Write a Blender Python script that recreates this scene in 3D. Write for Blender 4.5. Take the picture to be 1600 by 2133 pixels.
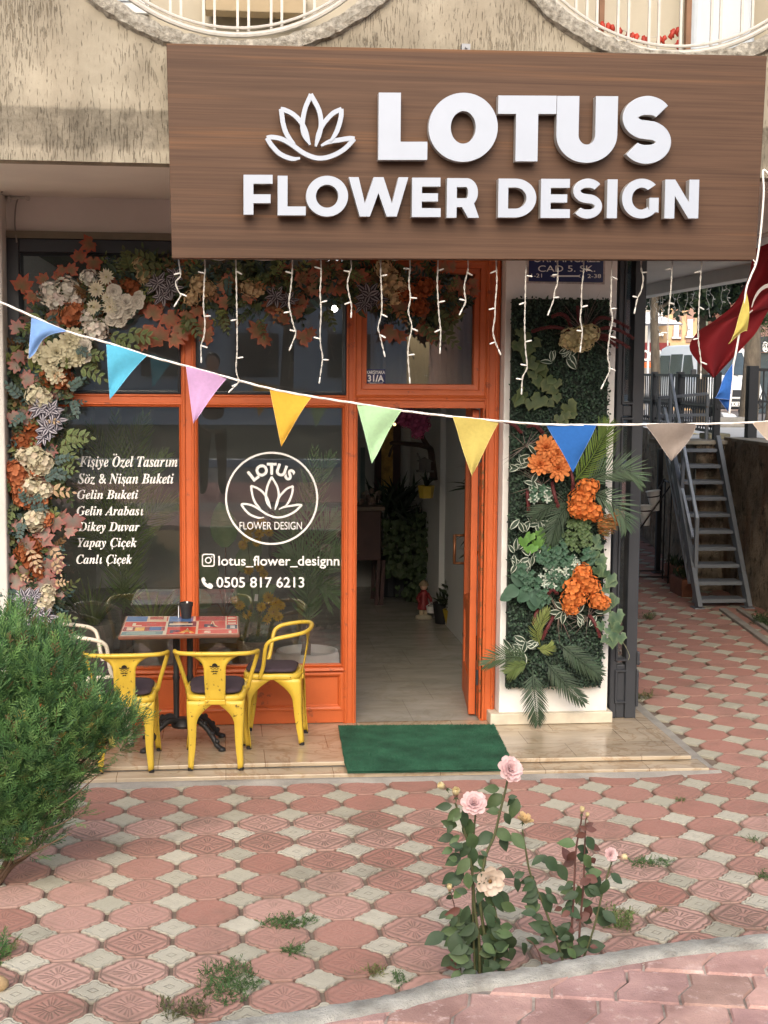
import bpy, bmesh, math, random
from mathutils import Vector, Matrix, Euler
rad = math.radians
sc = bpy.context.scene
col = sc.collection
for o in list(bpy.data.objects):
    bpy.data.objects.remove(o)
V = Vector
RND = random.Random(11)

# ---------------------------------------------------------------- camera
F_PX, YAW, PITCH, ROLL = 2982.56, 0.11341, 0.0989, 0.00822
CAM = V((-0.86866, -9.13412, 2.29388))
_f = V((math.sin(YAW) * math.cos(PITCH), math.cos(YAW) * math.cos(PITCH), -math.sin(PITCH)))
_r = V((math.cos(YAW), -math.sin(YAW), 0))
_u = _r.cross(_f)
_r, _u = math.cos(ROLL) * _r + math.sin(ROLL) * _u, -math.sin(ROLL) * _r + math.cos(ROLL) * _u
cd = bpy.data.cameras.new('camera')
cam = bpy.data.objects.new('camera', cd)
col.objects.link(cam)
cd.sensor_fit = 'VERTICAL'
cd.sensor_height = 36
cd.lens = 36 * F_PX / 2133
cd.clip_start = 0.05
cd.clip_end = 3000
m = Matrix((_r, _u, -_f)).transposed().to_4x4()
m.translation = CAM
cam.matrix_world = m
sc.camera = cam

# ---------------------------------------------------------------- light
SUN_EL, SUN_AZ = rad(34), rad(190)          # azimuth from +Y clockwise: behind the camera, to the left
world = bpy.data.worlds.new('World')
sc.world = world
world.use_nodes = True
wn = world.node_tree.nodes
sky = wn.new('ShaderNodeTexSky')
sky.sky_type = 'NISHITA'
sky.sun_disc = False
sky.sun_elevation = SUN_EL
sky.sun_rotation = SUN_AZ
sky.air_density = 1.0
sky.dust_density = 4.5
sky.ozone_density = 0.7
bg = wn['Background']
bg.inputs[1].default_value = 0.15
world.node_tree.links.new(sky.outputs[0], bg.inputs[0])
ld = bpy.data.lights.new('sun', 'SUN')
ld.energy = 0.7
ld.angle = rad(60)
ld.color = (1.0, 0.99, 0.965)
sun = bpy.data.objects.new('sun', ld)
col.objects.link(sun)
sd = V((math.sin(SUN_AZ) * math.cos(SUN_EL), math.cos(SUN_AZ) * math.cos(SUN_EL), math.sin(SUN_EL)))
sun.rotation_euler = sd.to_track_quat('Z', 'Y').to_euler()
sun.location = (0, -6, 14)
sc.view_settings.view_transform = 'Standard'
sc.view_settings.look = 'None'
sc.view_settings.gamma = 1
sc.view_settings.exposure = 0.85
sc.render.engine = 'CYCLES'
sc.cycles.use_denoising = True
sc.cycles.max_bounces = 8
sc.cycles.transparent_max_bounces = 16
sc.cycles.caustics_reflective = False
sc.cycles.caustics_refractive = False
sc.cycles.sample_clamp_indirect = 4

# ---------------------------------------------------------------- placing helpers
def ray(px, py):
    return _r * ((px - 800) / F_PX) + _u * ((1066.5 - py) / F_PX) + _f
def PY(px, py, Y=0.0):                      # photo position seen on the upright plane y = Y
    d = ray(px, py)
    return CAM + d * ((Y - CAM.y) / d.y)
def PZ(px, py, z=0.0):                      # photo position seen on the level plane z
    d = ray(px, py)
    return CAM + d * ((z - CAM.z) / d.z)
def GZ(x, y):                               # forecourt slopes gently up, away from the kerb
    return -0.07 + 0.00484 * (x + 0.87) + 0.01183 * (y + 1.387)
def PG(px, py):
    d = ray(px, py)
    t = (-0.07 + 0.00484 * (CAM.x + 0.87) + 0.01183 * (CAM.y + 1.387) - CAM.z) / (d.z - 0.00484 * d.x - 0.01183 * d.y)
    return CAM + d * t

# ---------------------------------------------------------------- materials
def lin(r, g, b):
    return tuple(((c / 255) / 12.92 if c / 255 <= 0.04045 else ((c / 255 + 0.055) / 1.055) ** 2.4) for c in (r, g, b))
MATS = {}
def nd(nt, typ, **kw):
    n = nt.nodes.new(typ)
    for k, v in kw.items():
        if k.startswith('i_'):
            n.inputs[k[2:].replace('_', ' ')].default_value = v
        else:
            setattr(n, k, v)
    return n
def mat(name, c=(0.5, 0.5, 0.5), rough=0.6, var=0.12, scale=6.0, bump=0.0, bscale=60.0, metal=0.0, spec=0.5,
        stretch=(1, 1, 1), tint=False, c2=None, trans=0.0, det=4.0, dist=0.004, coat=0.0, emit=0.0):
    if name in MATS:
        return MATS[name]
    mt = bpy.data.materials.new(name)
    mt.use_nodes = True
    nt = mt.node_tree
    L = nt.links.new
    b = nt.nodes['Principled BSDF']
    b.inputs['Roughness'].default_value = rough
    b.inputs['Metallic'].default_value = metal
    b.inputs['Specular IOR Level'].default_value = spec
    b.inputs['Coat Weight'].default_value = coat
    tc = nd(nt, 'ShaderNodeTexCoord')
    mp = nd(nt, 'ShaderNodeMapping')
    mp.inputs['Scale'].default_value = stretch
    L(tc.outputs['Object'], mp.inputs['Vector'])
    nz = nd(nt, 'ShaderNodeTexNoise', i_Scale=scale, i_Detail=det, i_Roughness=0.6)
    L(mp.outputs[0], nz.inputs['Vector'])
    rp = nd(nt, 'ShaderNodeValToRGB')
    rp.color_ramp.elements[0].position = 0.3
    rp.color_ramp.elements[1].position = 0.7
    L(nz.outputs['Fac'], rp.inputs['Fac'])
    lo = tuple(x * (1 - var) for x in c)
    hi = tuple(min(1, x * (1 + var)) for x in (c2 or c))
    if tint:
        lo, hi = (1 - var,) * 3, (min(1.0 + var, 1.3),) * 3
    rp.color_ramp.elements[0].color = (*lo, 1)
    rp.color_ramp.elements[1].color = (*hi, 1)
    if tint:
        at = nd(nt, 'ShaderNodeAttribute', attribute_name='tint')
        mx = nd(nt, 'ShaderNodeMix', data_type='RGBA', blend_type='MULTIPLY')
        mx.inputs['Factor'].default_value = 1
        L(at.outputs['Color'], mx.inputs[6])
        L(rp.outputs['Color'], mx.inputs[7])
        cout = mx.outputs[2]
    else:
        cout = rp.outputs['Color']
    L(cout, b.inputs['Base Color'])
    if bump:
        n2 = nd(nt, 'ShaderNodeTexNoise', i_Scale=bscale, i_Detail=5.0, i_Roughness=0.65)
        L(mp.outputs[0], n2.inputs['Vector'])
        bp = nd(nt, 'ShaderNodeBump', i_Strength=bump, i_Distance=dist)
        L(n2.outputs['Fac'], bp.inputs['Height'])
        L(bp.outputs[0], b.inputs['Normal'])
    if trans:
        out = nt.nodes['Material Output']
        tr = nd(nt, 'ShaderNodeBsdfTranslucent')
        L(cout, tr.inputs['Color'])
        ms = nd(nt, 'ShaderNodeMixShader')
        ms.inputs[0].default_value = trans
        L(b.outputs[0], ms.inputs[1])
        L(tr.outputs[0], ms.inputs[2])
        L(ms.outputs[0], out.inputs['Surface'])
    if emit:
        b.inputs['Emission Color'].default_value = (*c, 1)
        b.inputs['Emission Strength'].default_value = emit
    MATS[name] = mt
    return mt

# ---------------------------------------------------------------- mesh building helpers
class MB:
    def __init__(s):
        s.v, s.f, s.c, s.k, s.mi = [], [], [], (1, 1, 1), []
        s.m = 0
    def add(s, vs, fs, k=None):
        n = len(s.v)
        s.v.extend(tuple(p) for p in vs)
        if k and isinstance(k[0], (tuple, list)):
            s.c.extend(k)
        else:
            s.c.extend([k or s.k] * len(vs))
        s.f.extend(tuple(i + n for i in f) for f in fs)
        s.mi.extend([s.m] * len(fs))
        return s
    def box(s, a, b, k=None):
        x0, y0, z0 = (min(a[i], b[i]) for i in range(3))
        x1, y1, z1 = (max(a[i], b[i]) for i in range(3))
        return s.add([(x0, y0, z0), (x1, y0, z0), (x1, y1, z0), (x0, y1, z0), (x0, y0, z1), (x1, y0, z1), (x1, y1, z1), (x0, y1, z1)],
                     [(0, 3, 2, 1), (4, 5, 6, 7), (0, 1, 5, 4), (1, 2, 6, 5), (2, 3, 7, 6), (3, 0, 4, 7)], k)
    def bar(s, a, b, w, h, up=(0, 0, 1), k=None):       # square bar from a to b
        a, b = V(a), V(b)
        d = (b - a).normalized()
        sd_ = d.cross(V(up))
        if sd_.length < 1e-4:
            sd_ = V((1, 0, 0))
        sd_.normalize()
        up2 = sd_.cross(d)
        vs = []
        for p in (a, b):
            for i, j in ((-1, -1), (1, -1), (1, 1), (-1, 1)):
                vs.append(p + sd_ * (i * w / 2) + up2 * (j * h / 2))
        return s.add(vs, [(0, 1, 2, 3), (7, 6, 5, 4), (0, 4, 5, 1), (1, 5, 6, 2), (2, 6, 7, 3), (3, 7, 4, 0)], k)
    def tube(s, pts, r, n=8, closed=False, k=None, cap=True):
        pts = [V(p) for p in pts]
        N = len(pts)
        rs = r if isinstance(r, (list, tuple)) else [r] * N
        vs, fs = [], []
        ref = None
        for i, p in enumerate(pts):
            a = pts[(i - 1) % N] if (closed or i > 0) else p
            b = pts[(i + 1) % N] if (closed or i < N - 1) else p
            t = (b - a)
            if t.length < 1e-9:
                t = V((0, 0, 1))
            t.normalize()
            if ref is None:
                ref = t.orthogonal().normalized()
            ref = (ref - t * ref.dot(t))
            if ref.length < 1e-6:
                ref = t.orthogonal()
            ref.normalize()
            bi = t.cross(ref)
            for j in range(n):
                an = 2 * math.pi * j / n
                vs.append(p + (ref * math.cos(an) + bi * math.sin(an)) * rs[i])
        M_ = N if closed else N - 1
        for i in range(M_):
            for j in range(n):
                a, b = i * n + j, i * n + (j + 1) % n
                c, d = ((i + 1) % N) * n + (j + 1) % n, ((i + 1) % N) * n + j
                fs.append((a, b, c, d))
        if cap and not closed:
            fs.append(tuple(reversed(range(n))))
            fs.append(tuple(range((N - 1) * n, N * n)))
        return s.add(vs, fs, k)
    def lathe(s, prof, n=24, c=(0, 0, 0), k=None, ax=None):   # prof: (radius, height)
        c = V(c)
        q = V((0, 0, 1)).rotation_difference(V(ax)).to_matrix() if ax else Matrix.Identity(3)
        vs, fs = [], []
        for (r, h) in prof:
            for j in range(n):
                an = 2 * math.pi * j / n
                vs.append(c + q @ V((r * math.cos(an), r * math.sin(an), h)))
        for i in range(len(prof) - 1):
            for j in range(n):
                fs.append((i * n + j, i * n + (j + 1) % n, (i + 1) * n + (j + 1) % n, (i + 1) * n + j))
        if prof[0][0] > 1e-5:
            fs.append(tuple(reversed(range(n))))
        if prof[-1][0] > 1e-5:
            fs.append(tuple(range((len(prof) - 1) * n, len(prof) * n)))
        return s.add(vs, fs, k)
    def sphere(s, c, r, n=10, k=None, sc_=(1, 1, 1)):
        c = V(c)
        vs, fs = [], []
        m_ = n // 2
        for i in range(m_ + 1):
            th = math.pi * i / m_
            for j in range(n):
                an = 2 * math.pi * j / n
                vs.append(c + V((r * sc_[0] * math.sin(th) * math.cos(an), r * sc_[1] * math.sin(th) * math.sin(an), r * sc_[2] * math.cos(th))))
        for i in range(m_):
            for j in range(n):
                fs.append((i * n + j, (i + 1) * n + j, (i + 1) * n + (j + 1) % n, i * n + (j + 1) % n))
        return s.add(vs, fs, k)
    def prism(s, poly, d, k=None):            # poly: 3-D points, d: extrusion vector
        n = len(poly)
        d = V(d)
        vs = [V(p) for p in poly] + [V(p) + d for p in poly]
        fs = [tuple(range(n)), tuple(reversed(range(n, 2 * n)))]
        for i in range(n):
            fs.append((i, i + n, (i + 1) % n + n, (i + 1) % n))
        return s.add(vs, fs, k)
    def sweep_rect(s, x0, x1, z0, z1, prof, k=None):   # mitred frame in the xz plane; prof: (inset, y)
        vs, fs = [], []
        for (a, y) in prof:
            vs += [(x0 + a, y, z0 + a), (x1 - a, y, z0 + a), (x1 - a, y, z1 - a), (x0 + a, y, z1 - a)]
        n = len(prof)
        for i in range(n - 1):
            for j in range(4):
                fs.append((i * 4 + j, i * 4 + (j + 1) % 4, (i + 1) * 4 + (j + 1) % 4, (i + 1) * 4 + j))
        return s.add(vs, fs, k)
    def build(s, name, mt, parent=None, smooth=False, bevel=0.0, local=False, solid=0.0, sub=0, bseg=2):
        me = bpy.data.meshes.new(name)
        me.from_pydata(s.v, [], s.f)
        me.validate(clean_customdata=False)
        at = me.attributes.new('tint', 'FLOAT_COLOR', 'POINT')
        at.data.foreach_set('color', [x for c in s.c for x in (c[0], c[1], c[2], 1.0)])
        mts = mt if isinstance(mt, (list, tuple)) else [mt]
        for q in mts:
            me.materials.append(q)
        if len(mts) > 1:
            me.polygons.foreach_set('material_index', s.mi)
        bm = bmesh.new()
        bm.from_mesh(me)
        bmesh.ops.recalc_face_normals(bm, faces=bm.faces)
        bm.to_mesh(me)
        bm.free()
        if smooth:
            me.polygons.foreach_set('use_smooth', [True] * len(me.polygons))
            if smooth == 'auto':
                try:
                    me.set_sharp_from_angle(angle=rad(35))
                except Exception:
                    pass
        o = bpy.data.objects.new(name, me)
        col.objects.link(o)
        if parent:
            o.parent = parent
            if not local:
                r = parent
                off = V((0, 0, 0))
                while r:
                    off += r.location
                    r = r.parent
                o.location = -off
        if solid:
            md = o.modifiers.new('solid', 'SOLIDIFY')
            md.thickness = solid
            md.offset = 0
        if bevel:
            md = o.modifiers.new('bevel', 'BEVEL')
            md.width = bevel
            md.segments = bseg
            md.limit_method = 'ANGLE'
            md.angle_limit = rad(40)
        if sub:
            md = o.modifiers.new('sub', 'SUBSURF')
            md.levels = md.render_levels = sub
        return o

def tag(o, label=None, cat=None, group=None, kind=None):
    if label: o['label'] = label
    if cat: o['category'] = cat
    if group: o['group'] = group
    if kind: o['kind'] = kind
    return o
def thing(name, label, cat, loc=(0, 0, 0), group=None, rz=0.0):
    o = bpy.data.objects.new(name, None)
    o.empty_display_size = 0.1
    o.location = loc
    o.rotation_euler = (0, 0, rz)
    col.objects.link(o)
    return tag(o, label, cat, group)
def copy_tree(o, parent=None):
    c = o.copy()
    col.objects.link(c)
    c.parent = parent
    for ch in [x for x in bpy.data.objects if x.parent == o]:
        copy_tree(ch, c)
    return c
def spl(pts, n=6):                          # Catmull-Rom through points
    pts = [V(p) for p in pts]
    P = [pts[0] * 2 - pts[1]] + pts + [pts[-1] * 2 - pts[-2]]
    out = []
    for i in range(1, len(P) - 2):
        p0, p1, p2, p3 = P[i - 1:i + 3]
        for j in range(n):
            t = j / n
            out.append(0.5 * ((2 * p1) + (p2 - p0) * t + (2 * p0 - 5 * p1 + 4 * p2 - p3) * t * t + (3 * p1 - p0 - 3 * p2 + p3) * t ** 3))
    out.append(pts[-1])
    return out
def frame(d, n):                            # x: width, y: along d, z: facing n
    d = V(d).normalized()
    n = V(n)
    x = d.cross(n)
    if x.length < 1e-5:
        x = d.orthogonal()
    x.normalize()
    z = x.cross(d)
    return Matrix((x, d, z)).transposed()
def rv(s=1.0, r=RND):
    return V((r.uniform(-s, s), r.uniform(-s, s), r.uniform(-s, s)))
def kv(c, a=0.15, r=RND):
    t = 1 + r.uniform(-a, a)
    return tuple(max(0, x * t * (1 + r.uniform(-a, a) * 0.35)) for x in c)

# ---------------------------------------------------------------- leaves and flowers (each adds faces to an MB)
def leaf(mb, p, d, n, L, W, k, k2=None, bend=0.25, fold=0.15, rows=5, pw=0.9, tip=1.0):
    M_ = frame(d, n)
    p = V(p)
    vs, fs, ks = [], [], []
    k2 = k2 or k
    for i in range(rows):
        t = i / (rows - 1)
        w = W * 0.5 * (math.sin(math.pi * min(1, (t * 0.96 + 0.02)) ** pw) ** tip)
        w = max(w, W * 0.02)
        y, z = L * t, -bend * L * t * t
        vs += [p + M_ @ V((-w, y, z + fold * w)), p + M_ @ V((0, y, z)), p + M_ @ V((w, y, z + fold * w))]
        ks += [k2, k, k2]
    for i in range(rows - 1):
        a = i * 3
        fs += [(a, a + 1, a + 4, a + 3), (a + 1, a + 2, a + 5, a + 4)]
    mb.add(vs, fs, ks)
MAPLE = [(-90, .2), (-65, .5), (-40, .62), (-30, .54), (-14, .70), (0, .95), (12, .74), (24, .60), (34, .78), (46, .84), (51, 1.06), (60, .84), (70, .70), (80, .92), (90, 1.18)]
MAPLE = MAPLE + [(180 - a, r) for a, r in reversed(MAPLE[:-1])]
IVY = [(-90, .1), (-60, .55), (-25, .72), (0, .62), (22, .8), (35, .66), (60, .7), (75, .78), (90, 1.05)]
IVY = IVY + [(180 - a, r) for a, r in reversed(IVY[:-1])]
def lobed(mb, p, d, n, S, kc, ke, out=MAPLE, cup=0.15, j=0.06):
    M_ = frame(d, n)
    p = V(p)
    vs, ks = [p], [kc]
    tw = RND.uniform(-cup, cup)
    for s_ in (0.55, 1.0):
        for a, r in out:
            r2 = r * S * (1 + RND.uniform(-j, j)) * (s_ if s_ == 1 else (0.62 if r > 0.6 else 0.72))
            x, y = r2 * math.cos(rad(a)), r2 * math.sin(rad(a))
            vs.append(p + M_ @ V((x, y, -cup * (x * x + y * y) / S * 1.0 + tw * x)))
            ks.append(ke if s_ == 1 else tuple(0.6 * a_ + 0.4 * b_ for a_, b_ in zip(kc, ke)))
    n_ = len(out)
    fs = []
    for i in range(n_):
        q = (i + 1) % n_
        fs += [(0, 1 + i, 1 + q), (1 + i, 1 + n_ + i, 1 + n_ + q, 1 + q)]
    mb.add(vs, fs, ks)
def petal(mb, p, d, n, L, W, k, k2=None, cup=0.3, bend=0.1):   # broad, cupped, rounded at the tip
    M_ = frame(d, n)
    p = V(p)
    vs, fs, ks = [], [], []
    prof = [(0, .25), (.3, .75), (.65, 1.0), (.9, .8), (1, .42)]
    for t, w in prof:
        for u in (-1, -.45, .45, 1):
            x = u * w * W * .5
            vs.append(p + M_ @ V((x, L * t, cup * W * (u * u) * .5 + bend * L * t * t)))
            ks.append(k2 if (k2 and t > .6) else k)
    for i in range(len(prof) - 1):
        for j in range(3):
            a = i * 4 + j
            fs.append((a, a + 1, a + 5, a + 4))
    mb.add(vs, fs, ks)
def rosette(mb, p, n, S, k, rings=((10, 1.0, .15), (8, .75, .5), (6, .5, .9), (4, .3, 1.3)), w=.62, k2=None, cup=.35):
    n = V(n).normalized()
    a0 = n.orthogonal().normalized()
    b0 = n.cross(a0)
    for q, (cnt, L, lift) in enumerate(rings):
        ph = RND.uniform(0, 6)
        for i in range(cnt):
            an = ph + 2 * math.pi * i / cnt + RND.uniform(-.1, .1)
            o = a0 * math.cos(an) + b0 * math.sin(an)
            d = (o * math.cos(lift) + n * math.sin(lift))
            petal(mb, V(p) + o * S * .04 + n * S * .02 * q, d, n * math.cos(lift) - o * math.sin(lift), S * L * RND.uniform(.92, 1.06), S * L * w, kv(tuple(x * .72 for x in k), .07), k2 or k, cup)  # darker bases: shading painted into the petals, besides their own deeper base tone
def daisy(mb, p, n, S, k, kc):              # many narrow petals
    n = V(n).normalized()
    a0 = n.orthogonal().normalized()
    b0 = n.cross(a0)
    for q, (cnt, L, lift) in enumerate(((16, 1, .1), (14, .85, .35), (12, .65, .65), (9, .42, 1.0))):
        for i in range(cnt):
            an = 2 * math.pi * (i + .5 * q) / cnt + RND.uniform(-.1, .1)
            o = a0 * math.cos(an) + b0 * math.sin(an)
            d = o * math.cos(lift) + n * math.sin(lift)
            leaf(mb, V(p) + n * S * .03 * q, d, n * math.cos(lift) - o * math.sin(lift), S * L, S * L * .3, kv(k, .08), None, -.15, .3, 4)
    mb.sphere(V(p) + n * S * .2, S * .14, 8, kc)
def hydrangea(mb, p, n, S, k, cnt=38, fl=.36, flat=.75):
    n = V(n).normalized()
    q = V((0, 0, 1)).rotation_difference(n).to_matrix()
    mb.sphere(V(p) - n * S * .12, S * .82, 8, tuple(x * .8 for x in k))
    for i in range(cnt):
        z = 1 - 1.15 * (i + .5) / cnt
        an = i * 2.39996
        r = math.sqrt(max(0, 1 - z * z))
        o = q @ V((r * math.cos(an), r * math.sin(an), z * flat))
        c = V(p) + o * S * RND.uniform(.85, 1.05)
        nn = (o + rv(.42)).normalized()
        a0 = nn.orthogonal().normalized()
        b0 = nn.cross(a0)
        kk = kv(k, .12)
        ph = RND.uniform(0, 6)
        for j in range(4):
            t = ph + j * math.pi / 2
            d = a0 * math.cos(t) + b0 * math.sin(t)
            petal(mb, c, (d + nn * .25).normalized(), nn, S * fl * .62, S * fl * .62, kk, tuple(x * 1.06 for x in kk), .25, .05)
def zebra(mb, p, n, S, cnt=9, k=(.055, .05, .075), kw=(.52, .50, .55)):   # striped wandering-jew rosette
    n = V(n).normalized()
    a0 = n.orthogonal().normalized()
    b0 = n.cross(a0)
    for i in range(cnt):
        an = 2.4 * i
        lift = .1 + .9 * (i / cnt)
        o = a0 * math.cos(an) + b0 * math.sin(an)
        d = o * math.cos(lift) + n * math.sin(lift)
        M_ = frame(d, n * math.cos(lift) - o * math.sin(lift))
        L, W = S * (1 - .35 * i / cnt), S * .42
        vs, fs, ks = [], [], []
        for r_ in range(6):
            t = r_ / 5
            w = W * .5 * max(.04, math.sin(math.pi * (t * .95 + .03)) ** .9)
            for u, kk in ((-1, k), (-.72, k), (-.6, kw), (-.3, kw), (-.2, k), (.2, k), (.3, kw), (.6, kw), (.72, k), (1, k)):
                vs.append(V(p) + M_ @ V((u * w, L * t, .2 * abs(u) * w - .25 * L * t * t)))
                ks.append(kk)
        for r_ in range(5):
            for j in range(9):
                a = r_ * 10 + j
                fs.append((a, a + 1, a + 11, a + 10))
        mb.add(vs, fs, ks)
def frond(mb, pts, L, k, cnt=24, w=.012, ang=48, droop=.25, rk=None, nrm=(0, -1, 0), tipL=.35):   # feather palm leaf
    c = spl(pts, 8)
    N = len(c)
    mb.tube(c, [.006 * (1 - .8 * i / N) for i in range(N)], 5, k=rk or k)
    nrm = V(nrm)
    for i in range(cnt):
        t = .12 + .88 * i / (cnt - 1)
        x = t * (N - 1)
        a = min(int(x), N - 2)
        p = c[a].lerp(c[a + 1], x - a)
        d = (c[a + 1] - c[a]).normalized()
        sd_ = d.cross(nrm).normalized()
        ll = L * (math.sin(math.pi * min(1, t * .86 + .1)) ** .7) * RND.uniform(.9, 1.08)
        ll = max(ll, L * tipL)
        for s_ in (-1, 1):
            an = rad(ang * (1 - .45 * t)) + RND.uniform(-.06, .06)
            dd = (d * math.cos(an) + sd_ * s_ * math.sin(an) + nrm * RND.uniform(-.05, .15)).normalized()
            leaf(mb, p, dd, nrm + sd_ * s_ * .4, ll, w, kv(k, .18), None, droop * RND.uniform(.5, 1.3), .5, 5, .75)
def spray(mb, p, d, n, L, k, k2, cnt=7, lw=.5, jag=False):      # stem with paired leaves
    p, d, n = V(p), V(d).normalized(), V(n)
    sd_ = d.cross(n).normalized()
    mb.tube([p, p + d * L], .0018, 4, k=(.08, .07, .03))
    for i in range(cnt):
        t = .15 + .85 * i / max(1, cnt - 1)
        for s_ in ((-1, 1) if i < cnt - 1 else (0,)):
            dd = (d * .75 + sd_ * s_ * .9 + n * RND.uniform(-.15, .35)).normalized()
            ll = L * .38 * (1 - .35 * t) * RND.uniform(.8, 1.15)
            leaf(mb, p + d * L * t, dd, n + rv(.3), ll, ll * lw, kv(k, .2), kv(k2, .2), RND.uniform(0, .4), .2, 4)
# ================================================================ ground
def structure(o, label=None, cat=None):
    o['kind'] = 'structure'
    return tag(o, label, cat)
M_dirt = mat('mortar', lin(118, 104, 92), .95, .3, 14, .5, 120)
mb = MB()
for (x0, x1, y0, y1) in ((-7, 4.7, -4.25, 0.02), (1.7, 5.2, 0.02, 13)):
    vs = [(x, y, GZ(x, y) - .011) for x, y in ((x0, y0), (x1, y0), (x1, y1), (x0, y1))]
    mb.add(vs, [(0, 1, 2, 3)])
structure(mb.build('forecourt_ground', M_dirt))

def paver_mat(name, c, c2, dirt, red):
    mt = bpy.data.materials.new(name)
    mt.use_nodes = True
    nt = mt.node_tree
    L = nt.links.new
    b = nt.nodes['Principled BSDF']
    b.inputs['Roughness'].default_value = .85
    b.inputs['Specular IOR Level'].default_value = .3
    at = nd(nt, 'ShaderNodeAttribute', attribute_name='tint')       # r: 0 centre .. 1 rim, g: random, b: how crisp the relief is
    sp = nd(nt, 'ShaderNodeSeparateColor')
    L(at.outputs['Color'], sp.inputs[0])
    uv = nd(nt, 'ShaderNodeAttribute', attribute_name='tile')
    sx = nd(nt, 'ShaderNodeSeparateXYZ')
    L(uv.outputs['Vector'], sx.inputs[0])
    def M1(op, a, b_=None, c_=None):
        n = nd(nt, 'ShaderNodeMath', operation=op)
        for i, q in enumerate((a, b_, c_)):
            if q is None: continue
            if isinstance(q, (int, float)): n.inputs[i].default_value = q
            else: L(q, n.inputs[i])
        return n.outputs[0]
    ax, ay = M1('ABSOLUTE', sx.outputs[0]), M1('ABSOLUTE', sx.outputs[1])
    dia = M1('ADD', ax, ay)
    def band(v, at_, w):                    # 1 inside a thin band around v == at_
        d = M1('ABSOLUTE', M1('SUBTRACT', v, at_))
        return M1('MAXIMUM', M1('SUBTRACT', 1.0, M1('DIVIDE', d, w)), 0.0)
    e = sp.outputs[0]
    if red:
        ang = M1('ARCTAN2', sx.outputs[0], sx.outputs[1])
        st = M1('POWER', M1('ABSOLUTE', M1('SINE', M1('MULTIPLY', ang, 8.0))), 4.0)
        ri = M1('MULTIPLY', M1('GREATER_THAN', dia, .13), M1('LESS_THAN', dia, .33))
        gro = M1('MAXIMUM', M1('MULTIPLY', st, ri), M1('MAXIMUM', band(dia, .1, .03), M1('MAXIMUM', band(dia, .42, .075), band(e, .92, .05))))
        gro = M1('MAXIMUM', gro, M1('MULTIPLY', band(M1('MINIMUM', ax, ay), 0.0, .018), ri))
    else:
        wv = M1('SINE', M1('MULTIPLY', sx.outputs[0], 190.0))
        wv2 = M1('SINE', M1('MULTIPLY', sx.outputs[1], 190.0))
        we = M1('MULTIPLY', M1('MULTIPLY', M1('ADD', M1('MULTIPLY', wv, wv2), 1.0), .22), M1('LESS_THAN', e, .72))
        gro = M1('MAXIMUM', we, M1('MAXIMUM', band(e, .8, .07), band(dia, .07, .025)))
    gro = M1('MULTIPLY', gro, sp.outputs[2])
    geo = nd(nt, 'ShaderNodeNewGeometry')
    n1 = nd(nt, 'ShaderNodeTexNoise', i_Scale=3.2, i_Detail=6.0, i_Roughness=.65)
    n2 = nd(nt, 'ShaderNodeTexNoise', i_Scale=55.0, i_Detail=5.0, i_Roughness=.75)
    n3 = nd(nt, 'ShaderNodeTexNoise', i_Scale=420.0, i_Detail=3.0)
    for q in (n1, n2, n3): L(geo.outputs['Position'], q.inputs['Vector'])
    rp = nd(nt, 'ShaderNodeMix', data_type='RGBA')
    rp.inputs[6].default_value = (*c, 1)
    rp.inputs[7].default_value = (*c2, 1)
    f = M1('ADD', M1('MULTIPLY', sp.outputs[1], .75), M1('MULTIPLY', M1('SUBTRACT', n2.outputs['Fac'], .5), .9))
    L(f, rp.inputs[0])
    rp.clamp_factor = True
    dm = nd(nt, 'ShaderNodeMix', data_type='RGBA')
    dm.inputs[7].default_value = (*dirt, 1)
    L(rp.outputs[2], dm.inputs[6])
    rim = M1('MAXIMUM', M1('MULTIPLY', M1('SUBTRACT', e, .86), 5.0), 0.0)
    df = M1('ADD', M1('MULTIPLY', gro, .62), M1('MULTIPLY', rim, .7))
    df = M1('ADD', df, M1('MULTIPLY', M1('MAXIMUM', M1('SUBTRACT', n1.outputs['Fac'], .5), 0.0), 2.0))
    df = M1('ADD', df, M1('MULTIPLY', M1('MAXIMUM', M1('SUBTRACT', n2.outputs['Fac'], .56), 0.0), 2.6))
    L(M1('MINIMUM', df, .8), dm.inputs[0])
    L(dm.outputs[2], b.inputs['Base Color'])
    h = M1('ADD', M1('MULTIPLY', gro, -1.0), M1('ADD', M1('MULTIPLY', n2.outputs['Fac'], .5), M1('MULTIPLY', n3.outputs['Fac'], .35)))
    bp = nd(nt, 'ShaderNodeBump', i_Strength=.7, i_Distance=.0035)
    L(h, bp.inputs['Height'])
    L(bp.outputs[0], b.inputs['Normal'])
    return mt
M_pr = paver_mat('paver_red', lin(166, 120, 107), lin(204, 168, 156), lin(108, 94, 82), True)
M_pg = paver_mat('paver_grey', lin(174, 170, 152), lin(216, 211, 194), lin(112, 107, 94), False)

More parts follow.
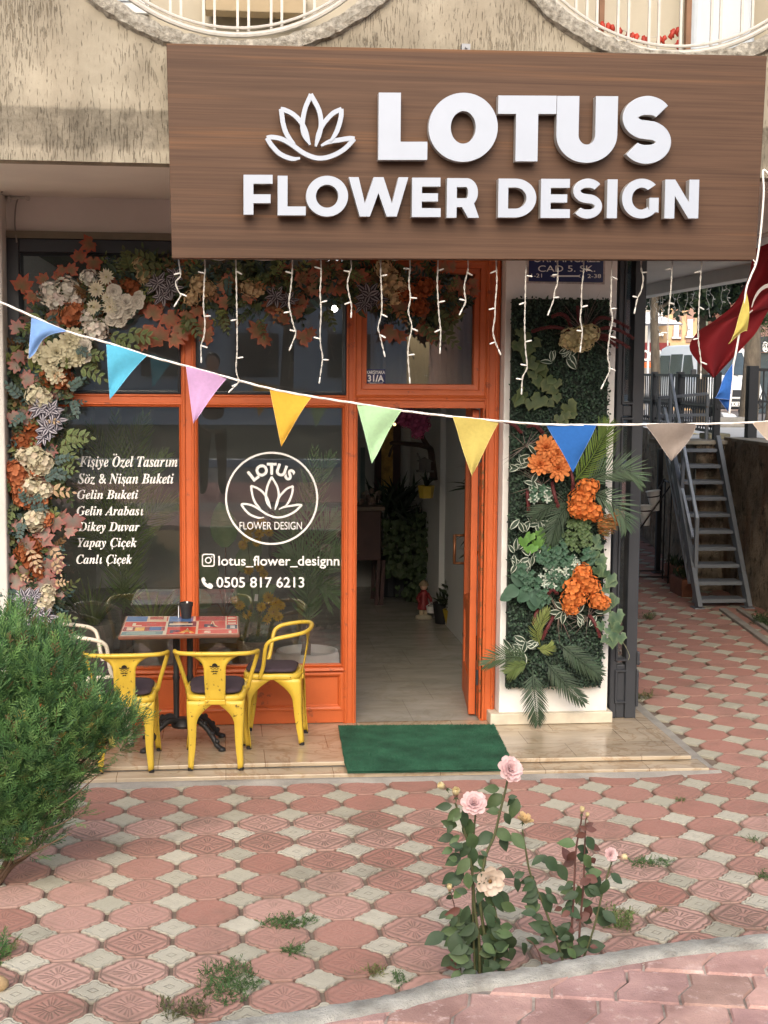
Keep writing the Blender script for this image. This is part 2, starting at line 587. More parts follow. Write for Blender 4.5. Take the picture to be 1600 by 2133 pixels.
P_T, OX, OY, TH = 0.29211, -1.38946, -1.38736, 0.00977
def tp(u, v):
    return OX + u * P_T * math.cos(TH) + v * P_T * math.sin(TH), OY + u * P_T * math.sin(TH) - v * P_T * math.cos(TH)
def g_out(scallop, N=96):
    o = []
    cs_ = [(.268, .066, k * math.pi / 2) for k in range(4)] + [(.192, .062, (k + .5) * math.pi / 2) for k in range(4)] if scallop else []
    for i in range(N):
        a = 2 * math.pi * i / N
        r = (.328 if scallop else .335) / (abs(math.cos(a)) + abs(math.sin(a)))
        for d, q, f in cs_:                # lobes at the tips and half way along each side
            w = q * q - (d * math.sin(a - f)) ** 2
            if w > 0 and math.cos(a - f) > 0:
                r = max(r, d * math.cos(a - f) + math.sqrt(w))
        o.append((r * math.cos(a), r * math.sin(a)))
    return o
def red_out(g, N=96):
    o = []
    q = N // 4
    for cx, cy, st in ((-.5, -.5, 0), (.5, -.5, q), (.5, .5, 2 * q), (-.5, .5, 3 * q)):
        for x, y in [g[(st + i) % N] for i in range(q + 1)][::-1]:
            x2, y2 = cx + x * 1.09, cy + y * 1.09
            o.append((max(-.469, min(.469, x2)), max(-.486, min(.486, y2))))
    return o
STEP_R, STEP_F = 1.97, -1.06
def tile_mesh():
    mb = MB()
    uvs = []
    r = random.Random(5)
    for j in range(-45, 12):
        for i in range(-7, 24):
            for red in (0, 1):
                u, v = i + .5 * red, j + .5 * red
                x, y = tp(u, v)
                if y > -1.0 and x < 1.93: continue
                if y > -1.02 and x < 2.03: continue
                if x < -4 or x > 4.4 + .02 * y or y < -4.25 or y > 12: continue
                if x < -2.9 and y > -1: continue
                far = y > -1.05
                go = g_out(not far)
                out = red_out(go) if red else go
                k = r.random() * (.3 if y > -1.8 else 1)
                crisp = (0 if far else max(0, min(1.2, .45 + .7 * r.random() + .35 * math.sin(x * 1.7 + y * 2.1))))
                if y > -1.8: crisp *= .5
                dz = r.uniform(-.002, .002)
                tx, ty = r.uniform(-.006, .006), r.uniform(-.006, .006)
                n = len(out)
                vs, fs, ks = [], [], []
                def put(a, b, z, e):
                    X, Y_ = tp(u + a, v - b)
                    vs.append((X, Y_, GZ(X, Y_) + z + dz + tx * a + ty * b))
                    ks.append((e, k, crisp))
                    uvs.append((a, b, 0))
                put(0, 0, .002, 0)
                for a, b in out: put(a * .955, b * .955, .002, .955)
                for a, b in out: put(a, b, -.004, 1)
                for a, b in out: put(a, b, -.02, 1)
                for q in range(n):
                    q2 = (q + 1) % n
                    fs += [(0, 1 + q, 1 + q2), (1 + q, 1 + n + q, 1 + n + q2, 1 + q2), (1 + n + q, 1 + 2 * n + q, 1 + 2 * n + q2, 1 + n + q2)]
                mb.m = 0 if red else 1
                mb.add(vs, fs, ks)
    o = mb.build('forecourt_paving', [M_pr, M_pg])
    at = o.data.attributes.new('tile', 'FLOAT_VECTOR', 'POINT')
    at.data.foreach_set('vector', [c for p in uvs for c in p])
    structure(o)
tile_mesh()

# grey cement fillet along the step
M_conc = mat('cement', lin(150, 146, 138), .95, .22, 5, .8, 90, dist=.006)
mb = MB()
pts = []
for i in range(41):
    x = -3 + 5.05 * i / 40
    y = -1.052 - (x + 3) * .018
    pts.append((x, y))
vs = []
for x, y in pts:
    w = .085 + .015 * math.sin(x * 9) + .012 * math.sin(x * 23)
    vs += [(x, y + .03, -.052), (x, y - .015, GZ(x, y) + .016), (x, y - w, GZ(x, y - w) - .006)]
fs = []
for i in range(40):
    a = i * 3
    fs += [(a, a + 1, a + 4, a + 3), (a + 1, a + 2, a + 5, a + 4)]
mb.add(vs, fs)
for a, b in (((1.985, -1.16), (1.985, -.9)), ((1.985, -.9), (2.0, .6))):
    mb.add([(a[0] - .04, a[1], -.045), (a[0] + .055, a[1], GZ(*a) + .004), (b[0] + .055, b[1], GZ(*b) + .004), (b[0] - .04, b[1], -.04)], [(0, 1, 2, 3)])
structure(mb.build('cement_fillet', M_conc))

# marble steps
def marble(name, c, c2, vein, bw=.62, bh=.31, k2=.86, mort=(.4, .33, .27)):
    mt = mat(name, c, .2, .1, 2.5, .03, 40, c2=c2, stretch=(1, 2.6, 1), det=8)
    nt = mt.node_tree
    L = nt.links.new
    b = nt.nodes['Principled BSDF']
    tc = nd(nt, 'ShaderNodeTexCoord')
    br = nd(nt, 'ShaderNodeTexBrick')
    br.offset = .37
    br.inputs['Scale'].default_value = 1
    br.inputs['Mortar Size'].default_value = .0022
    br.inputs['Mortar Smooth'].default_value = .3
    br.inputs['Brick Width'].default_value = bw
    br.inputs['Row Height'].default_value = bh
    br.inputs['Color1'].default_value = (1, 1, 1, 1)
    br.inputs['Color2'].default_value = (k2, k2 * .98, k2 * .96, 1)
    br.inputs['Mortar'].default_value = (*mort, 1)
    L(tc.outputs['Object'], br.inputs['Vector'])
    nz = nd(nt, 'ShaderNodeTexNoise', i_Scale=2.2, i_Detail=9.0, i_Roughness=.62, i_Distortion=1.4)
    L(tc.outputs['Object'], nz.inputs['Vector'])
    rp = nd(nt, 'ShaderNodeValToRGB')
    el = rp.color_ramp.elements
    el[0].position, el[0].color = .455, (1, 1, 1, 1)
    el[1].position, el[1].color = .53, (1, 1, 1, 1)
    e = el.new(.49)
    e.color = (*vein, 1)
    L(nz.outputs['Fac'], rp.inputs['Fac'])
    src = b.inputs['Base Color'].links[0].from_socket
    for q in (br.outputs['Color'], rp.outputs['Color']):
        mx = nd(nt, 'ShaderNodeMix', data_type='RGBA', blend_type='MULTIPLY')
        mx.inputs[0].default_value = 1
        L(src, mx.inputs[6])
        L(q, mx.inputs[7])
        src = mx.outputs[2]
    L(src, b.inputs['Base Color'])
    return mt
M_marb = marble('step_marble', lin(172, 156, 132), lin(190, 174, 150), (.80, .72, .64))
st = thing('entrance_steps', 'two low beige marble steps along the whole shop front', 'steps', (0.0, -.5, -.1))
mb = MB()
up = [(-3.2, -.932), (-.2, -.925), (1.936, -.97), (1.955, .9), (-3.2, .9)]
mb.prism([(x, y, -.024) for x, y in up], (0, 0, .024))
mb.build('upper_step', M_marb, st, bevel=.004)
mb = MB()
lo = [(-3.2, -1.05), (-.2, -1.075), (1.99, -1.135), (1.985, -.93), (-3.2, -.915)]
mb.prism([(x, y, -.13) for x, y in lo], (0, 0, .1))
mb.build('lower_step', M_marb, st, bevel=.005)
mb = MB()
mb.prism([(x, y * .985 + .004, -.14) for x, y in up], (0, 0, .116))
mb.build('step_core', M_conc, st)

# ================================================================ raised kerb and brick pavement in the foreground
KZ = .66
kp = [PZ(px, py, KZ) for px, py in ((3300, 1850), (2500, 1858), (1900, 1905), (1600, 1938), (1400, 1957), (1230, 1984), (1100, 2009), (930, 2031), (810, 2064), (650, 2093), (470, 2119), (330, 2136), (120, 2163))]
kc = spl(kp, 10)
M_kerb = mat('kerb_concrete', lin(156, 152, 142), .95, .28, 9, 1.0, 140, dist=.012, c2=lin(188, 186, 176))
def kerb():
    mb = MB()
    vs, fs = [], []
    prof = [(0, -.9), (.0, -.03), (.006, -.008), (.02, .0), (.085, .002), (.1, -.012), (.1, -.2)]
    N = len(kc)
    for i in range(N):
        t = (kc[min(i + 1, N - 1)] - kc[max(i - 1, 0)]).normalized()
        nrm = V((-t.y, t.x, 0))
        if nrm.y > 0: nrm = -nrm
        for w, z in prof:
            j = .004 * math.sin(i * 1.9 + w * 80) + RND.uniform(-.003, .003)
            vs.append(kc[i] + nrm * (w + (j if w < .05 else j * .5)) + V((0, 0, z + RND.uniform(-.002, .002))))
    n = len(prof)
    for i in range(N - 1):
        for j in range(n - 1):
            fs.append((i * n + j, i * n + j + 1, (i + 1) * n + j + 1, (i + 1) * n + j))
    mb.add(vs, fs)
    o = mb.build('pavement_kerb', M_kerb, smooth=True)
    structure(o)
kerb()
M_brick = mat('pavement_brick', lin(180, 140, 131), .9, .2, 5, 1.0, 130, c2=lin(202, 164, 153), dist=.006, tint=False)
def brick_white():
    nt = M_brick.node_tree
    L = nt.links.new
    b = nt.nodes['Principled BSDF']
    src = b.inputs['Base Color'].links[0].from_socket
    at = nd(nt, 'ShaderNodeAttribute', attribute_name='tint')
    mx = nd(nt, 'ShaderNodeMix', data_type='RGBA', blend_type='MULTIPLY')
    mx.inputs[0].default_value = 1
    L(src, mx.inputs[6])
    L(at.outputs['Color'], mx.inputs[7])
    tc = nd(nt, 'ShaderNodeTexCoord')
    nz = nd(nt, 'ShaderNodeTexNoise', i_Scale=17.0, i_Detail=8.0, i_Roughness=.72)
    L(tc.outputs['Object'], nz.inputs['Vector'])
    rp = nd(nt, 'ShaderNodeValToRGB')
    rp.color_ramp.elements[0].position = .56
    rp.color_ramp.elements[1].position = .68
    rp.color_ramp.elements[1].color = (.75, .75, .75, 1)
    L(nz.outputs['Fac'], rp.inputs['Fac'])
    m2 = nd(nt, 'ShaderNodeMix', data_type='RGBA')
    L(rp.outputs['Color'], m2.inputs[0])
    L(mx.outputs[2], m2.inputs[6])
    m2.inputs[7].default_value = (*lin(226, 200, 190), 1)
    L(m2.outputs[2], b.inputs['Base Color'])
brick_white()
def bricks():
    mb = MB()
    r = random.Random(3)
    th = rad(-13)
    org = PZ(1150, 2070, KZ)
    W, H = .168, .205
    ca, sa = math.cos(th), math.sin(th)
    def kd(x, y):                          # signed distance inside the pavement from the kerb line
        best, s_ = 9, 1
        for a, b in zip(kc[:-1], kc[1:]):
            ab = V((b.x - a.x, b.y - a.y)); ap = V((x - a.x, y - a.y))
            t = max(0, min(1, ap.dot(ab) / ab.length_squared))
            d = (ap - ab * t).length
            if d < best:
                best = d
                s_ = 1 if ab.x * ap.y - ab.y * ap.x > 0 else -1
        return best * s_
    sgn = 1 if kd(org.x, org.y - 1) > 0 else -1
    for j in range(-14, 13):
        for i in range(-24, 32):
            offx = (.5 if j % 2 else 0) * W
            g = .003
            x0, y0 = i * W + offx, j * H
            za = .036
            L_ = [(x0 + g, y0 + g), (x0 + g, y0 + H * .3), (x0 + g + za, y0 + H * .62), (x0 + g + za, y0 + H - g)]
            R_ = [(x0 + W - g + za, y0 + H - g), (x0 + W - g + za, y0 + H * .62), (x0 + W - g, y0 + H * .3), (x0 + W - g, y0 + g)]
            poly = []
            for x, y in L_ + R_:
                poly.append((org.x + x * ca - y * sa, org.y + x * sa + y * ca))
            cx = sum(p[0] for p in poly) / 8
            cy = sum(p[1] for p in poly) / 8
            if kd(cx, cy) * sgn < .02 or cy < -7.4: continue
            pp = []
            for x, y in poly:              # cut flush against the kerb
                q = kd(x, y) * sgn
                if q < .104:
                    y -= (.104 - q)
                pp.append((x, y))
            k = r.uniform(.74, 1.04)
            kk = (k, k * r.uniform(.96, 1.03), k * r.uniform(.95, 1.03))
            z = KZ - .006 + r.uniform(-.004, .003)
            n = 8
            vs, fs = [], []
            for (s2, dz) in ((.0, 0), (.05, .0), (0, -.006), (0, -.05)):
                pass
            for x, y in pp:
                vs.append((x + (cx - x) * .06, y + (cy - y) * .06, z))
            for x, y in pp:
                vs.append((x, y, z - .007))
            for x, y in pp:
                vs.append((x, y, z - .05))
            fs.append(tuple(range(n)))
            for q in range(n):
                q2 = (q + 1) % n
                fs += [(q, q + n, q2 + n, q2), (q + n, q + 2 * n, q2 + 2 * n, q2 + n)]
            mb.add(vs, fs, kk)
    structure(mb.build('brick_pavement', M_brick, bevel=0))
bricks()
M_sand = mat('joint_sand', lin(96, 84, 76), .95, .4, 9, .8, 150, c2=lin(170, 160, 150))
mb = MB()
pl = [(p.x, p.y - .09) for p in kc]
pl = pl + [(-3.5, -8.5), (kc[0].x + .2, -8.5)]
mb.add([(x, y, KZ - .014) for x, y in pl], [tuple(range(len(pl)))])
structure(mb.build('pavement_bed', M_sand))

# ================================================================ the building
M_plaster = mat('white_plaster', lin(206, 204, 198), .9, .06, 3, .25, 60)
M_soffit = mat('soffit_plaster', lin(226, 221, 213), .92, .05, 2, .2, 50)
M_wallgrey = mat('interior_plaster', lin(216, 217, 214), .9, .04, 2, .1, 40)
def bark():                                 # scraped render with vertical worm tracks and one stained band
    mt = mat('scraped_render', lin(150, 142, 125), .95, .14, 2.5, 0, c2=lin(174, 166, 148))
    nt = mt.node_tree
    L = nt.links.new
    b = nt.nodes['Principled BSDF']
    src = b.inputs['Base Color'].links[0].from_socket
    tc = nd(nt, 'ShaderNodeTexCoord')
    mp = nd(nt, 'ShaderNodeMapping')
    mp.inputs['Scale'].default_value = (170, 170, 17)
    L(tc.outputs['Object'], mp.inputs[0])
    n1 = nd(nt, 'ShaderNodeTexNoise', i_Scale=1.0, i_Detail=3.0, i_Roughness=.55, i_Distortion=.5)
    L(mp.outputs[0], n1.inputs['Vector'])
    n0 = nd(nt, 'ShaderNodeTexNoise', i_Scale=2.3, i_Detail=3.0)
    L(tc.outputs['Object'], n0.inputs['Vector'])
    ad = nd(nt, 'ShaderNodeMath', operation='MULTIPLY_ADD')
    ad.inputs[1].default_value = .42
    L(n0.outputs['Fac'], ad.inputs[0])
    L(n1.outputs['Fac'], ad.inputs[2])
    rp = nd(nt, 'ShaderNodeValToRGB')
    rp.color_ramp.elements[0].position = .79
    rp.color_ramp.elements[1].position = .85
    L(ad.outputs[0], rp.inputs['Fac'])
    mx = nd(nt, 'ShaderNodeMix', data_type='RGBA', blend_type='MULTIPLY')
    mx.inputs[7].default_value = (.62, .59, .55, 1)
    L(rp.outputs['Color'], mx.inputs[0])
    L(src, mx.inputs[6])
    mpg = nd(nt, 'ShaderNodeMapping')
    mpg.inputs['Scale'].default_value = (2.2, 2.2, .5)
    L(tc.outputs['Object'], mpg.inputs[0])
    ng = nd(nt, 'ShaderNodeTexNoise', i_Scale=1.0, i_Detail=7.0, i_Roughness=.65)
    L(mpg.outputs[0], ng.inputs['Vector'])
    rg = nd(nt, 'ShaderNodeValToRGB')
    rg.color_ramp.elements[0].position, rg.color_ramp.elements[0].color = .36, (.74, .72, .70, 1)
    rg.color_ramp.elements[1].position = .62
    L(ng.outputs['Fac'], rg.inputs['Fac'])
    mg = nd(nt, 'ShaderNodeMix', data_type='RGBA', blend_type='MULTIPLY')
    mg.inputs[0].default_value = 1
    L(src, mg.inputs[6])
    L(rg.outputs['Color'], mg.inputs[7])
    L(mg.outputs[2], mx.inputs[6])
    # stained strip low on the parapet
    sx = nd(nt, 'ShaderNodeSeparateXYZ')
    L(tc.outputs['Object'], sx.inputs[0])
    n4 = nd(nt, 'ShaderNodeTexNoise', i_Scale=9.0, i_Detail=6.0, i_Roughness=.7)
    L(tc.outputs['Object'], n4.inputs['Vector'])
    a2 = nd(nt, 'ShaderNodeMath', operation='MULTIPLY_ADD')
    a2.inputs[1].default_value = .05
    L(n4.outputs['Fac'], a2.inputs[0])
    L(sx.outputs['Z'], a2.inputs[2])
    r2 = nd(nt, 'ShaderNodeMapRange')
    r2.inputs['From Min'].default_value = 3.30
    r2.inputs['From Max'].default_value = 3.70
    L(a2.outputs[0], r2.inputs['Value'])
    cr = nd(nt, 'ShaderNodeValToRGB')
    el = cr.color_ramp.elements
    el[0].position, el[0].color = 0.0, (.25, .25, .25, 1)
    el[1].position, el[1].color = 1.0, (0, 0, 0, 1)
    for p_, c_ in ((.25, .2), (.33, .85), (.55, 1.0), (.76, .95), (.80, .1)):
        e = el.new(p_)
        e.color = (c_, c_, c_, 1)
    L(r2.outputs[0], cr.inputs['Fac'])
    mul = nd(nt, 'ShaderNodeMath', operation='MULTIPLY')
    L(cr.outputs['Color'], mul.inputs[0])
    n5 = nd(nt, 'ShaderNodeTexNoise', i_Scale=14.0, i_Detail=7.0, i_Roughness=.75)
    L(tc.outputs['Object'], n5.inputs['Vector'])
    mr5 = nd(nt, 'ShaderNodeMapRange')
    mr5.inputs['From Min'].default_value = .35
    mr5.inputs['From Max'].default_value = .6
    mr5.inputs['To Min'].default_value = .45
    L(n5.outputs['Fac'], mr5.inputs['Value'])
    L(mr5.outputs[0], mul.inputs[1])
    m2 = nd(nt, 'ShaderNodeMix', data_type='RGBA', blend_type='MULTIPLY')
    m2.inputs[7].default_value = (.43, .42, .41, 1)
    L(mul.outputs[0], m2.inputs[0])
    L(mx.outputs[2], m2.inputs[6])
    L(m2.outputs[2], b.inputs['Base Color'])
    bp = nd(nt, 'ShaderNodeBump', i_Strength=.7, i_Distance=.008)
    bp.invert = True
    L(rp.outputs['Color'], bp.inputs['Height'])
    n6 = nd(nt, 'ShaderNodeTexNoise', i_Scale=45.0, i_Detail=5.0)
    L(tc.outputs['Object'], n6.inputs['Vector'])
    b2 = nd(nt, 'ShaderNodeBump', i_Strength=.4, i_Distance=.005)
    L(n6.outputs['Fac'], b2.inputs['Height'])
    L(b2.outputs[0], bp.inputs['Normal'])
    L(bp.outputs[0], b.inputs['Normal'])
    return mt
M_bark = bark()
bld = thing('corner_building', 'old apartment block with scraped beige balcony parapet over the shop', 'building', (0, 3, 0))
SO = 3.335                                  # underside of the overhang
def flat_curve(name, outs, depth, mt, place, parent=None, bev=0.0):
    """outs: closed 2-D loops filled even-odd; place(x, y, z) maps curve space to the world."""
    cu = bpy.data.curves.new(name, 'CURVE')
    cu.dimensions = '2D'
    cu.fill_mode = 'BOTH'
    cu.extrude = depth / 2
    if bev:
        cu.bevel_depth = bev
        cu.bevel_resolution = 1
        cu.offset = -bev
    for lp in outs:
        s_ = cu.splines.new('POLY')
        s_.points.add(len(lp) - 1)
        for q, (x, y) in zip(s_.points, lp):
            q.co = (x, y, 0, 1)
        s_.use_cyclic_u = True
    tmp = bpy.data.objects.new('tmp', cu)
    col.objects.link(tmp)
    dg = bpy.context.evaluated_depsgraph_get()
    me = bpy.data.meshes.new_from_object(tmp.evaluated_get(dg))
    bpy.data.objects.remove(tmp)
    bpy.data.curves.remove(cu)
    out = MB()
    vs = [place(v.co.x, v.co.y, v.co.z) for v in me.vertices]
    out.add(vs, [tuple(p.vertices) for p in me.polygons])
    bpy.data.meshes.remove(me)
    return out
PAR_Y = -1.68
C1 = PY(487, 88, PAR_Y); C2 = PY(1411, 115, PAR_Y)
RC = 1.075
def circ(cx, cy, r, n=96):
    return [(cx + r * math.cos(2 * math.pi * i / n), cy + r * math.sin(2 * math.pi * i / n)) for i in range(n)]
mb = flat_curve('p', [[(-8, SO - .012), (4.35, SO - .012), (4.35, 6.6), (-8, 6.6)], circ(C1.x, C1.z + RC, RC), circ(C2.x, C2.z + RC, RC)], .14, None,
                lambda x, y, z: (x, PAR_Y + .07 - z, y))
mb.build('balcony_parapet', M_bark, bld)
M_agg = mat('rough_aggregate', lin(160, 152, 136), .95, .3, 40, 1.0, 160, c2=lin(196, 190, 176), dist=.02)
for c in (C1, C2):
    mb = MB()
    vs, fs = [], []
    n = 220
    prof = [(0.0, .0), (.0, .24), (.085, .24), (.085, .0)]
    prof = [(-.003, .17), (-.005, -.03), (.035, -.042), (.07, -.035), (.082, -.002)]
    for i in range(n):
        a = 2 * math.pi * i / n
        for r_, y in prof:
            p = V((c.x + (RC - .003 + r_) * math.cos(a), PAR_Y + y, c.z + RC + (RC - .003 + r_) * math.sin(a)))
            vs.append(p + rv(.007))
    m_ = len(prof)
    for i in range(n):
        for j in range(m_ - 1):
            fs.append((i * m_ + j, i * m_ + j + 1, ((i + 1) % n) * m_ + j + 1, ((i + 1) % n) * m_ + j))
    mb.add(vs, fs)
    mb.build('parapet_rim', M_agg, bld)
M_rail = mat('railing_paint', lin(196, 192, 184), .5, .12, 20, .1, 60)
M_woodrail = mat('brown_post', lin(134, 100, 76), .7, .15, 12)
for q, (c, xs) in enumerate(((C1, (355, 377, 424, 447, 495, 518, 565, 587, 634, 655, 305, 690)), (C2, (1223, 1244, 1288, 1310, 1353, 1373, 1419, 1483, 1502, 1546, 1568, 1200)))):
    mb = MB()
    dz = .10 if q == 0 else .075
    arc = [V((c.x + (RC - dz) * math.cos(a), PAR_Y + .1, c.z + RC + (RC - .008) * math.sin(a) + (dz - .05))) for a in [rad(195 + 150 * i / 40) for i in range(41)]]
    mb.tube(arc, .016, 8)
    mb.tube([p + V((0, -.02, .03)) for p in arc], .008, 6)
    for px in xs:
        x = PY(px, 20, PAR_Y + .12).x
        u = (x - c.x) / (RC - dz)
        if abs(u) > .95: continue
        z0 = c.z + RC - (RC - .008) * math.sqrt(1 - u * u) + (dz - .05)
        mb.bar((x, PAR_Y + .12, z0), (x, PAR_Y + .12, z0 + 1.2), .013, .013, (0, 1, 0))
    mb.build('balcony_railing', M_rail, bld, smooth=False)
mb = MB()
for px in (1252, 1433):
    x = PY(px, 40, PAR_Y + .3).x
    mb.box((x - .014, PAR_Y + .28, SO + .1), (x + .014, PAR_Y + .32, 5.2))
mb.build('balcony_post', M_woodrail, bld)
# balcony floor, back wall and what stands on it
M_cream = mat('cream_wall', lin(196, 188, 170), .9, .05, 2, .15, 40)
mb = MB()
mb.box((-8, PAR_Y + .14, SO), (4.35, 12, SO + .14))
mb.build('balcony_slab', M_soffit, bld)
mb = MB()
mb.box((-8, -.55, SO + .14), (4.2, 12, 9.5))
mb.build('upper_storey', M_cream, bld)
mb = MB()
mb.box((-8, PAR_Y + .2, 6.0), (4.35, -.55, 6.15))
mb.build('balcony_ceiling', M_cream, bld)
M_pvc = mat('white_pvc', lin(226, 230, 234), .35, .03, 5)
M_blueglass = mat('pale_glass', lin(170, 186, 200), .1, .1, 2)
a, b = PY(250, 0, -.55), PY(311, 32, -.55)
mb = MB()
mb.box((a.x - .25, -.6, b.z), (b.x, -.552, b.z + 1.4))
wf = mb.build('balcony_window', M_pvc, bld)
mb = MB()
mb.box((a.x - .18, -.612, b.z + .06), (b.x - .07, -.602, b.z + 1.3))
mb.build('pane', M_blueglass, wf)
M_panel = mat('beige_panel', lin(182, 164, 134), .8, .1, 4)
a, b = PY(428, 10, -.7), PY(636, 33, -.7)
mb = MB()
mb.box((a.x, -.75, b.z), (b.x, -.6, b.z + .1))
mb.box((a.x - .01, -.77, b.z + .1), (b.x + .01, -.58, b.z + .14))
tag(mb.build('balcony_chest', M_panel, None, bevel=.006), 'beige box standing behind the left balcony railing', 'box')
a = PY(1500, 60, -.9)
M_bluewht = mat('blue_white_plastic', lin(206, 216, 226), .5, .05, 5)
mb = MB()
mb.prism([(PY(1440, 0, -.8).x, -.8, SO + .14), (PY(1590, 0, -.8).x, -.8, SO + .14), (PY(1572, 0, -.8).x, -.8, SO + 1.4), (PY(1446, 0, -.8).x, -.8, SO + 1.4)], (0, .2, 0))
tag(mb.build('balcony_sheet', M_bluewht, None, bevel=.05, bseg=4), 'pale blue white sheet hanging behind the right balcony railing', 'sheet')
# dried peppers strung behind the right railing
pk = thing('pepper_string', 'string of dried red peppers hanging under the right balcony rail', 'peppers', PY(1340, 70, PAR_Y + .2))
M_pep = mat('dried_pepper', lin(170, 52, 34), .55, .3, 20, tint=False)
pp = [(1254, 53), (1265, 56), (1275, 59), (1290, 66), (1307, 74), (1316, 76), (1326, 78), (1340, 82), (1348, 84), (1373, 84), (1383, 82), (1398, 71), (1402, 68), (1411, 65), (1412, 92)]
for px, py in pp:
    mb = MB()
    c = PY(px, py, PAR_Y + .18)
    mb.tube([c + V((0, 0, .02)), c + V((.006, 0, .006)) + rv(.004), c + V((0, 0, -.012)) + rv(.008), c + V((.004, 0, -.028))], [.008, .014, .013, .004], 7)
    mb.build('pepper', M_pep, pk, smooth=True)
mb = MB()
mb.tube(spl([PY(px, py - 7, PAR_Y + .18) for px, py in pp[:10]], 3), .002, 5)
mb.build('thread', M_rail, pk)
# beam under the right-hand edge of the overhang, soffit, fascia wall
mb = MB()
mb.prism([(4.12, PAR_Y + .14, SO), (4.30, PAR_Y + .14, SO), (4.42, 12, SO), (4.24, 12, SO)], (0, 0, -.13))
mb.build('overhang_beam', M_soffit, bld)
# ground-floor masonry round the shop front
XL, XR = PY(21, 900).x, PY(1040, 900).x
mb = MB()
mb.box((-8, -.22, -.2), (XL, 6, SO))
mb.build('left_wall', M_plaster, bld, bevel=.012, bseg=3)
ZT = PY(200, 499).z
mb = MB()
mb.box((XL, 0.0, ZT + .045), (1.95, .16, SO))
mb.build('fascia', M_soffit, bld)
mb = MB()
mb.box((XL, -.03, ZT), (1.3, .16, ZT + .044))
mb.build('lintel_board', mat('lintel_board', lin(128, 120, 104), .85, .15, 6, .3, 60), bld)
# white pillar with its plinth
PX0, PX1 = PY(1047, 1000, -.12).x, PY(1276, 1000, -.12).x
M_white = mat('white_paint', lin(226, 224, 218), .75, .06, 3, .35, 45, c2=lin(236, 234, 230))
pil = thing('white_pillar', 'white plastered pillar right of the doorway behind the flower panel', 'pillar', (PX0 + .38, 0, 0))
mb = MB()
mb.prism([(PX0, -.12, 0.075), (PX1, -.12, 0.075), (PX1, .3, 0.075), (PX0 - .012, .3, 0.075)], (0, 0, SO - .08))
mb.build('shaft', M_white, pil, bevel=.006)
mb = MB()
mb.box((PX0 - .06, -.15, .002), (PX1 + .03, .32, .075))
mb.build('plinth', mat('plinth_stone', lin(206, 196, 176), .7, .15, 8, .2, 60), pil, bevel=.005)
# loose cable and bracket up in the left corner under the overhang
M_cable = mat('grey_cable', lin(150, 144, 136), .7, .1, 20)
cb = thing('wall_cable', 'grey cable and bolt bracket up in the left corner under the balcony', 'cable', PY(30, 415, -.02))
mb = MB()
mb.tube(spl([PY(4, 400, -.25), PY(12, 392, -.2), PY(60, 362, -.6), PY(100, 348, -1.0), PY(180, 346, -1.35)], 6), .007, 6)
mb.tube(spl([PY(38, 412, -.03), PY(33, 430, -.02), PY(31, 465, -.02), PY(35, 505, -.03)], 6), .005, 6)
mb.build('cable_run', M_cable, cb, smooth=True)
mb = MB()
mb.tube([PY(14, 413, -.03), PY(52, 412, -.03)], .008, 8)
mb.lathe([(.008, -.008), (.022, -.008), (.022, .008), (.008, .008)], 12, PY(20, 413, -.03), None, (1, 0, 0))
mb.lathe([(.008, -.006), (.016, -.006), (.016, .006), (.008, .006)], 12, PY(58, 413, -.03), None, (0, 1, 0))
mb.build('bolt_bracket', M_rail, cb)
# ================================================================ shop front
def worn(name, c, wearc, rough=.5, amt=.55, coat=0.0, var=.08, sc_=9.0):     # painted wood or metal with chips and grime
    mt = mat(name, c, rough, var, 5, .25, 90, coat=coat)
    nt = mt.node_tree
    L = nt.links.new
    b = nt.nodes['Principled BSDF']
    src = b.inputs['Base Color'].links[0].from_socket
    tc = nd(nt, 'ShaderNodeTexCoord')
    nz = nd(nt, 'ShaderNodeTexNoise', i_Scale=sc_, i_Detail=9.0, i_Roughness=.72)
    L(tc.outputs['Object'], nz.inputs['Vector'])
    rp = nd(nt, 'ShaderNodeValToRGB')
    rp.color_ramp.elements[0].position = amt + .08
    rp.color_ramp.elements[1].position = amt + .12
    L(nz.outputs['Fac'], rp.inputs['Fac'])
    mx = nd(nt, 'ShaderNodeMix', data_type='RGBA')
    L(rp.outputs['Color'], mx.inputs[0])
    L(src, mx.inputs[6])
    mx.inputs[7].default_value = (*wearc, 1)
    L(mx.outputs[2], b.inputs['Base Color'])
    return mt
M_or = worn('orange_paint', lin(194, 95, 46), lin(150, 76, 46), .45, .52)
M_orold = worn('orange_worn', lin(186, 84, 34), lin(110, 74, 36), .55, .45, sc_=14)
M_blk = mat('dark_frame', lin(52, 55, 60), .45, .1, 6, .1, 60)
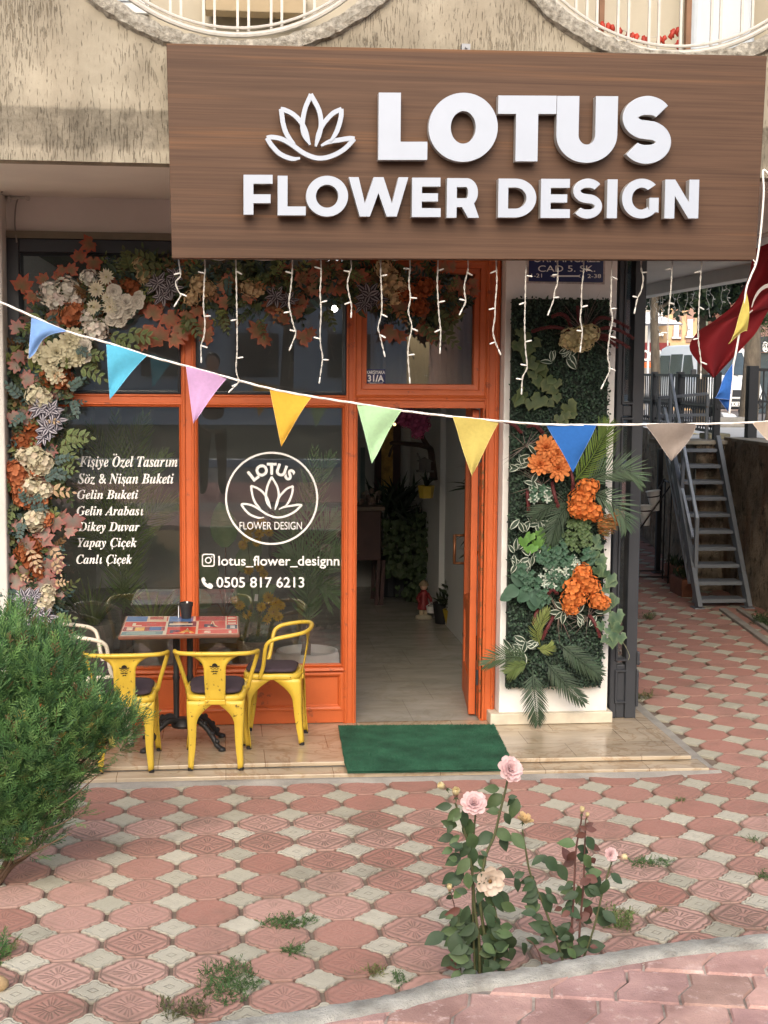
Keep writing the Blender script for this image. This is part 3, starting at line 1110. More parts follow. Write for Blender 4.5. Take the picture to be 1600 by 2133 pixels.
def glass(name, refl=1.62, dark=.9):
    mt = bpy.data.materials.new(name)
    mt.use_nodes = True
    nt = mt.node_tree
    nt.nodes.remove(nt.nodes['Principled BSDF'])
    L = nt.links.new
    out = nt.nodes['Material Output']
    tr = nd(nt, 'ShaderNodeBsdfTransparent')
    tr.inputs[0].default_value = (dark, dark * 1.0, dark * .98, 1)
    gl = nd(nt, 'ShaderNodeBsdfGlossy')
    gl.inputs['Roughness'].default_value = 0.0
    gl.inputs['Color'].default_value = (.95, .97, .96, 1)
    fr = nd(nt, 'ShaderNodeFresnel')
    fr.inputs[0].default_value = refl
    mx = nd(nt, 'ShaderNodeMixShader')
    L(fr.outputs[0], mx.inputs[0])
    L(tr.outputs[0], mx.inputs[1])
    L(gl.outputs[0], mx.inputs[2])
    df = nd(nt, 'ShaderNodeBsdfDiffuse')              # pale veil of dust and wipe marks, added to lighten the dark panes
    df.inputs[0].default_value = (.62, .62, .58, 1)
    tc = nd(nt, 'ShaderNodeTexCoord')
    mp = nd(nt, 'ShaderNodeMapping')
    mp.inputs['Scale'].default_value = (1.5, 1.5, 5)
    mp.inputs['Rotation'].default_value = (0, .5, 0)
    L(tc.outputs['Object'], mp.inputs[0])
    nz = nd(nt, 'ShaderNodeTexNoise', i_Scale=1.6, i_Detail=7.0, i_Roughness=.7)
    L(mp.outputs[0], nz.inputs['Vector'])
    mr = nd(nt, 'ShaderNodeMapRange')
    mr.inputs['From Min'].default_value = .3
    mr.inputs['From Max'].default_value = .75
    mr.inputs['To Min'].default_value = .003
    mr.inputs['To Max'].default_value = .04
    L(nz.outputs['Fac'], mr.inputs['Value'])
    m2 = nd(nt, 'ShaderNodeMixShader')
    L(mr.outputs[0], m2.inputs[0])
    L(mx.outputs[0], m2.inputs[1])
    L(df.outputs[0], m2.inputs[2])
    L(m2.outputs[0], out.inputs['Surface'])
    return mt
M_glass = glass('window_glass', 2.1)
X = lambda px, py=1000: PY(px, py).x
Z = lambda py, px=560: PY(px, py).z
shop = thing('shop_facade', 'orange and black wooden shop front with lettered display windows and open doorway', 'shop front', (-.3, 0, 0))
xa0, xa1 = X(22), X(48)                     # black stile
xb0, xb1 = X(378), X(409)
xc0, xc1 = X(717), X(744)
xd0, xd1 = X(1006), X(1037)
zt0, zt1 = Z(845), Z(822)                   # transom
zs = Z(1390)
ztop = ZT
mb = MB()
mb.box((xa0, -.02, .0), (xa1, .1, ztop))
mb.box((xa1, -.022, ztop - .085), (xd1 + .1, .1, ztop - .001))
mb.build('black_frame', M_blk, shop, bevel=.006)
# raised black bead inside the black frame
mb = MB()
bead = lambda a, d: [(0, -.005), (0, -.02 - d), (.006, -.027 - d), (.012, -.02 - d), (.016, -.008 - d * .4), (.016 + a, .02), (.016 + a, .045)]
mb.sweep_rect(xa1, xb0, zt1, ztop - .085, bead(.004, 0))
mb.sweep_rect(xb1, xc0 + .01, zt1, ztop - .085, bead(.004, 0))
mb.build('black_bead', M_blk, shop)
def post(x0, x1, z0, z1, name='mullion'):
    mb = MB()
    mb.box((x0, -.012, z0), (x1, .09, z1))
    w = x1 - x0
    for q in (.2, .8):
        c = x0 + w * q
        mb.tube([(c, -.014, z0), (c, -.014, z1)], .011, 8)
    mb.build(name, M_or, shop, bevel=.004)
post(xb0, xb1, .0, ztop - .086)
post(xc0, xc1, .0, ztop - .086)
post(xd0, xd1, .0, ztop - .02, 'door_jamb')
for (a, b) in ((xa1, xb0), (xb1, xc0)):
    mb = MB()
    mb.box((a, -.008, zt0), (b, .085, zt1))
    for q in (.12, .88):
        c = zt0 + (zt1 - zt0) * q
        mb.tube([(a, -.01, c), (b, -.01, c)], .0085, 8)
    mb.build('transom', M_or, shop, bevel=.003)
    # base below the window: sill moulding, recessed panel, plinth rail
    mb = MB()
    mb.box((a, .012, .0), (b, .085, zs))
    mb.prism([(a, .012, zs), (a, -.03, zs - .004), (a, -.034, zs - .022), (a, -.012, zs - .034), (a, .012, zs - .036)], (b - a, 0, 0))
    mb.box((a, -.006, .004), (b, .012, .085))
    mb.sweep_rect(a, b, .085, zs - .037, [(0, .0), (.0, -.012), (.014, -.014), (.026, -.006), (.03, .006), (.036, .011)])
    mb.build('base_panel', M_or, shop, bevel=.002)
# door head and the window over the door
zd0, zd1 = Z(850, 870), Z(829, 870)
zw0, zw1 = Z(805, 870), Z(562, 870)
mb = MB()
mb.box((xc1, -.008, zd0), (xd0, .09, zd1))
mb.tube([(xc1, -.01, zd1 - .008), (xd0, -.01, zd1 - .008)], .012, 8)
mb.build('door_head', M_or, shop, bevel=.003)
mb = MB()
mb.sweep_rect(xc1 - .03, xd0 + .015, zd1, Z(540, 870), [(0, .05), (0, -.022), (.012, -.03), (.02, -.022), (.03, -.02), (.05, -.02), (.056, -.004), (.07, -.002), (.085, .0), (.09, .02), (.09, .05)])
mb.build('casement_frame', M_or, shop)
mb = MB()
mb.box((xc1 - .03, .0, Z(540, 870)), (xd0 + .05, .09, ztop - .088))
mb.build('casement_head', M_or, shop)
GY = .042
panes = []
for (x0, x1, z0, z1) in ((xa1 + .008, xb0 - .002, zt1 + .0, ztop - .09), (xb1 + .002, xc0 - .002, zt1, ztop - .09),
                         (xa1 + .008, xb0 - .002, zs, zt0), (xb1 + .002, xc0 - .002, zs, zt0), (X(756, 700), X(998, 700), zw0 - .02, zw1 + .02)):
    mb = MB()
    mb.add([(x0, GY, z0), (x1, GY, z0), (x1, GY, z1), (x0, GY, z1)], [(0, 1, 2, 3)])
    panes.append(mb.build('window_pane', M_glass, shop))
for (x0, x1, z0, z1) in ((xa1, xb0, zs, zt0), (xb1, xc0, zs, zt0), (xb1, xc0, zt1, ztop - .086)):
    mb = MB()
    mb.sweep_rect(x0, x1, z0, z1, [(0, .04), (0, -.004), (.006, -.01), (.011, -.002), (.014, .02), (.014, .04)])
    mb.build('glazing_bead', M_or if z1 < 2.2 else M_blk, shop)

# ---------------------------------------------------------------- lettering helpers
def text_mesh(body, size=1.0, offset=0.0, shear=0.0, depth=0.0):
    cu = bpy.data.curves.new('t', 'FONT')
    cu.body = body
    cu.size = size
    cu.offset = offset
    cu.shear = shear
    cu.extrude = depth
    cu.resolution_u = 5
    t = bpy.data.objects.new('t', cu)
    col.objects.link(t)
    dg = bpy.context.evaluated_depsgraph_get()
    me = bpy.data.meshes.new_from_object(t.evaluated_get(dg))
    bpy.data.objects.remove(t)
    bpy.data.curves.remove(cu)
    vs = [tuple(v.co) for v in me.vertices]
    fs = [tuple(p.vertices) for p in me.polygons]
    bpy.data.meshes.remove(me)
    return vs, fs
def bbox(vs):
    return min(v[0] for v in vs), max(v[0] for v in vs), min(v[1] for v in vs), max(v[1] for v in vs)
def fit_text(mb, body, box, Y, refbody=None, th=.0016, yfix=None, **kw):
    """box: photo pixels (left, top, right, bottom) of the cap/ascender box; refbody gives the height that box spans."""
    vs, fs = text_mesh(body, depth=.5, **kw)
    a0, a1, b0, b1 = bbox(vs)
    if refbody:
        rvs, _ = text_mesh(refbody, **kw)
        _, _, b0, b1 = bbox(rvs)
    tl, tr = PY(box[0], box[1], Y), PY(box[2], box[1], Y)
    bl, br = PY(box[0], box[3], Y), PY(box[2], box[3], Y)
    out = []
    for x, y, z in vs:
        u, v = (x - a0) / (a1 - a0), (y - b0) / (b1 - b0)
        p = (bl * (1 - u) + br * u) * (1 - v) + (tl * (1 - u) + tr * u) * v
        out.append((p.x, Y + z * th, p.z))
    mb.add(out, fs)
    return mb
BI = {}
for i in range(26):
    BI[chr(65 + i)] = chr(0x1D468 + i)
    BI[chr(97 + i)] = chr(0x1D482 + i)
BI['\u0131'] = chr(0x1D73E)
def italic_line(mb, text, box, Y):
    base, marks = '', []
    for ch in text:
        for a, b_, k in (('\u015f', 's', 'ced'), ('\u00e7', 'c', 'ced'), ('\u00c7', 'C', 'ced'), ('\u00d6', 'O', 'uml'), ('\u00f6', 'o', 'uml')):
            if ch == a:
                marks.append((len(base), k, b_))
                ch = b_
        base += BI.get(ch, ch)
    vs, fs = text_mesh(base, depth=.5, offset=.006)
    a0, a1, b0, b1 = bbox(vs)
    _, _, c0, c1 = bbox(text_mesh(BI['K'])[0])
    n = len(vs)
    for i, k, b_ in marks:
        xl = bbox(text_mesh(base[:i], offset=.006)[0])[1] if i else a0
        xr = bbox(text_mesh(base[:i + 1], offset=.006)[0])[1]
        cx = (xl + xr) / 2
        if k == 'ced':
            m_ = MB()
            m_.tube([(cx - .01, 0, 0), (cx - .02, -.06, 0), (cx + .03, -.10, 0), (cx + .02, -.16, 0), (cx - .06, -.18, 0)], [.025, .025, .04, .04, .02], 6)
        else:
            m_ = MB()
            top = (c1 if b_ == 'O' else c1 * .68) + .13
            for s_ in (-.1, .1):
                m_.sphere((cx + s_ + .06, top, 0), .06, 10)
        vs = vs + [(x, y, z * 2) for x, y, z in m_.v]
        fs = fs + [tuple(q + n for q in f) for f in m_.f]
        n = len(vs)
    tl, tr = PY(box[0], box[1], Y), PY(box[2], box[1], Y)
    bl, br = PY(box[0], box[3], Y), PY(box[2], box[3], Y)
    out = []
    for x, y, z in vs:
        u, v = (x - a0) / (a1 - a0), (y - c0) / (c1 - c0)
        p = (bl * (1 - u) + br * u) * (1 - v) + (tl * (1 - u) + tr * u) * v
        out.append((p.x, Y + z * .0012, p.z))
    mb.add(out, fs)
M_vinyl = mat('white_vinyl', lin(242, 242, 238), .6, .02, 5)
VY = GY - .004
for text, box in (('Ki\u015fiye \u00d6zel Tasar\u0131m', (165, 951, 370, 972)), ('S\u00f6z & Ni\u015fan Buketi', (162, 987, 362, 1007)),
                  ('Gelin Buketi', (161, 1021, 288, 1039)), ('Gelin Arabas\u0131', (160, 1055, 299, 1073)), ('Dikey Duvar', (163, 1088, 291, 1106)),
                  ('Yapay \u00c7i\u00e7ek', (162, 1121, 285, 1139)), ('Canl\u0131 \u00c7i\u00e7ek', (159, 1156, 275, 1174))):
    mb = MB()
    italic_line(mb, text, box, VY)
    mb.build('window_lettering', M_vinyl, panes[2])
# round emblem
def ribbon(pts, w, taper=None):             # flat stroke outline from a centre line
    c = [V((p[0], p[1], 0)) for p in pts]
    c = spl(c, 7)
    N = len(c)
    Lf, Rt = [], []
    for i in range(N):
        t = (c[min(i + 1, N - 1)] - c[max(i - 1, 0)]).normalized()
        n = V((-t.y, t.x, 0))
        u = i / (N - 1)
        ww = w * (taper(u) if taper else 1) / 2
        Lf.append(c[i] + n * ww)
        Rt.append(c[i] - n * ww)
    return Lf, Rt
def stroke(mb, pts, w, place, depth, taper=None):   # solid stroke
    Lf, Rt = ribbon(pts, w, taper)
    n = len(Lf)
    vs = []
    for a, b in zip(Lf, Rt):
        vs += [place(a.x, a.y, 0), place(b.x, b.y, 0), place(a.x, a.y, depth), place(b.x, b.y, depth)]
    fs = []
    for i in range(n - 1):
        a, b = i * 4, i * 4 + 4
        fs += [(a, a + 1, b + 1, b), (a + 2, b + 2, b + 3, a + 3), (a, b, b + 2, a + 2), (a + 1, a + 3, b + 3, b + 1)]
    fs += [(0, 2, 3, 1), (4 * n - 4, 4 * n - 3, 4 * n - 1, 4 * n - 2)]
    mb.add(vs, fs)
LOTUS = [                                   # (points, thin start, thin end)
    ([(232, 252), (205, 254), (165, 238), (136, 208), (122, 185)], 1, 0),
    ([(121, 186), (138, 183), (170, 189), (205, 208), (245, 236), (290, 252), (335, 246), (380, 222), (413, 188)], 0, 0),
    ([(414, 189), (398, 187), (365, 192), (330, 198), (302, 211)], 0, 1),
    ([(214, 206), (190, 178), (176, 140), (169, 90)], 1, 0), ([(167, 91), (182, 94), (212, 110), (238, 138), (254, 172), (264, 208)], 0, 1),
    ([(266, 208), (248, 180), (240, 145), (248, 92), (269, 42)], 1, 0), ([(267, 42), (294, 92), (302, 135), (296, 176), (284, 214)], 0, 1),
    ([(284, 212), (292, 178), (308, 142), (340, 106), (371, 91)], 1, 0), ([(369, 90), (368, 120), (354, 165), (332, 198)], 0, 1)]
def lotus(mb, box, Y, depth, w=11.5, sx=1.0):
    # drawing units 122..412 by 42..255 -> photo box
    def place(x, y, d, off=0):
        px = box[0] + (x - 118) / (416 - 118) * (box[2] - box[0])
        py = box[1] + (y - 38) / (258 - 38) * (box[3] - box[1])
        p = PY(px, py, Y)
        return (p.x, Y - off + d, p.z)
    for q, (s_, t0, t1) in enumerate(LOTUS):
        pl = (lambda q: (lambda x, y, d: place(x, y, d, q * .0006)))(q)
        stroke(mb, s_, w, pl, depth, lambda u: min(1, .45 + 2 * u if t0 else 1, .45 + 2 * (1 - u) if t1 else 1))
mb = MB()
cx_, cy_, cr_ = 566, 1038, 97
n = 96
vs, fs = [], []
for i in range(n):
    a = 2 * math.pi * i / n
    for r_ in (cr_, cr_ - 4):
        p = PY(cx_ + r_ * math.cos(a), cy_ + r_ * math.sin(a), VY)
        vs += [p, p + V((0, .001, 0))]
for i in range(n):
    a, b = i * 4, ((i + 1) % n) * 4
    fs += [(a, a + 2, b + 2, b), (a + 1, b + 1, b + 3, a + 3), (a, b, b + 1, a + 1), (a + 2, a + 3, b + 3, b + 2)]
mb.add(vs, fs)
lotus(mb, (501, 991, 630, 1080), VY, .001, 10.5)
for ch, ang in zip('LOTUS', (-37, -19, 0, 18.5, 36.5)):
    vs, fs = text_mesh(ch, offset=.045, depth=.5)
    a0, a1, b0, b1 = bbox(vs)
    a = rad(ang)
    out = []
    for x, y, z in vs:
        u = (x - (a0 + a1) / 2) / .72 * 22.5
        v = (y - b0) / (b1 - b0) * 25 + 51
        px = cx_ + u * math.cos(a) + v * math.sin(a)
        py = cy_ + 2 - (v * math.cos(a) - u * math.sin(a))
        p = PY(px, py, VY)
        out.append((p.x, VY + z * .001, p.z))
    mb.add(out, fs)
fit_text(mb, 'FLOWER DESIGN', (499, 1087, 629, 1103), VY, th=.001)
mb.build('window_emblem', M_vinyl, panes[3])
mb = MB()
fit_text(mb, 'lotus_flower_designn', (455, 1158, 707, 1178), VY, refbody='ld', th=.001, offset=.012)
mb.build('window_lettering', M_vinyl, panes[3])
mb = MB()
fit_text(mb, '0505 817 6213', (451, 1202, 634, 1224), VY, th=.001, offset=.012)
mb.build('window_lettering', M_vinyl, panes[3])
def rr(cx, cy, h, r, n=8):
    o = []
    for qx, qy, st in ((1, 1, 0), (-1, 1, 90), (-1, -1, 180), (1, -1, 270)):
        for i in range(n + 1):
            a = rad(st + 90 * i / n)
            o.append((cx + qx * (h - r) + r * math.cos(a), cy + qy * (h - r) + r * math.sin(a)))
    return o
def wplace(x, y, z):
    p = PY(x, -y, VY)
    return (p.x, VY - z * .001, p.z)
mb = flat_curve('i', [rr(434, -1167, 13.5, 5), rr(434, -1167, 11, 3.2)], 1, None, wplace)
m2_ = flat_curve('i', [circ(434, -1167, 7, 32), circ(434, -1167, 4.6, 32)], 1, None, wplace)
mb.add(m2_.v, m2_.f)
m2_ = flat_curve('i', [circ(441.3, -1160, 1.5, 12)], 1, None, wplace)
mb.add(m2_.v, m2_.f)
mb.build('camera_icon', M_vinyl, panes[3])
mb = MB()
stroke(mb, [(422.5, 1205), (424, 1212), (430, 1219), (437, 1223), (442, 1223)], 6, lambda x, y, d: (PY(x, y, VY).x, VY + d, PY(x, y, VY).z), .001)
m2_ = flat_curve('i', [[(420, -1204), (425, -1202), (429, -1209), (425, -1213), (421, -1211)]], 1, None, wplace)
mb.add([(x, y - .0012, z) for x, y, z in m2_.v], m2_.f)
m2_ = flat_curve('i', [[(433, -1217), (437, -1214), (444, -1219), (443, -1224), (437, -1226), (434, -1223)]], 1, None, wplace)
mb.add([(x, y - .0012, z) for x, y, z in m2_.v], m2_.f)
mb.build('phone_icon', M_vinyl, panes[3])
# blue house number plate behind the glass over the door
M_blue = mat('enamel_blue', lin(38, 46, 92), .3, .08, 6)
mb = MB()
a, b = PY(762, 806, GY - .006), PY(803, 769, GY - .006)
mb.box((a.x, GY - .008, a.z), (b.x, GY - .005, b.z))
pl = mb.build('number_plate', M_blue, panes[4])
mb = MB()
fit_text(mb, 'KAR\u015eIYAKA', (764, 772, 802, 779), GY - .0095, refbody='K', th=.001, offset=.015)
fit_text(mb, '31/A', (766, 781, 800, 795), GY - .0095, refbody='3', th=.001, offset=.03)
fit_text(mb, 'ORHAN GAZ\u0130', (768, 797, 798, 800.5), GY - .0095, refbody='O', th=.001, offset=.015)
fit_text(mb, 'CADDES\u0130', (772, 802, 796, 805), GY - .0095, refbody='C', th=.001, offset=.015)
mb.build('plate_lettering', M_vinyl, pl)

# open door leaf, swung into the shop
hx = X(1004)
h0 = V((hx - .006, .095, 0)); dv = V((.115, 1.0, 0)).normalized(); wn_ = V((dv.y, -dv.x, 0))
LW = .80
zb, zh = .015, zd0 - .012
mb = MB()
p0 = h0; p1 = h0 + dv * LW
def leafbox(mb, u0, u1, w0, w1, z0, z1):
    q = [p0 + dv * u0 + wn_ * w0, p0 + dv * u1 + wn_ * w0, p0 + dv * u1 + wn_ * w1, p0 + dv * u0 + wn_ * w1]
    mb.prism([(p.x, p.y, z0) for p in q], (0, 0, z1 - z0))
for u0, u1 in ((0, .11), (LW - .11, LW)):
    leafbox(mb, u0, u1, -.045, 0, zb, zh)
for z0, z1 in ((zb, zb + .22), (.62, .72), (zh - .12, zh)):
    leafbox(mb, .11, LW - .11, -.043, -.002, z0, z1)
leafbox(mb, .11, LW - .11, -.032, -.012, zb + .22, .62)
dl = mb.build('door_leaf', M_or, shop, bevel=.004)
mb = MB()
leafbox(mb, .11, LW - .11, -.024, -.02, .72, zh - .12)
mb.build('door_pane', M_glass, dl)
mb = MB()
hp = p0 + dv * (LW - .06)
nn = -wn_
for z in (.93, 1.13):
    mb.tube([(hp.x - nn.x * .0 + wn_.x * -.045, hp.y - wn_.y * .045, z), (hp.x - wn_.x * .115, hp.y - wn_.y * .115, z)], .009, 8)
mb.tube([(hp.x - wn_.x * .115, hp.y - wn_.y * .115, z) for z in (.925, 1.0, 1.135)], .011, 8)
mb.build('handle', mat('bronze', lin(120, 78, 48), .4, .15, 12, metal=.5), dl, smooth=True)
mb = MB()
mb.box((hx - .002, -.012, .012), (hx + .028, .09, zd0))
mb.build('worn_stop', M_orold, shop, bevel=.003)
for z in (.28, 1.75):
    mb = MB()
    mb.tube([(hx - .004, .03, z - .05), (hx - .004, .03, z + .05)], .009, 8)
    mb.build('hinge', M_blk, dl)

# black glazed corner bay right of the pillar
bay = thing('corner_bay', 'dark grey glazed corner post at the right end of the shop', 'window bay', (1.76, 0, 0))
bx0, bx1 = PY(1279, 1000, 0).x, PY(1334, 1000, 0).x
mb = MB()
mb.box((bx0, -.02, .0), (bx0 + .045, .09, SO - .01))
mb.box((bx1 - .075, -.03, .0), (bx1, .09, SO - .01))
mb.box((bx0 + .045, -.016, .0), (bx1 - .075, .08, .36))
mb.box((bx0 + .045, -.016, Z(856, 1300) - .035), (bx1 - .075, .08, Z(856, 1300) + .035))
mb.box((bx1 - .005, -.045, .36), (bx1 + .016, .06, .45))
mb.box((bx1 - .005, -.045, .08), (bx1 + .012, .06, .33))
mb.build('bay_frame', M_blk, bay, bevel=.006)
mb = MB()
for z0, z1 in ((.385, Z(856, 1300) - .04), (Z(856, 1300) + .04, SO - .06)):
    mb.sweep_rect(bx0 + .03, bx1 - .06, z0, z1, [(0, -.018), (.004, -.036), (.014, -.036), (.02, -.018), (.024, .03)])
mb.sweep_rect(bx0 + .03, bx1 - .06, .1, .33, [(0, -.018), (.004, -.034), (.014, -.034), (.02, -.018), (.024, -.014)])
mb.build('bay_moulding', M_blk, bay)
mb = MB()
mb.box((bx0 + .045, .02, .36), (bx1 - .075, .026, SO - .02))
mb.build('bay_pane', M_glass, bay)
mb = MB()                                    # the bay's return along the side street
mb.box((bx1 - .04, .09, .0), (bx1 - .01, 5.8, .36))
for y in (1.6, 3.2, 4.8):
    mb.box((bx1 - .045, y, .36), (bx1 - .005, y + .07, SO - .01))
mb.build('side_frame', M_blk, bay)
mb = MB()
mb.box((bx1 - .03, .1, .36), (bx1 - .024, 5.8, SO - .01))
mb.build('side_pane', M_glass, bay)

# ================================================================ the room behind
M_tile = marble('shop_floor', lin(160, 157, 147), lin(174, 170, 160), (.92, .9, .86), .6, .6, .96, (.72, .70, .66))
mb = MB()
mb.add([(-2.2, .0, .003), (1.86, .0, .003), (1.86, 6.2, .003), (-2.2, 6.2, .003)], [(0, 1, 2, 3)])
structure(mb.build('shop_floor', M_tile))
room = thing('shop_room', 'dim grey plastered room seen through the open doorway', 'room', (0, 5.9, 0))
mb = MB()
mb.box((-2.25, .16, -.02), (-2.17, 6.2, SO))
mb.box((-2.2, 5.9, -.02), (1.95, 6.05, SO))
mb.build('back_wall', M_wallgrey, room)
mb = MB()
mb.box((1.09, 3.62, -.02), (1.25, 3.9, SO))
mb.box((1.12, 3.9, -.02), (1.22, 5.9, SO))
mb.build('wall_column', M_wallgrey, room)
mb = MB()
mb.box((1.14, 1.1, -.02), (1.25, 3.62, SO))
mb.build('side_wall', M_wallgrey, room)
mb = MB()
mb.box((-2.25, .16, SO - .25), (1.95, 6.2, SO - .21))
mb.build('room_ceiling', mat('grey_ceiling', lin(120, 118, 112), .9, .05, 3), room)
# ================================================================ the big sign
SY = -1.80
def wood_sign():
    mt = mat('walnut_laminate', lin(80, 59, 45), .5, .10, 2.2, .04, 200, spec=.25, c2=lin(95, 71, 55), stretch=(.5, 1, 30), det=9)
    nt = mt.node_tree
    L = nt.links.new
    b = nt.nodes['Principled BSDF']
    src = b.inputs['Base Color'].links[0].from_socket
    tc = nd(nt, 'ShaderNodeTexCoord')
    for scl, pos, colr, f in (((.22, 1, 15), .66, lin(136, 96, 62), .75), ((.35, 1, 26), .64, lin(58, 41, 32), .6), ((.5, 1, 130), .6, lin(68, 48, 37), .5)):
        mp = nd(nt, 'ShaderNodeMapping')
        mp.inputs['Scale'].default_value = scl
        mp.inputs['Location'].default_value = (scl[2] * .3, 0, scl[2])
        L(tc.outputs['Object'], mp.inputs[0])
        nz = nd(nt, 'ShaderNodeTexNoise', i_Scale=1.0, i_Detail=5.0, i_Roughness=.6, i_Distortion=.35)
        L(mp.outputs[0], nz.inputs['Vector'])
        rp = nd(nt, 'ShaderNodeValToRGB')
        rp.color_ramp.elements[0].position = pos - .1
        rp.color_ramp.elements[1].position = pos + .06
        rp.color_ramp.elements[1].color = (f, f, f, 1)
        L(nz.outputs['Fac'], rp.inputs['Fac'])
        mx = nd(nt, 'ShaderNodeMix', data_type='RGBA')
        L(rp.outputs['Color'], mx.inputs[0])
        L(src, mx.inputs[6])
        mx.inputs[7].default_value = (*colr, 1)
        src = mx.outputs[2]
    L(src, b.inputs['Base Color'])
    return mt
M_wood = wood_sign()
sg = thing('shop_sign', 'large walnut shop sign with raised white lettering and lotus emblem', 'sign', (.4, SY, 3.37))
TL, TR, BR_, BL = PY(347, 92, SY), PY(1595, 118, SY), PY(1577, 541, SY - .0), PY(358, 537, SY)
mb = MB()
lean = .035
f4 = [V((TL.x, SY - .02, TL.z)), V((TR.x, SY - .02, TR.z)), V((BR_.x, SY + .015, BR_.z)), V((BL.x, SY + .015, BL.z))]
b4 = [p + V((0, .10, 0)) for p in f4]
mb.add(f4 + b4, [(3, 2, 1, 0), (4, 5, 6, 7), (0, 1, 5, 4), (1, 2, 6, 5), (2, 3, 7, 6), (3, 0, 4, 7)])
mb.build('panel', M_wood, sg, bevel=.003)
M_letw = mat('letter_face', lin(172, 181, 194), .35, .02, 8)
M_lets = mat('letter_return', lin(176, 174, 170), .4, .05, 8)
def arc(cx, cy, rx, ry, a0, a1, n=20):
    return [(cx + rx * math.cos(rad(a0 + (a1 - a0) * i / n)), cy + ry * math.sin(rad(a0 + (a1 - a0) * i / n))) for i in range(n + 1)]
def glyph(ch, w, h, s, t):                  # loops of one block capital: s stem width, t bar thickness
    if ch == 'L': return [[(0, 0), (w, 0), (w, t), (s, t), (s, h), (0, h)]]
    if ch == 'I': return [[(0, 0), (w, 0), (w, h), (0, h)]]
    if ch == 'T': return [[((w - s) / 2, 0), ((w + s) / 2, 0), ((w + s) / 2, h - t), (w, h - t), (w, h), (0, h), (0, h - t), ((w - s) / 2, h - t)]]
    if ch == 'F':
        m_ = h * .40
        return [[(0, 0), (s, 0), (s, m_ - t * .5), (w * .93, m_ - t * .5), (w * .93, m_ + t * .5), (s, m_ + t * .5), (s, h - t), (w, h - t), (w, h), (0, h)]]
    if ch == 'E':
        m_ = h * .5
        return [[(0, 0), (w, 0), (w, t), (s, t), (s, m_ - t * .46), (w * .9, m_ - t * .46), (w * .9, m_ + t * .46), (s, m_ + t * .46), (s, h - t), (w * .98, h - t), (w * .98, h), (0, h)]]
    if ch == 'N': return [[(0, 0), (s, 0), (s, h * .58), (w - s * 1.0, 0), (w, 0), (w, h), (w - s, h), (w - s, h * .42), (s * 1.0, h), (0, h)]]
    if ch == 'W':
        b1, b2 = w * .19, w * .81 - s
        return [[(0, h), (b1, 0), (b1 + s * 1.02, 0), (w * .5, h * .60), (b2 - s * .02, 0), (b2 + s, 0), (w, h), (w - s * 1.0, h), (b2 + s * .5, h * .34), (w * .5 + s * .5, h), (w * .5 - s * .5, h), (b1 + s * .5, h * .34), (s * 1.0, h)]]
    if ch == 'O': return [arc(w / 2, h / 2, w / 2, h / 2, 0, 354, 59), arc(w / 2, h / 2, w / 2 - s, h / 2 - t, 0, 354, 59)]
    if ch == 'U':
        r = h * .42
        return [[(0, h)] + arc(w / 2, r, w / 2, r, 180, 360, 30) + [(w, h), (w - s, h)] + arc(w / 2, r, w / 2 - s, r - t, 360, 180, 30) + [(s, h)]]
    if ch == 'D':
        rx = w * .56
        c = w - rx
        return [[(0, 0)] + arc(c, h / 2, rx, h / 2, -90, 90, 30) + [(0, h)], [(s, t)] + arc(c, h / 2, rx - s, h / 2 - t, -90, 90, 26) + [(s, h - t)]]
    if ch == 'R':
        a = h * .27
        ry = (h - a) / 2
        rx = w * .36
        c = w * .955 - rx
        cy = a + ry
        return [[(0, 0), (s, 0), (s, a), (w * .47, a), (w - s * 1.12, 0), (w, 0)] + arc(c, cy, rx, ry, -48, 90, 26) + [(0, h)],
                [(s, a + t)] + arc(c, cy, rx - s, ry - t, -90, 90, 22) + [(s, h - t)]]
    if ch == 'G':
        o = arc(w * .52, h / 2, w * .52, h / 2, 44, 318, 52)
        i_ = arc(w * .52, h / 2, w * .52 - s, h / 2 - t, 312, 50, 46)
        return [o + [(w * .985, h * .14), (w * .985, h * .52), (w * .985 - s * .95, h * .52), (w * .985 - s * .95, h * .21)] + i_]
    if ch == 'S':
        q = t * 1.02
        ry1 = (h - q) / 4
        c1, c2 = h - q / 2 - ry1, q / 2 + ry1
        rx = w / 2 - s * .48
        pts = arc(w * .5, c1, rx, ry1, 30, 250, 34) + arc(w * .5, c2, rx, ry1, 70, -150, 34)
        Lf, Rt = [], []
        N = len(pts)
        for k in range(N):
            a_, b_ = pts[max(k - 1, 0)], pts[min(k + 1, N - 1)]
            d = V((b_[0] - a_[0], b_[1] - a_[1])).normalized()
            nx, ny = -d.y, d.x
            th_ = q * (1.04 - .16 * abs(d.y))
            Lf.append((pts[k][0] + nx * th_ / 2, pts[k][1] + ny * th_ / 2))
            Rt.append((pts[k][0] - nx * th_ / 2, pts[k][1] - ny * th_ / 2))
        return [Lf, Rt]
LY0, LY1 = SY - .078, SY - .022              # front and back of the letters
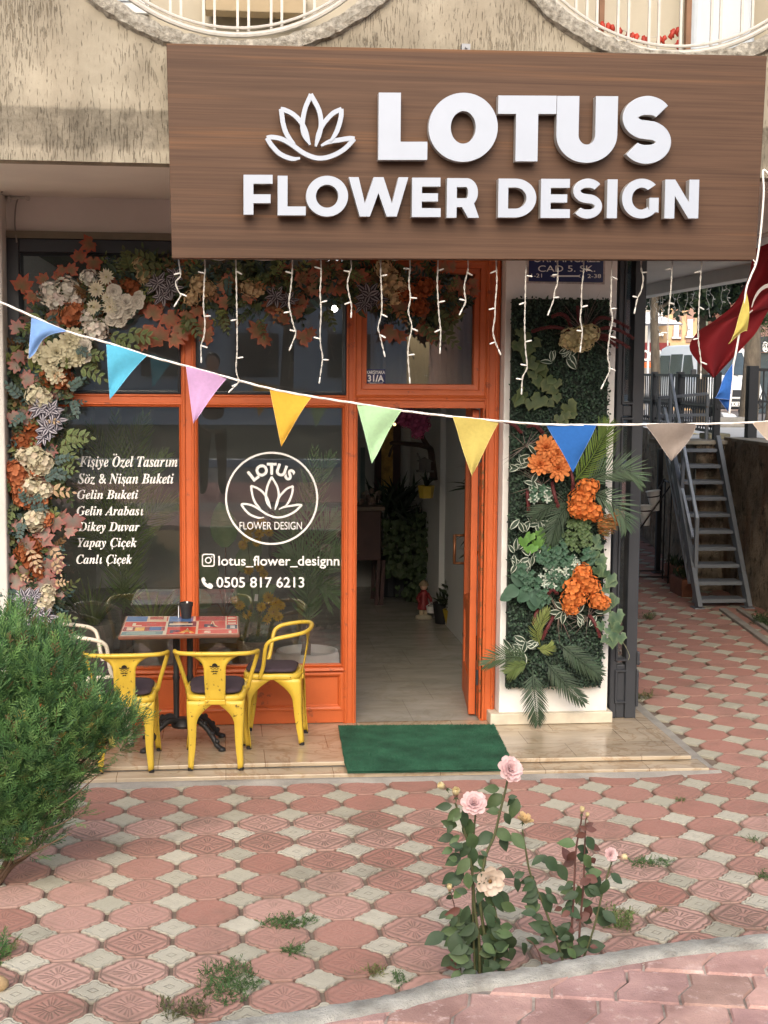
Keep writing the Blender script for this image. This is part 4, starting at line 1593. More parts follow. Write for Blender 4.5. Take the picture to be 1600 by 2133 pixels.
def letter(ch, box, sp, tp_):
    a, b = PY(box[0], box[3], LY0), PY(box[2], box[3], LY0)
    c = PY((box[0] + box[2]) / 2, box[1], LY0)
    w, h = b.x - a.x, c.z - (a.z + b.z) / 2
    z0 = (a.z + b.z) / 2
    sh = (b.z - a.z) / w
    lp = glyph(ch, w, h, sp * w / (box[2] - box[0]), tp_ * h / (box[3] - box[1]))
    pl = lambda x, y, z: (a.x + x, (LY0 + LY1) / 2 - z, z0 + y + sh * (x - w / 2))
    if ch == 'S':                            # solid strip between the two edges of the stroke
        mb = MB()
        D = (LY1 - LY0) / 2
        n = len(lp[0])
        vs = []
        for p, q in zip(*lp):
            vs += [pl(*p, D), pl(*q, D), pl(*p, -D), pl(*q, -D)]
        fs = [(0, 2, 3, 1), (4 * n - 4, 4 * n - 3, 4 * n - 1, 4 * n - 2)]
        for i in range(n - 1):
            e, f = i * 4, i * 4 + 4
            fs += [(e, e + 1, f + 1, f), (e + 2, f + 2, f + 3, e + 3), (e, f, f + 2, e + 2), (e + 1, e + 3, f + 3, f + 1)]
        mb.add(vs, fs)
    else:
        mb = flat_curve('l', lp, LY1 - LY0, None, pl)
    me_o = mb.build('letter', [M_letw, M_lets], sg)
    for p in me_o.data.polygons:
        p.material_index = 0 if abs(p.normal.y) > .9 else 1
    md = me_o.modifiers.new('bevel', 'BEVEL')
    md.width = .0025
    md.segments = 2
    md.limit_method = 'ANGLE'
    md.angle_limit = rad(50)
    return me_o
for ch, box in (('L', (788, 193, 890, 333)), ('O', (892, 193, 1036, 337)), ('T', (1036, 199, 1157, 336)), ('U', (1158, 200, 1284.5, 339)), ('S', (1289, 200, 1403, 341))):
    letter(ch, box, 46, 38)
for ch, box in (('F', (507.5, 364, 568, 447)), ('L', (578.5, 366, 637, 448.5)), ('O', (637.5, 366, 725, 451)), ('W', (726, 369, 850, 451)), ('E', (858, 370, 918, 452)), ('R', (930.5, 371, 998, 453.5)),
                ('D', (1037.5, 372, 1116.5, 453)), ('E', (1126, 372.5, 1187, 454)), ('S', (1191, 372, 1256, 455.5)), ('I', (1264, 373.5, 1285, 454.5)), ('G', (1295, 372, 1372.5, 455)), ('N', (1384, 374, 1454.5, 455))):
    letter(ch, box, 20.5, 18.5)
mb = MB()
lotus(mb, (554, 194, 740, 333), LY0 + .006, .03, 15.5)
o = mb.build('lotus_emblem', [M_letw, M_lets], sg)
for p in o.data.polygons:
    p.material_index = 0 if abs(p.normal.y) > .9 else 1
mb = MB()                                     # fixing lugs above and beside the sign
for px, py in ((970, 100),):
    c = PY(px, py, SY + .09)
    mb.box((c.x - .022, SY + .075, c.z - .03), (c.x + .022, SY + .118, c.z + .018))
    mb.tube([(c.x, SY + .06, c.z), (c.x, SY + .08, c.z)], .007, 8)
mb.build('fixing_lug', mat('dull_steel', lin(140, 142, 146), .45, .1, 10, metal=.6), sg)

# ================================================================ icicle light curtain under the sign
M_wire = mat('white_wire', lin(206, 203, 194), .5, .04, 20)
M_bulb = mat('white_bulb', lin(224, 223, 216), .25, .02, 20)
def strand(parent, pts, s=1.0, r=RND, each=True):
    c = spl(pts, 8)
    mb = MB()
    for ph in (0, math.pi):                  # twisted pair
        tw = []
        ln = 0
        for i, p in enumerate(c):
            if i: ln += (p - c[i - 1]).length
            a = ln / (.022 * s) * 1.6 + ph
            tw.append(p + V((math.cos(a), math.sin(a), 0)) * .0026 * s)
        mb.tube(tw, .0019 * s, 5)
    o = mb.build('light_strand', M_wire, parent, smooth=True) if each else None
    bs = []
    N = len(c)
    L_ = sum((c[i + 1] - c[i]).length for i in range(N - 1))
    nb = max(2, int(L_ / (.14 * s)))
    for k in range(nb):
        x = (k + .55) / nb * (N - 1) + r.uniform(-1.2, 1.2)
        i = max(1, min(N - 2, int(x)))
        p = c[i]
        dd = V((r.choice((-1, 1)), r.uniform(-.5, .5), r.uniform(-.55, .3))).normalized()
        bs.append([p, p + dd * .012 * s, p + dd * .032 * s, p + dd * .036 * s])
    e = (c[-1] - c[-3]).normalized()
    bs.append([c[-1], c[-1] + e * .012 * s, c[-1] + e * .032 * s, c[-1] + e * .036 * s])
    for q in bs:
        if each: mb = MB()
        mb.tube(q, [.0025 * s, .0048 * s, .0044 * s, .002 * s], 6)
        if each: mb.build('bulb', M_bulb, o, smooth=True)
    if not each: mb.build('light_strand', M_wire, parent, smooth=True)
lt = thing('icicle_lights', 'white icicle fairy light curtain hanging below the walnut sign', 'fairy lights', (.4, -1.66, 2.86))
IY = -1.66
STR = [
    [(371, 530), (374, 556), (376, 575), (366, 588), (372, 607), (377, 614), (370, 627)],
    [(426, 530), (427, 560), (425, 600), (424, 640), (427, 670), (425, 700), (419, 720), (419, 742)],
    [(491, 530), (492, 570), (493, 620), (494, 680), (494, 730), (492, 770), (497, 795), (486, 808)],
    [(609, 530), (609, 560), (606, 600), (602, 630), (607, 660), (612, 680), (616, 695), (608, 717)],
    [(668, 530), (669, 570), (667, 610), (669, 650), (667, 690), (668, 720), (672, 745), (667, 785)],
    [(730, 530), (732, 556), (728, 570), (724, 590), (726, 608), (732, 635), (732, 648)],
    [(793, 530), (793, 570), (795, 610), (795, 650), (788, 682), (792, 700), (799, 730)],
    [(854, 530), (854, 560), (852, 590), (855, 620), (851, 650), (858, 680), (852, 712), (850, 740), (853, 785)],
    [(913, 530), (912, 560), (911, 590), (913, 630), (915, 660), (918, 690), (917, 723)],
    [(974, 530), (975, 560), (968, 590), (968, 610), (970, 628), (963, 644)],
    [(1034, 530), (1034, 560), (1035, 590), (1032, 630), (1031, 660), (1027, 690), (1032, 712), (1038, 727)],
    [(1097, 530), (1095, 580), (1094, 630), (1093, 680), (1095, 730), (1098, 765), (1089, 785), (1087, 808)],
    [(1160, 530), (1162, 560), (1161, 590), (1156, 605), (1153, 625), (1146, 644)],
    [(1215, 530), (1216, 560), (1212, 600), (1211, 640), (1209, 665), (1213, 690), (1210, 720)],
    [(1276, 530), (1274, 570), (1273, 620), (1272, 640), (1276, 665), (1270, 700), (1266, 740), (1270, 770), (1258, 798)],
    [(1336, 530), (1336, 560), (1340, 580), (1336, 605), (1328, 622), (1324, 640)],
    [(1401, 530), (1400, 560), (1397, 610), (1393, 650), (1391, 690), (1391, 708)],
    [(1463, 530), (1460, 570), (1457, 620), (1455, 670), (1455, 710), (1460, 750), (1460, 776)],
]
for q, s_ in enumerate(STR):
    strand(lt, [PY(px, py, IY + .02 * math.sin(q)) for px, py in s_], 1.0)
mb = MB()
cc = []
for i, s_ in enumerate(STR):
    p = PY(s_[0][0], 534, IY)
    cc.append(p)
    if i < len(STR) - 1:
        p2 = PY(STR[i + 1][0][0], 534, IY)
        cc.append((p + p2) / 2 + V((0, .0, -.018 if i in (1, 2, 6) else .03)))
mb.tube(spl(cc, 6), .004, 5)
mb.build('feed_wire', M_wire, lt, smooth=True)
# second curtain along the side of the overhang
lt2 = thing('side_icicle_lights', 'white icicle fairy lights hanging along the side overhang by the stairs', 'fairy lights', (4.3, 5, 3.2))
def edge_pt(px):                              # lower edge of the overhang beam, seen at column px
    best = None
    for i in range(400):
        y = -1 + i * .035
        x = 4.26 + (y + 1.5) * .0089
        d = V((x, y, SO - .13)) - CAM
        q = 800 + F_PX * d.dot(_r) / d.dot(_f)
        if best is None or abs(q - px) < best[0]:
            best = (abs(q - px), V((x, y, SO - .13)))
    return best[1]
ep = []
for q, (px, y1) in enumerate(((1354, 660), (1366, 662), (1375, 700), (1379, 655), (1404, 650), (1417, 690), (1431, 700), (1443, 640), (1473, 655), (1483, 632), (1504, 640), (1516, 628))):
    p = edge_pt(px)
    ep.append(p)
    e = PY(px, y1, p.y)
    pts = [p]
    for k in range(1, 6):
        t = k / 5
        pts.append(V((p.x + RND.uniform(-.03, .03), p.y + RND.uniform(-.03, .03), p.z + (e.z - p.z) * t)))
    strand(lt2, pts, 1.0, each=False)
ep.sort(key=lambda p: p.y)
mb = MB()
mb.tube([p + V((0, 0, .004)) for p in ep], .004, 5)
mb.build('feed_wire', M_wire, lt2)

# ================================================================ bunting
M_felt = mat('bunting_felt', (1, 1, 1), .95, .06, 60, .6, 260, tint=True, trans=.25, dist=.002)
M_cord = mat('bunting_cord', lin(238, 234, 226), .8, .05, 40, .3, 200)
BY = -2.08
bu = thing('bunting', 'white cord of coloured triangular felt flags strung across the shop front', 'bunting', (0, BY, 2.2))
def BP(px, py, dy=0.0): return PY(px, py, BY + dy)
cordpx = [(-60, 606), (0, 629), (66, 658), (139, 690), (224, 714), (308, 741), (390, 763), (474, 786), (565, 810), (650, 826), (747, 841), (835, 855), (945, 868), (1041, 877), (1140, 884), (1240, 885), (1346, 884), (1450, 883), (1566, 880), (1680, 872)]
cs = spl([BP(*p) for p in cordpx], 8)
mb = MB()
for ph in (0, 2.1, 4.2):
    mb.tube([p + V((0, math.cos(i * .55 + ph), math.sin(i * .55 + ph))) * .003 for i, p in enumerate(cs)], .0033, 5)
mb.build('cord', M_cord, bu, smooth=True)
def flag(parent, A, B, T, k, label, bulge=0.0, curl=0.0, side=0.0):
    """A, B: ends on the cord, T: tip (3-D). bulge bows the cloth towards the viewer; curl pulls the right edge inward."""
    mb = MB()
    N = 12
    vs, fs = [], []
    nrm = (B - A).cross(T - A).normalized()
    if nrm.y > 0: nrm = -nrm
    idx = {}
    for i in range(N + 1):
        t = i / N
        for j in range(N + 1):
            u = j / N
            P0 = A.lerp(T, t)
            P1 = B.lerp(T, t)
            if curl:
                P1 = P1 + (P0 - P1) * curl * math.sin(math.pi * t)
            if side:
                P0 = P0 + (P1 - P0) * side * math.sin(math.pi * t)
            p = P0.lerp(P1, u) + nrm * (bulge * math.sin(math.pi * u) * (1 - t) + .02 * math.sin(6 * u + 4 * t + A.x * 9) * t * (1 - t) + .008 * math.sin(6 * t + 3 * u + A.x * 5))
            idx[i, j] = len(vs)
            vs.append(p)
    for i in range(N):
        for j in range(N):
            fs.append((idx[i, j], idx[i, j + 1], idx[i + 1, j + 1], idx[i + 1, j]))
    mb.add(vs, fs, k)
    ek = tuple(min(1, x * 1.1 + .12) for x in k)
    mb.tube([vs[idx[i, 0]] for i in range(N + 1)], .0016, 4, k=ek)
    mb.tube([vs[idx[i, N]] for i in range(N)], .0016, 4, k=ek)
    o = mb.build('flag', M_felt, parent, smooth=True)
    o['label'] = label
    return o
for A, B, T, k, lb, bg_, cu_ in (
    ((66, 660), (141, 690), (60, 747), lin(130, 172, 230), 'periwinkle blue flag, curled', .02, .42),
    ((222, 714), (306, 741), (229, 832), lin(92, 186, 218), 'sky blue flag', .01, .06),
    ((388, 763), (474, 786), (403, 882), lin(208, 168, 212), 'lilac flag', .01, .05),
    ((562, 809), (650, 826), (586, 930), lin(226, 178, 62), 'golden yellow flag', .008, .06),
    ((744, 841), (836, 855), (775, 965), lin(180, 220, 172), 'mint green flag', .01, .04),
    ((943, 868), (1041, 877), (983, 992), lin(208, 190, 104), 'straw yellow flag', .01, .03),
    ((1138, 884), (1242, 885), (1194, 984), lin(44, 104, 178), 'strong blue flag', .008, .0),
    ((1344, 884), (1450, 883), (1399, 960), lin(160, 148, 138), 'grey beige flag', .06, -.14),
    ((1566, 880), (1672, 873), (1640, 960), lin(206, 190, 172), 'cream flag cut by the frame', .03, -.1)):
    flag(bu, BP(*A), BP(*B), BP(T[0], T[1], -.02), k, lb, bg_, cu_)
# the loose end hanging from the sign's corner
bl_ = thing('hanging_bunting', 'loose bunting end with twisted yellow and blue flags below the sign corner', 'bunting', PY(1530, 700, -1.9))
HY = -1.92
def HP(px, py, dy=0.0): return PY(px, py, HY + dy)
mb = MB()
mb.tube(spl([HP(*p) for p in ((1606, 368), (1590, 355), (1591, 400), (1586, 470), (1577, 541), (1564, 575), (1554, 605), (1549, 660), (1541, 690), (1533, 735), (1527, 765), (1525, 800), (1521, 845), (1519, 862))], 6), .0055, 6)
mb.tube(spl([HP(*p) for p in ((1569, 541), (1574, 548), (1571, 551))], 4), .003, 5)
mb.build('cord', M_cord, bl_, smooth=True)
flag(bl_, HP(1554, 606), HP(1557, 689), HP(1519, 716, -.03), lin(206, 188, 96), 'yellow flag hanging sideways', .03, .12, .35)
flag(bl_, HP(1525, 758), HP(1524, 833), HP(1489, 829, -.02), lin(48, 104, 182), 'blue flag hanging sideways', .01, 0)
flag(bl_, HP(1497, 831), HP(1524, 834), HP(1521, 862, .02), lin(36, 86, 156), 'blue flag underside', 0, 0)

# dark red flag hanging at the right
M_flag = mat('red_flag_cloth', lin(148, 34, 42), .8, .08, 5, .15, 220, trans=.3)
fl = thing('red_flag', 'large dark red flag with white crescent hanging slack behind the sign corner', 'flag', PY(1520, 680, -.6))
FYd = -.6
def flagcloth():
    rows = [  # left edge and right edge down the cloth, photo pixels
        ((1568, 520), (1690, 470)), ((1560, 575), (1690, 520)), ((1530, 632), (1672, 580)), ((1488, 668), (1640, 630)), ((1455, 690), (1606, 640)), ((1436, 722), (1577, 690)), ((1452, 752), (1549, 722)), ((1487, 788), (1488, 787))]
    mb = MB()
    vs, fs, ks = [], [], []
    n = 14
    Lp = spl([V((*r[0], 0)) for r in rows], 4)
    Rp = spl([V((*r[1], 0)) for r in rows], 4)
    for i, (a, b) in enumerate(zip(Lp, Rp)):
        for j in range(n + 1):
            u = j / n
            q = a.lerp(b, u)
            dep = FYd + .10 * math.sin(u * 7.5 + i * .10) * (1 - i / len(Lp) * .6) + .05 * math.sin(u * 3 + i * .2)
            vs.append(PY(q.x, q.y, dep))
    for i in range(len(Lp) - 1):
        for j in range(n):
            a = i * (n + 1) + j
            fs.append((a, a + 1, a + n + 2, a + n + 1))
    mb.add(vs, fs)
    mb.build('cloth', M_flag, fl, smooth=True)
    M_wht = mat('flag_white', lin(222, 214, 210), .8, .04, 8)
    mb = MB()                                 # the part of the crescent that shows
    stroke(mb, [(1566, 640), (1572, 622), (1584, 604), (1604, 594), (1640, 596)], 7, lambda x, y, d: (PY(x, y, FYd - .17).x, FYd - .17 + d, PY(x, y, FYd - .17).z), .003, lambda u: .25 + 1.2 * u)
    stroke(mb, [(1557, 655), (1563, 650), (1568, 646)], 2.5, lambda x, y, d: (PY(x, y, FYd - .17).x, FYd - .17 + d, PY(x, y, FYd - .17).z), .003)
    mb.build('crescent', M_wht, fl)
    mb = MB()
    mb.tube([PY(1560, 500, FYd), PY(1760, 436, FYd)], .014, 8)
    mb.build('flag_pole', M_rail, fl)
flagcloth()

# blue enamel street plate on the pillar
sp_ = thing('street_plate', 'blue enamel street name plate on the white pillar above the flower panel', 'sign', PY(1179, 560, -.125))
a, b = PY(1101, 586, -.125), PY(1258, 497, -.125)
mb = MB()
mb.box((a.x, -.133, a.z), (b.x, -.1215, b.z))
mb.build('plate', M_blue, sp_, bevel=.004)
mb = MB()
mb.sweep_rect(a.x - .012, b.x + .012, a.z - .012, b.z + .012, [(0, -.121), (0, -.127), (.011, -.127), (.011, -.121)])
mb.build('plate_rim', mat('chipped_rim', lin(190, 182, 176), .7, .3, 30), sp_)
mb = MB()
fit_text(mb, 'ORHANGAZ\u0130', (1111, 531, 1250, 546), -.1345, refbody='O', th=.001)
fit_text(mb, 'CAD 5. SK.', (1121, 553, 1240, 566), -.1345, refbody='C', th=.001)
fit_text(mb, '1-21', (1107, 570, 1129, 578), -.1345, refbody='1', th=.001)
fit_text(mb, '2-38', (1224, 571, 1252, 579), -.1345, refbody='2', th=.001)
def pp_(x, y): 
    p = PY(x, y, -.1345)
    return (p.x, p.y, p.z)
mb.prism([pp_(*q) for q in ((1146, 575), (1156, 571), (1155, 573.5), (1205, 573.5), (1210, 571.5), (1207, 575), (1210, 578.5), (1205, 576.5), (1155, 576.5), (1156, 579))], (0, .001, 0))
mb.build('plate_lettering', M_vinyl, sp_)
# ================================================================ artificial flower garland round the window
M_leaf = mat('silk_leaf', (1, 1, 1), .62, .08, 30, .1, 120, tint=True, trans=.18)
M_petal = mat('silk_petal', (1, 1, 1), .75, .05, 30, .1, 120, tint=True, trans=.22)
gar = thing('flower_garland', 'artificial garland of autumn maple leaves and cream roses round the window', 'garland', (-1.9, -.12, .3))
GYF = -.10
def gp(px, py, dy=0.0): return PY(px, py, GYF + dy)
pm = lambda n: n / 325.0                     # photo pixels to metres on the shop front
C_teal, C_green, C_dkg, C_olive, C_lime = lin(66, 92, 90), lin(72, 88, 52), lin(44, 58, 40), lin(104, 108, 62), lin(126, 140, 78)
C_cream, C_white, C_orange, C_rust, C_beige, C_pink, C_gg = lin(206, 197, 172), lin(228, 222, 211), lin(178, 108, 70), lin(148, 92, 64), lin(176, 148, 118), lin(172, 106, 100), lin(122, 122, 110)
def gpart(name, fn, *a, m_=None, **kw):
    mb = MB()
    fn(mb, *a, **kw)
    return mb.build(name, m_ or M_petal, gar, smooth=True)
FW = V((-.08, -1, .18))
# filler foliage along the whole garland
def filler():
    r = random.Random(21)
    mb = MB()
    path = [(62, 1300), (68, 1200), (62, 1100), (80, 1000), (72, 920), (75, 840), (95, 760), (120, 690), (170, 640), (250, 600), (330, 590), (420, 600), (520, 595), (620, 600), (700, 595), (780, 600), (860, 610), (920, 635)]
    c = spl([V((x, y, 0)) for x, y in path], 12)
    mb.tube([gp(p.x, p.y, .07) for p in c], .02, 6, k=C_dkg)
    for p in c:
        for q in range(15):
            sw = 42 if p.x < 150 else 36
            if p.x < 100 and p.y > 820: sw = 34
            px, py = p.x + r.gauss(0, sw * .75), p.y + r.gauss(0, sw * .62)
            if px < 36 and py > 700: px = 36 + abs(px - 36)
            if 700 < px and py > 690: continue
            if abs(px - 697) < 46 and abs(py - 645) < 44: continue
            k1, k2 = r.choice(((C_dkg, C_green), (C_green, C_olive), (C_dkg, C_dkg), (C_teal, C_teal), (C_dkg, C_teal), (C_olive, C_lime), (lin(98, 72, 44), lin(126, 92, 56)), (C_green, C_green)))
            d = V((r.uniform(-1, 1), r.uniform(-.5, .1), r.uniform(-1, .9)))
            ty = r.random()
            pos = gp(px, py, r.uniform(-.02, .09))
            if ty < .45:
                spray(mb, pos, d, FW + rv(.5, r), r.uniform(.08, .15), k1, k2, r.randint(4, 6), r.uniform(.38, .6))
            else:
                leaf(mb, pos, d, FW + rv(.6, r), r.uniform(.05, .10), r.uniform(.022, .045), kv(k1, .2, r), kv(k2, .2, r), r.uniform(0, .5), .2, 5)
    for i in range(190):                      # a thick underlayer of autumn leaves
        p = c[r.randrange(len(c))]
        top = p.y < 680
        px, py = p.x + r.gauss(0, 30 if top else 24), p.y + r.gauss(0, 24)
        if (px < 40 and py > 700) or (abs(px - 697) < 46 and abs(py - 645) < 44): continue
        a = r.uniform(0, 6.28)
        lobed(mb, gp(px, py, r.uniform(-.03, .03)), V((math.cos(a), r.uniform(-.3, .3), math.sin(a))), FW + rv(.6, r), pm(r.uniform(14, 24)), kv(lin(126, 108, 76) if top else C_gg, .2, r), kv(lin(178, 98, 74) if top else C_pink, .2, r))  # top leaves tinted lighter to offset shade under the overhang
    o = mb.build('filler_foliage', M_leaf, gar, smooth=True)
    o['kind'] = 'stuff'
filler()
def mpl(px, py, s, kc, ke, ang=None, dy=-.03, tilt=.5):
    a = RND.uniform(0, 6.28) if ang is None else rad(ang)
    d = V((math.cos(a), RND.uniform(-.2, .2), math.sin(a)))
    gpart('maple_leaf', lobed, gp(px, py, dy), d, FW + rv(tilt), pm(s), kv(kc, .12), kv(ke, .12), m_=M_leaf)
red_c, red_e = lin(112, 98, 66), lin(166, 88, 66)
for px, py, s in ((188, 507, 22), (165, 538, 20), (195, 545, 22), (147, 565, 18), (45, 598, 26), (92, 583, 18), (122, 578, 16), (68, 615, 18), (130, 560, 15), (75, 622, 14)):
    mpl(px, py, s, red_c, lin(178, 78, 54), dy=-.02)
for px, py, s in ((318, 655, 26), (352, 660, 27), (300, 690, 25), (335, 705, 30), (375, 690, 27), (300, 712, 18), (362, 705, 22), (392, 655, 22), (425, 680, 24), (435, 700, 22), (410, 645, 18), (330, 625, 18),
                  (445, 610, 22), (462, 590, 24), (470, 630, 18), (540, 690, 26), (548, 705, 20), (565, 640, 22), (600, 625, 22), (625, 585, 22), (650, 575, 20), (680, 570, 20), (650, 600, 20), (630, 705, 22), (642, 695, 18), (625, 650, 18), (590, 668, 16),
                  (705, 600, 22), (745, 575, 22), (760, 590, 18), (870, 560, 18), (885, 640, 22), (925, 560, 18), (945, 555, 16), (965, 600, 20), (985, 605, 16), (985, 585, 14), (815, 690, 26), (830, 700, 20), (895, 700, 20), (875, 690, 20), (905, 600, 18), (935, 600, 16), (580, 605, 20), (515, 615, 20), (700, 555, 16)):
    mpl(px, py, s, lin(126, 108, 76), lin(180, 96, 72))  # tints raised along the top band to make up for overhang shade
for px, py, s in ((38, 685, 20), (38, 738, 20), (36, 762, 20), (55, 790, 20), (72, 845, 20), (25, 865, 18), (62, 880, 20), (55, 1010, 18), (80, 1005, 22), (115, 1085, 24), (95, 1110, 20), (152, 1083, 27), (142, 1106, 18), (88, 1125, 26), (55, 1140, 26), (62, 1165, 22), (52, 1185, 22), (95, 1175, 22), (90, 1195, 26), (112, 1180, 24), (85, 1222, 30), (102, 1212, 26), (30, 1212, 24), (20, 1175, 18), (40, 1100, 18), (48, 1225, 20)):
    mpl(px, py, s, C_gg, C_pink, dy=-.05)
# cream and white blossoms
for px, py, s in ((104, 610, 22), (140, 605, 24), (155, 622, 20), (118, 625, 20), (185, 578, 16), (178, 660, 18), (205, 685, 20), (190, 690, 16)):
    gpart('hydrangea', hydrangea, gp(px, py, -.03), FW + rv(.3), pm(s), C_white, 26, .5)
for px, py, s in ((222, 577, 18), (201, 603, 18), (197, 640, 18), (230, 640, 18), (224, 620, 13)):
    gpart('white_daisy', daisy, gp(px, py, -.07), FW + rv(.25), pm(s), lin(222, 214, 192), lin(186, 176, 130))
for px, py, s in ((237, 607, 16), (245, 632, 14), (263, 630, 17), (285, 630, 15), (242, 650, 17), (268, 652, 16), (253, 670, 15), (232, 668, 13), (290, 618, 12), (176, 722, 16), (180, 745, 13)):
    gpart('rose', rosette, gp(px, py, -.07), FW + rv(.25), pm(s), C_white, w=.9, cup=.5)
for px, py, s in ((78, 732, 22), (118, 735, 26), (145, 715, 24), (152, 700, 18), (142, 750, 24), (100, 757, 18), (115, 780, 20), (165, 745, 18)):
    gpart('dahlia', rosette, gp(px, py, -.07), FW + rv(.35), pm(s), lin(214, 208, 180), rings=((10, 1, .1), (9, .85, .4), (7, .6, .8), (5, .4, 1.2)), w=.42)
for px, py, s in ((75, 825, 20), (90, 832, 18), (70, 955, 24), (90, 965, 22), (80, 975, 20), (50, 950, 16), (65, 1015, 20), (90, 1022, 18), (72, 1085, 22), (82, 1072, 18), (88, 1262, 18), (98, 1248, 16), (100, 1232, 14)):
    gpart('hydrangea', hydrangea, gp(px, py, -.06), FW + rv(.3), pm(s), C_cream, 28, .5)
for px, py, s in ((146, 655, 24), (160, 640, 14), (32, 985, 22), (25, 975, 14), (38, 1000, 18), (45, 1025, 18), (45, 1040, 16), (84, 1040, 18), (95, 1080, 16), (72, 983, 16), (78, 1320, 22), (82, 1305, 18), (60, 1045, 14), (862, 610, 20), (885, 600, 20), (875, 640, 18), (840, 610, 16)):
    gpart('orange_hydrangea', hydrangea, gp(px, py, -.05), FW + rv(.3), pm(s), C_orange if px < 300 else lin(164, 88, 46), 22, .55)
for px, py, s in ((45, 920, 18), (55, 930, 16), (120, 770, 22), (105, 785, 20), (130, 790, 20), (70, 890, 18), (85, 900, 18), (66, 1165, 20), (48, 1150, 16), (75, 1130, 16), (78, 1190, 18), (280, 600, 18), (265, 590, 14)):
    gpart('rust_blossom', hydrangea, gp(px, py, -.02), FW + rv(.4), pm(s), lin(150, 84, 46), 22, .6)
for px, py, s in ((300, 575, 16), (415, 590, 18), (430, 600, 16), (400, 620, 16), (800, 560, 18), (815, 580, 20), (835, 600, 20), (805, 600, 16), (820, 620, 16), (520, 600, 16), (535, 605, 14), (290, 550, 12)):
    gpart('beige_blossom', hydrangea, gp(px, py, -.04), FW + rv(.3), pm(s), lin(204, 178, 138) if px < 700 else lin(212, 188, 146), 22, .55)
for px, py, s, c_ in ((328, 590, 30, 11), (355, 600, 28, 10), (340, 615, 26, 10), (365, 575, 24, 9), (768, 615, 34, 11), (785, 625, 26, 9), (760, 632, 26, 9), (575, 618, 28, 10), (600, 625, 24, 9)):
    gpart('striped_leaf_rosette', zebra, gp(px, py, -.06), FW + rv(.2), pm(s), c_, (.05, .04, .05), (.34, .31, .32))
for px, py, s, c_ in ((85, 850, 30, 10), (105, 855, 28, 10), (115, 875, 26, 9), (100, 893, 30, 10), (92, 910, 22, 8), (50, 1245, 28, 9), (62, 1258, 30, 10), (78, 1275, 30, 10), (95, 1285, 28, 9), (60, 1285, 28, 9), (40, 1265, 22, 8), (72, 1240, 22, 8)):
    gpart('striped_leaf_rosette', zebra, gp(px, py, -.08), FW + rv(.2), pm(s), c_)
def seedspray(px, py, dx, dz, L, k):
    gpart('oval_leaf_spray', spray, gp(px, py, -.08), V((dx, -.3, dz)), FW, pm(L * .85), k, tuple(min(1, x * 1.15) for x in k), 4, .5, m_=M_leaf)
for px, py, dx, dz, L in ((105, 1020, 1, -.1, 55), (60, 1140, .3, -1, 50), (72, 1150, .3, -1, 45), (105, 1140, .6, -.7, 45), (110, 1165, .5, -.9, 40), (112, 1215, .6, .1, 36), (40, 1200, .8, -.3, 30), (110, 775, .7, -.6, 45), (90, 870, .8, -.2, 36), (830, 645, .4, -.9, 40), (790, 620, .3, -.9, 40), (590, 640, -.5, -.8, 40), (530, 590, .8, -.3, 36)):
    seedspray(px, py, dx, dz, L, C_beige if px < 300 else lin(150, 104, 62))
for px, py, dx, dz, L in ((60, 1055, -.3, .7, 38), (48, 1085, -.2, -1, 38), (62, 1062, .7, .2, 36), (98, 1030, -.5, -.2, 38), (90, 1000, .8, .5, 40), (100, 980, .8, -.2, 44), (110, 960, .9, .2, 40), (40, 1240, -.8, .2, 40), (30, 1260, -.6, -.5, 36), (140, 810, .8, .5, 40), (150, 830, .3, -.9, 36), (45, 830, -.6, .7, 40), (55, 860, -.6, -.5, 38), (150, 720, .8, -.4, 40)):
    gpart('eucalyptus_spray', spray, gp(px, py, -.07), V((dx, -.4, dz)), FW, pm(L), lin(66, 88, 84), lin(80, 102, 96), 5, .66, m_=M_leaf)
for px, py, dx, dz, L in ((130, 905, 1, -.1, 60), (125, 925, .8, -.8, 50), (120, 930, 1, .2, 55), (165, 760, .9, -.5, 60), (170, 740, 1, .0, 50), (115, 965, .9, -.3, 46), (225, 695, .9, -.4, 60), (240, 705, .6, -.8, 50), (260, 690, .9, -.2, 60), (900, 650, .8, -.5, 60), (910, 680, .7, -.7, 60), (880, 670, .5, -.9, 50), (500, 590, -.2, .9, 46), (390, 660, .5, -.8, 50), (460, 650, .3, -.9, 44), (20, 1030, -.4, .9, 40), (25, 1060, -.3, -.9, 40), (110, 1290, .9, .1, 44), (540, 660, .2, -.9, 40), (680, 640, .3, -.9, 44), (345, 560, -1, -.1, 60), (330, 548, -.9, .3, 56)):
    gpart('ruscus_spray', spray, gp(px, py, -.05), V((dx, -.35, dz)), FW, pm(L), lin(82, 102, 54) if px < 280 else lin(74, 84, 46), lin(112, 124, 76) if px < 280 else lin(96, 102, 60), 5, .5, m_=M_leaf)

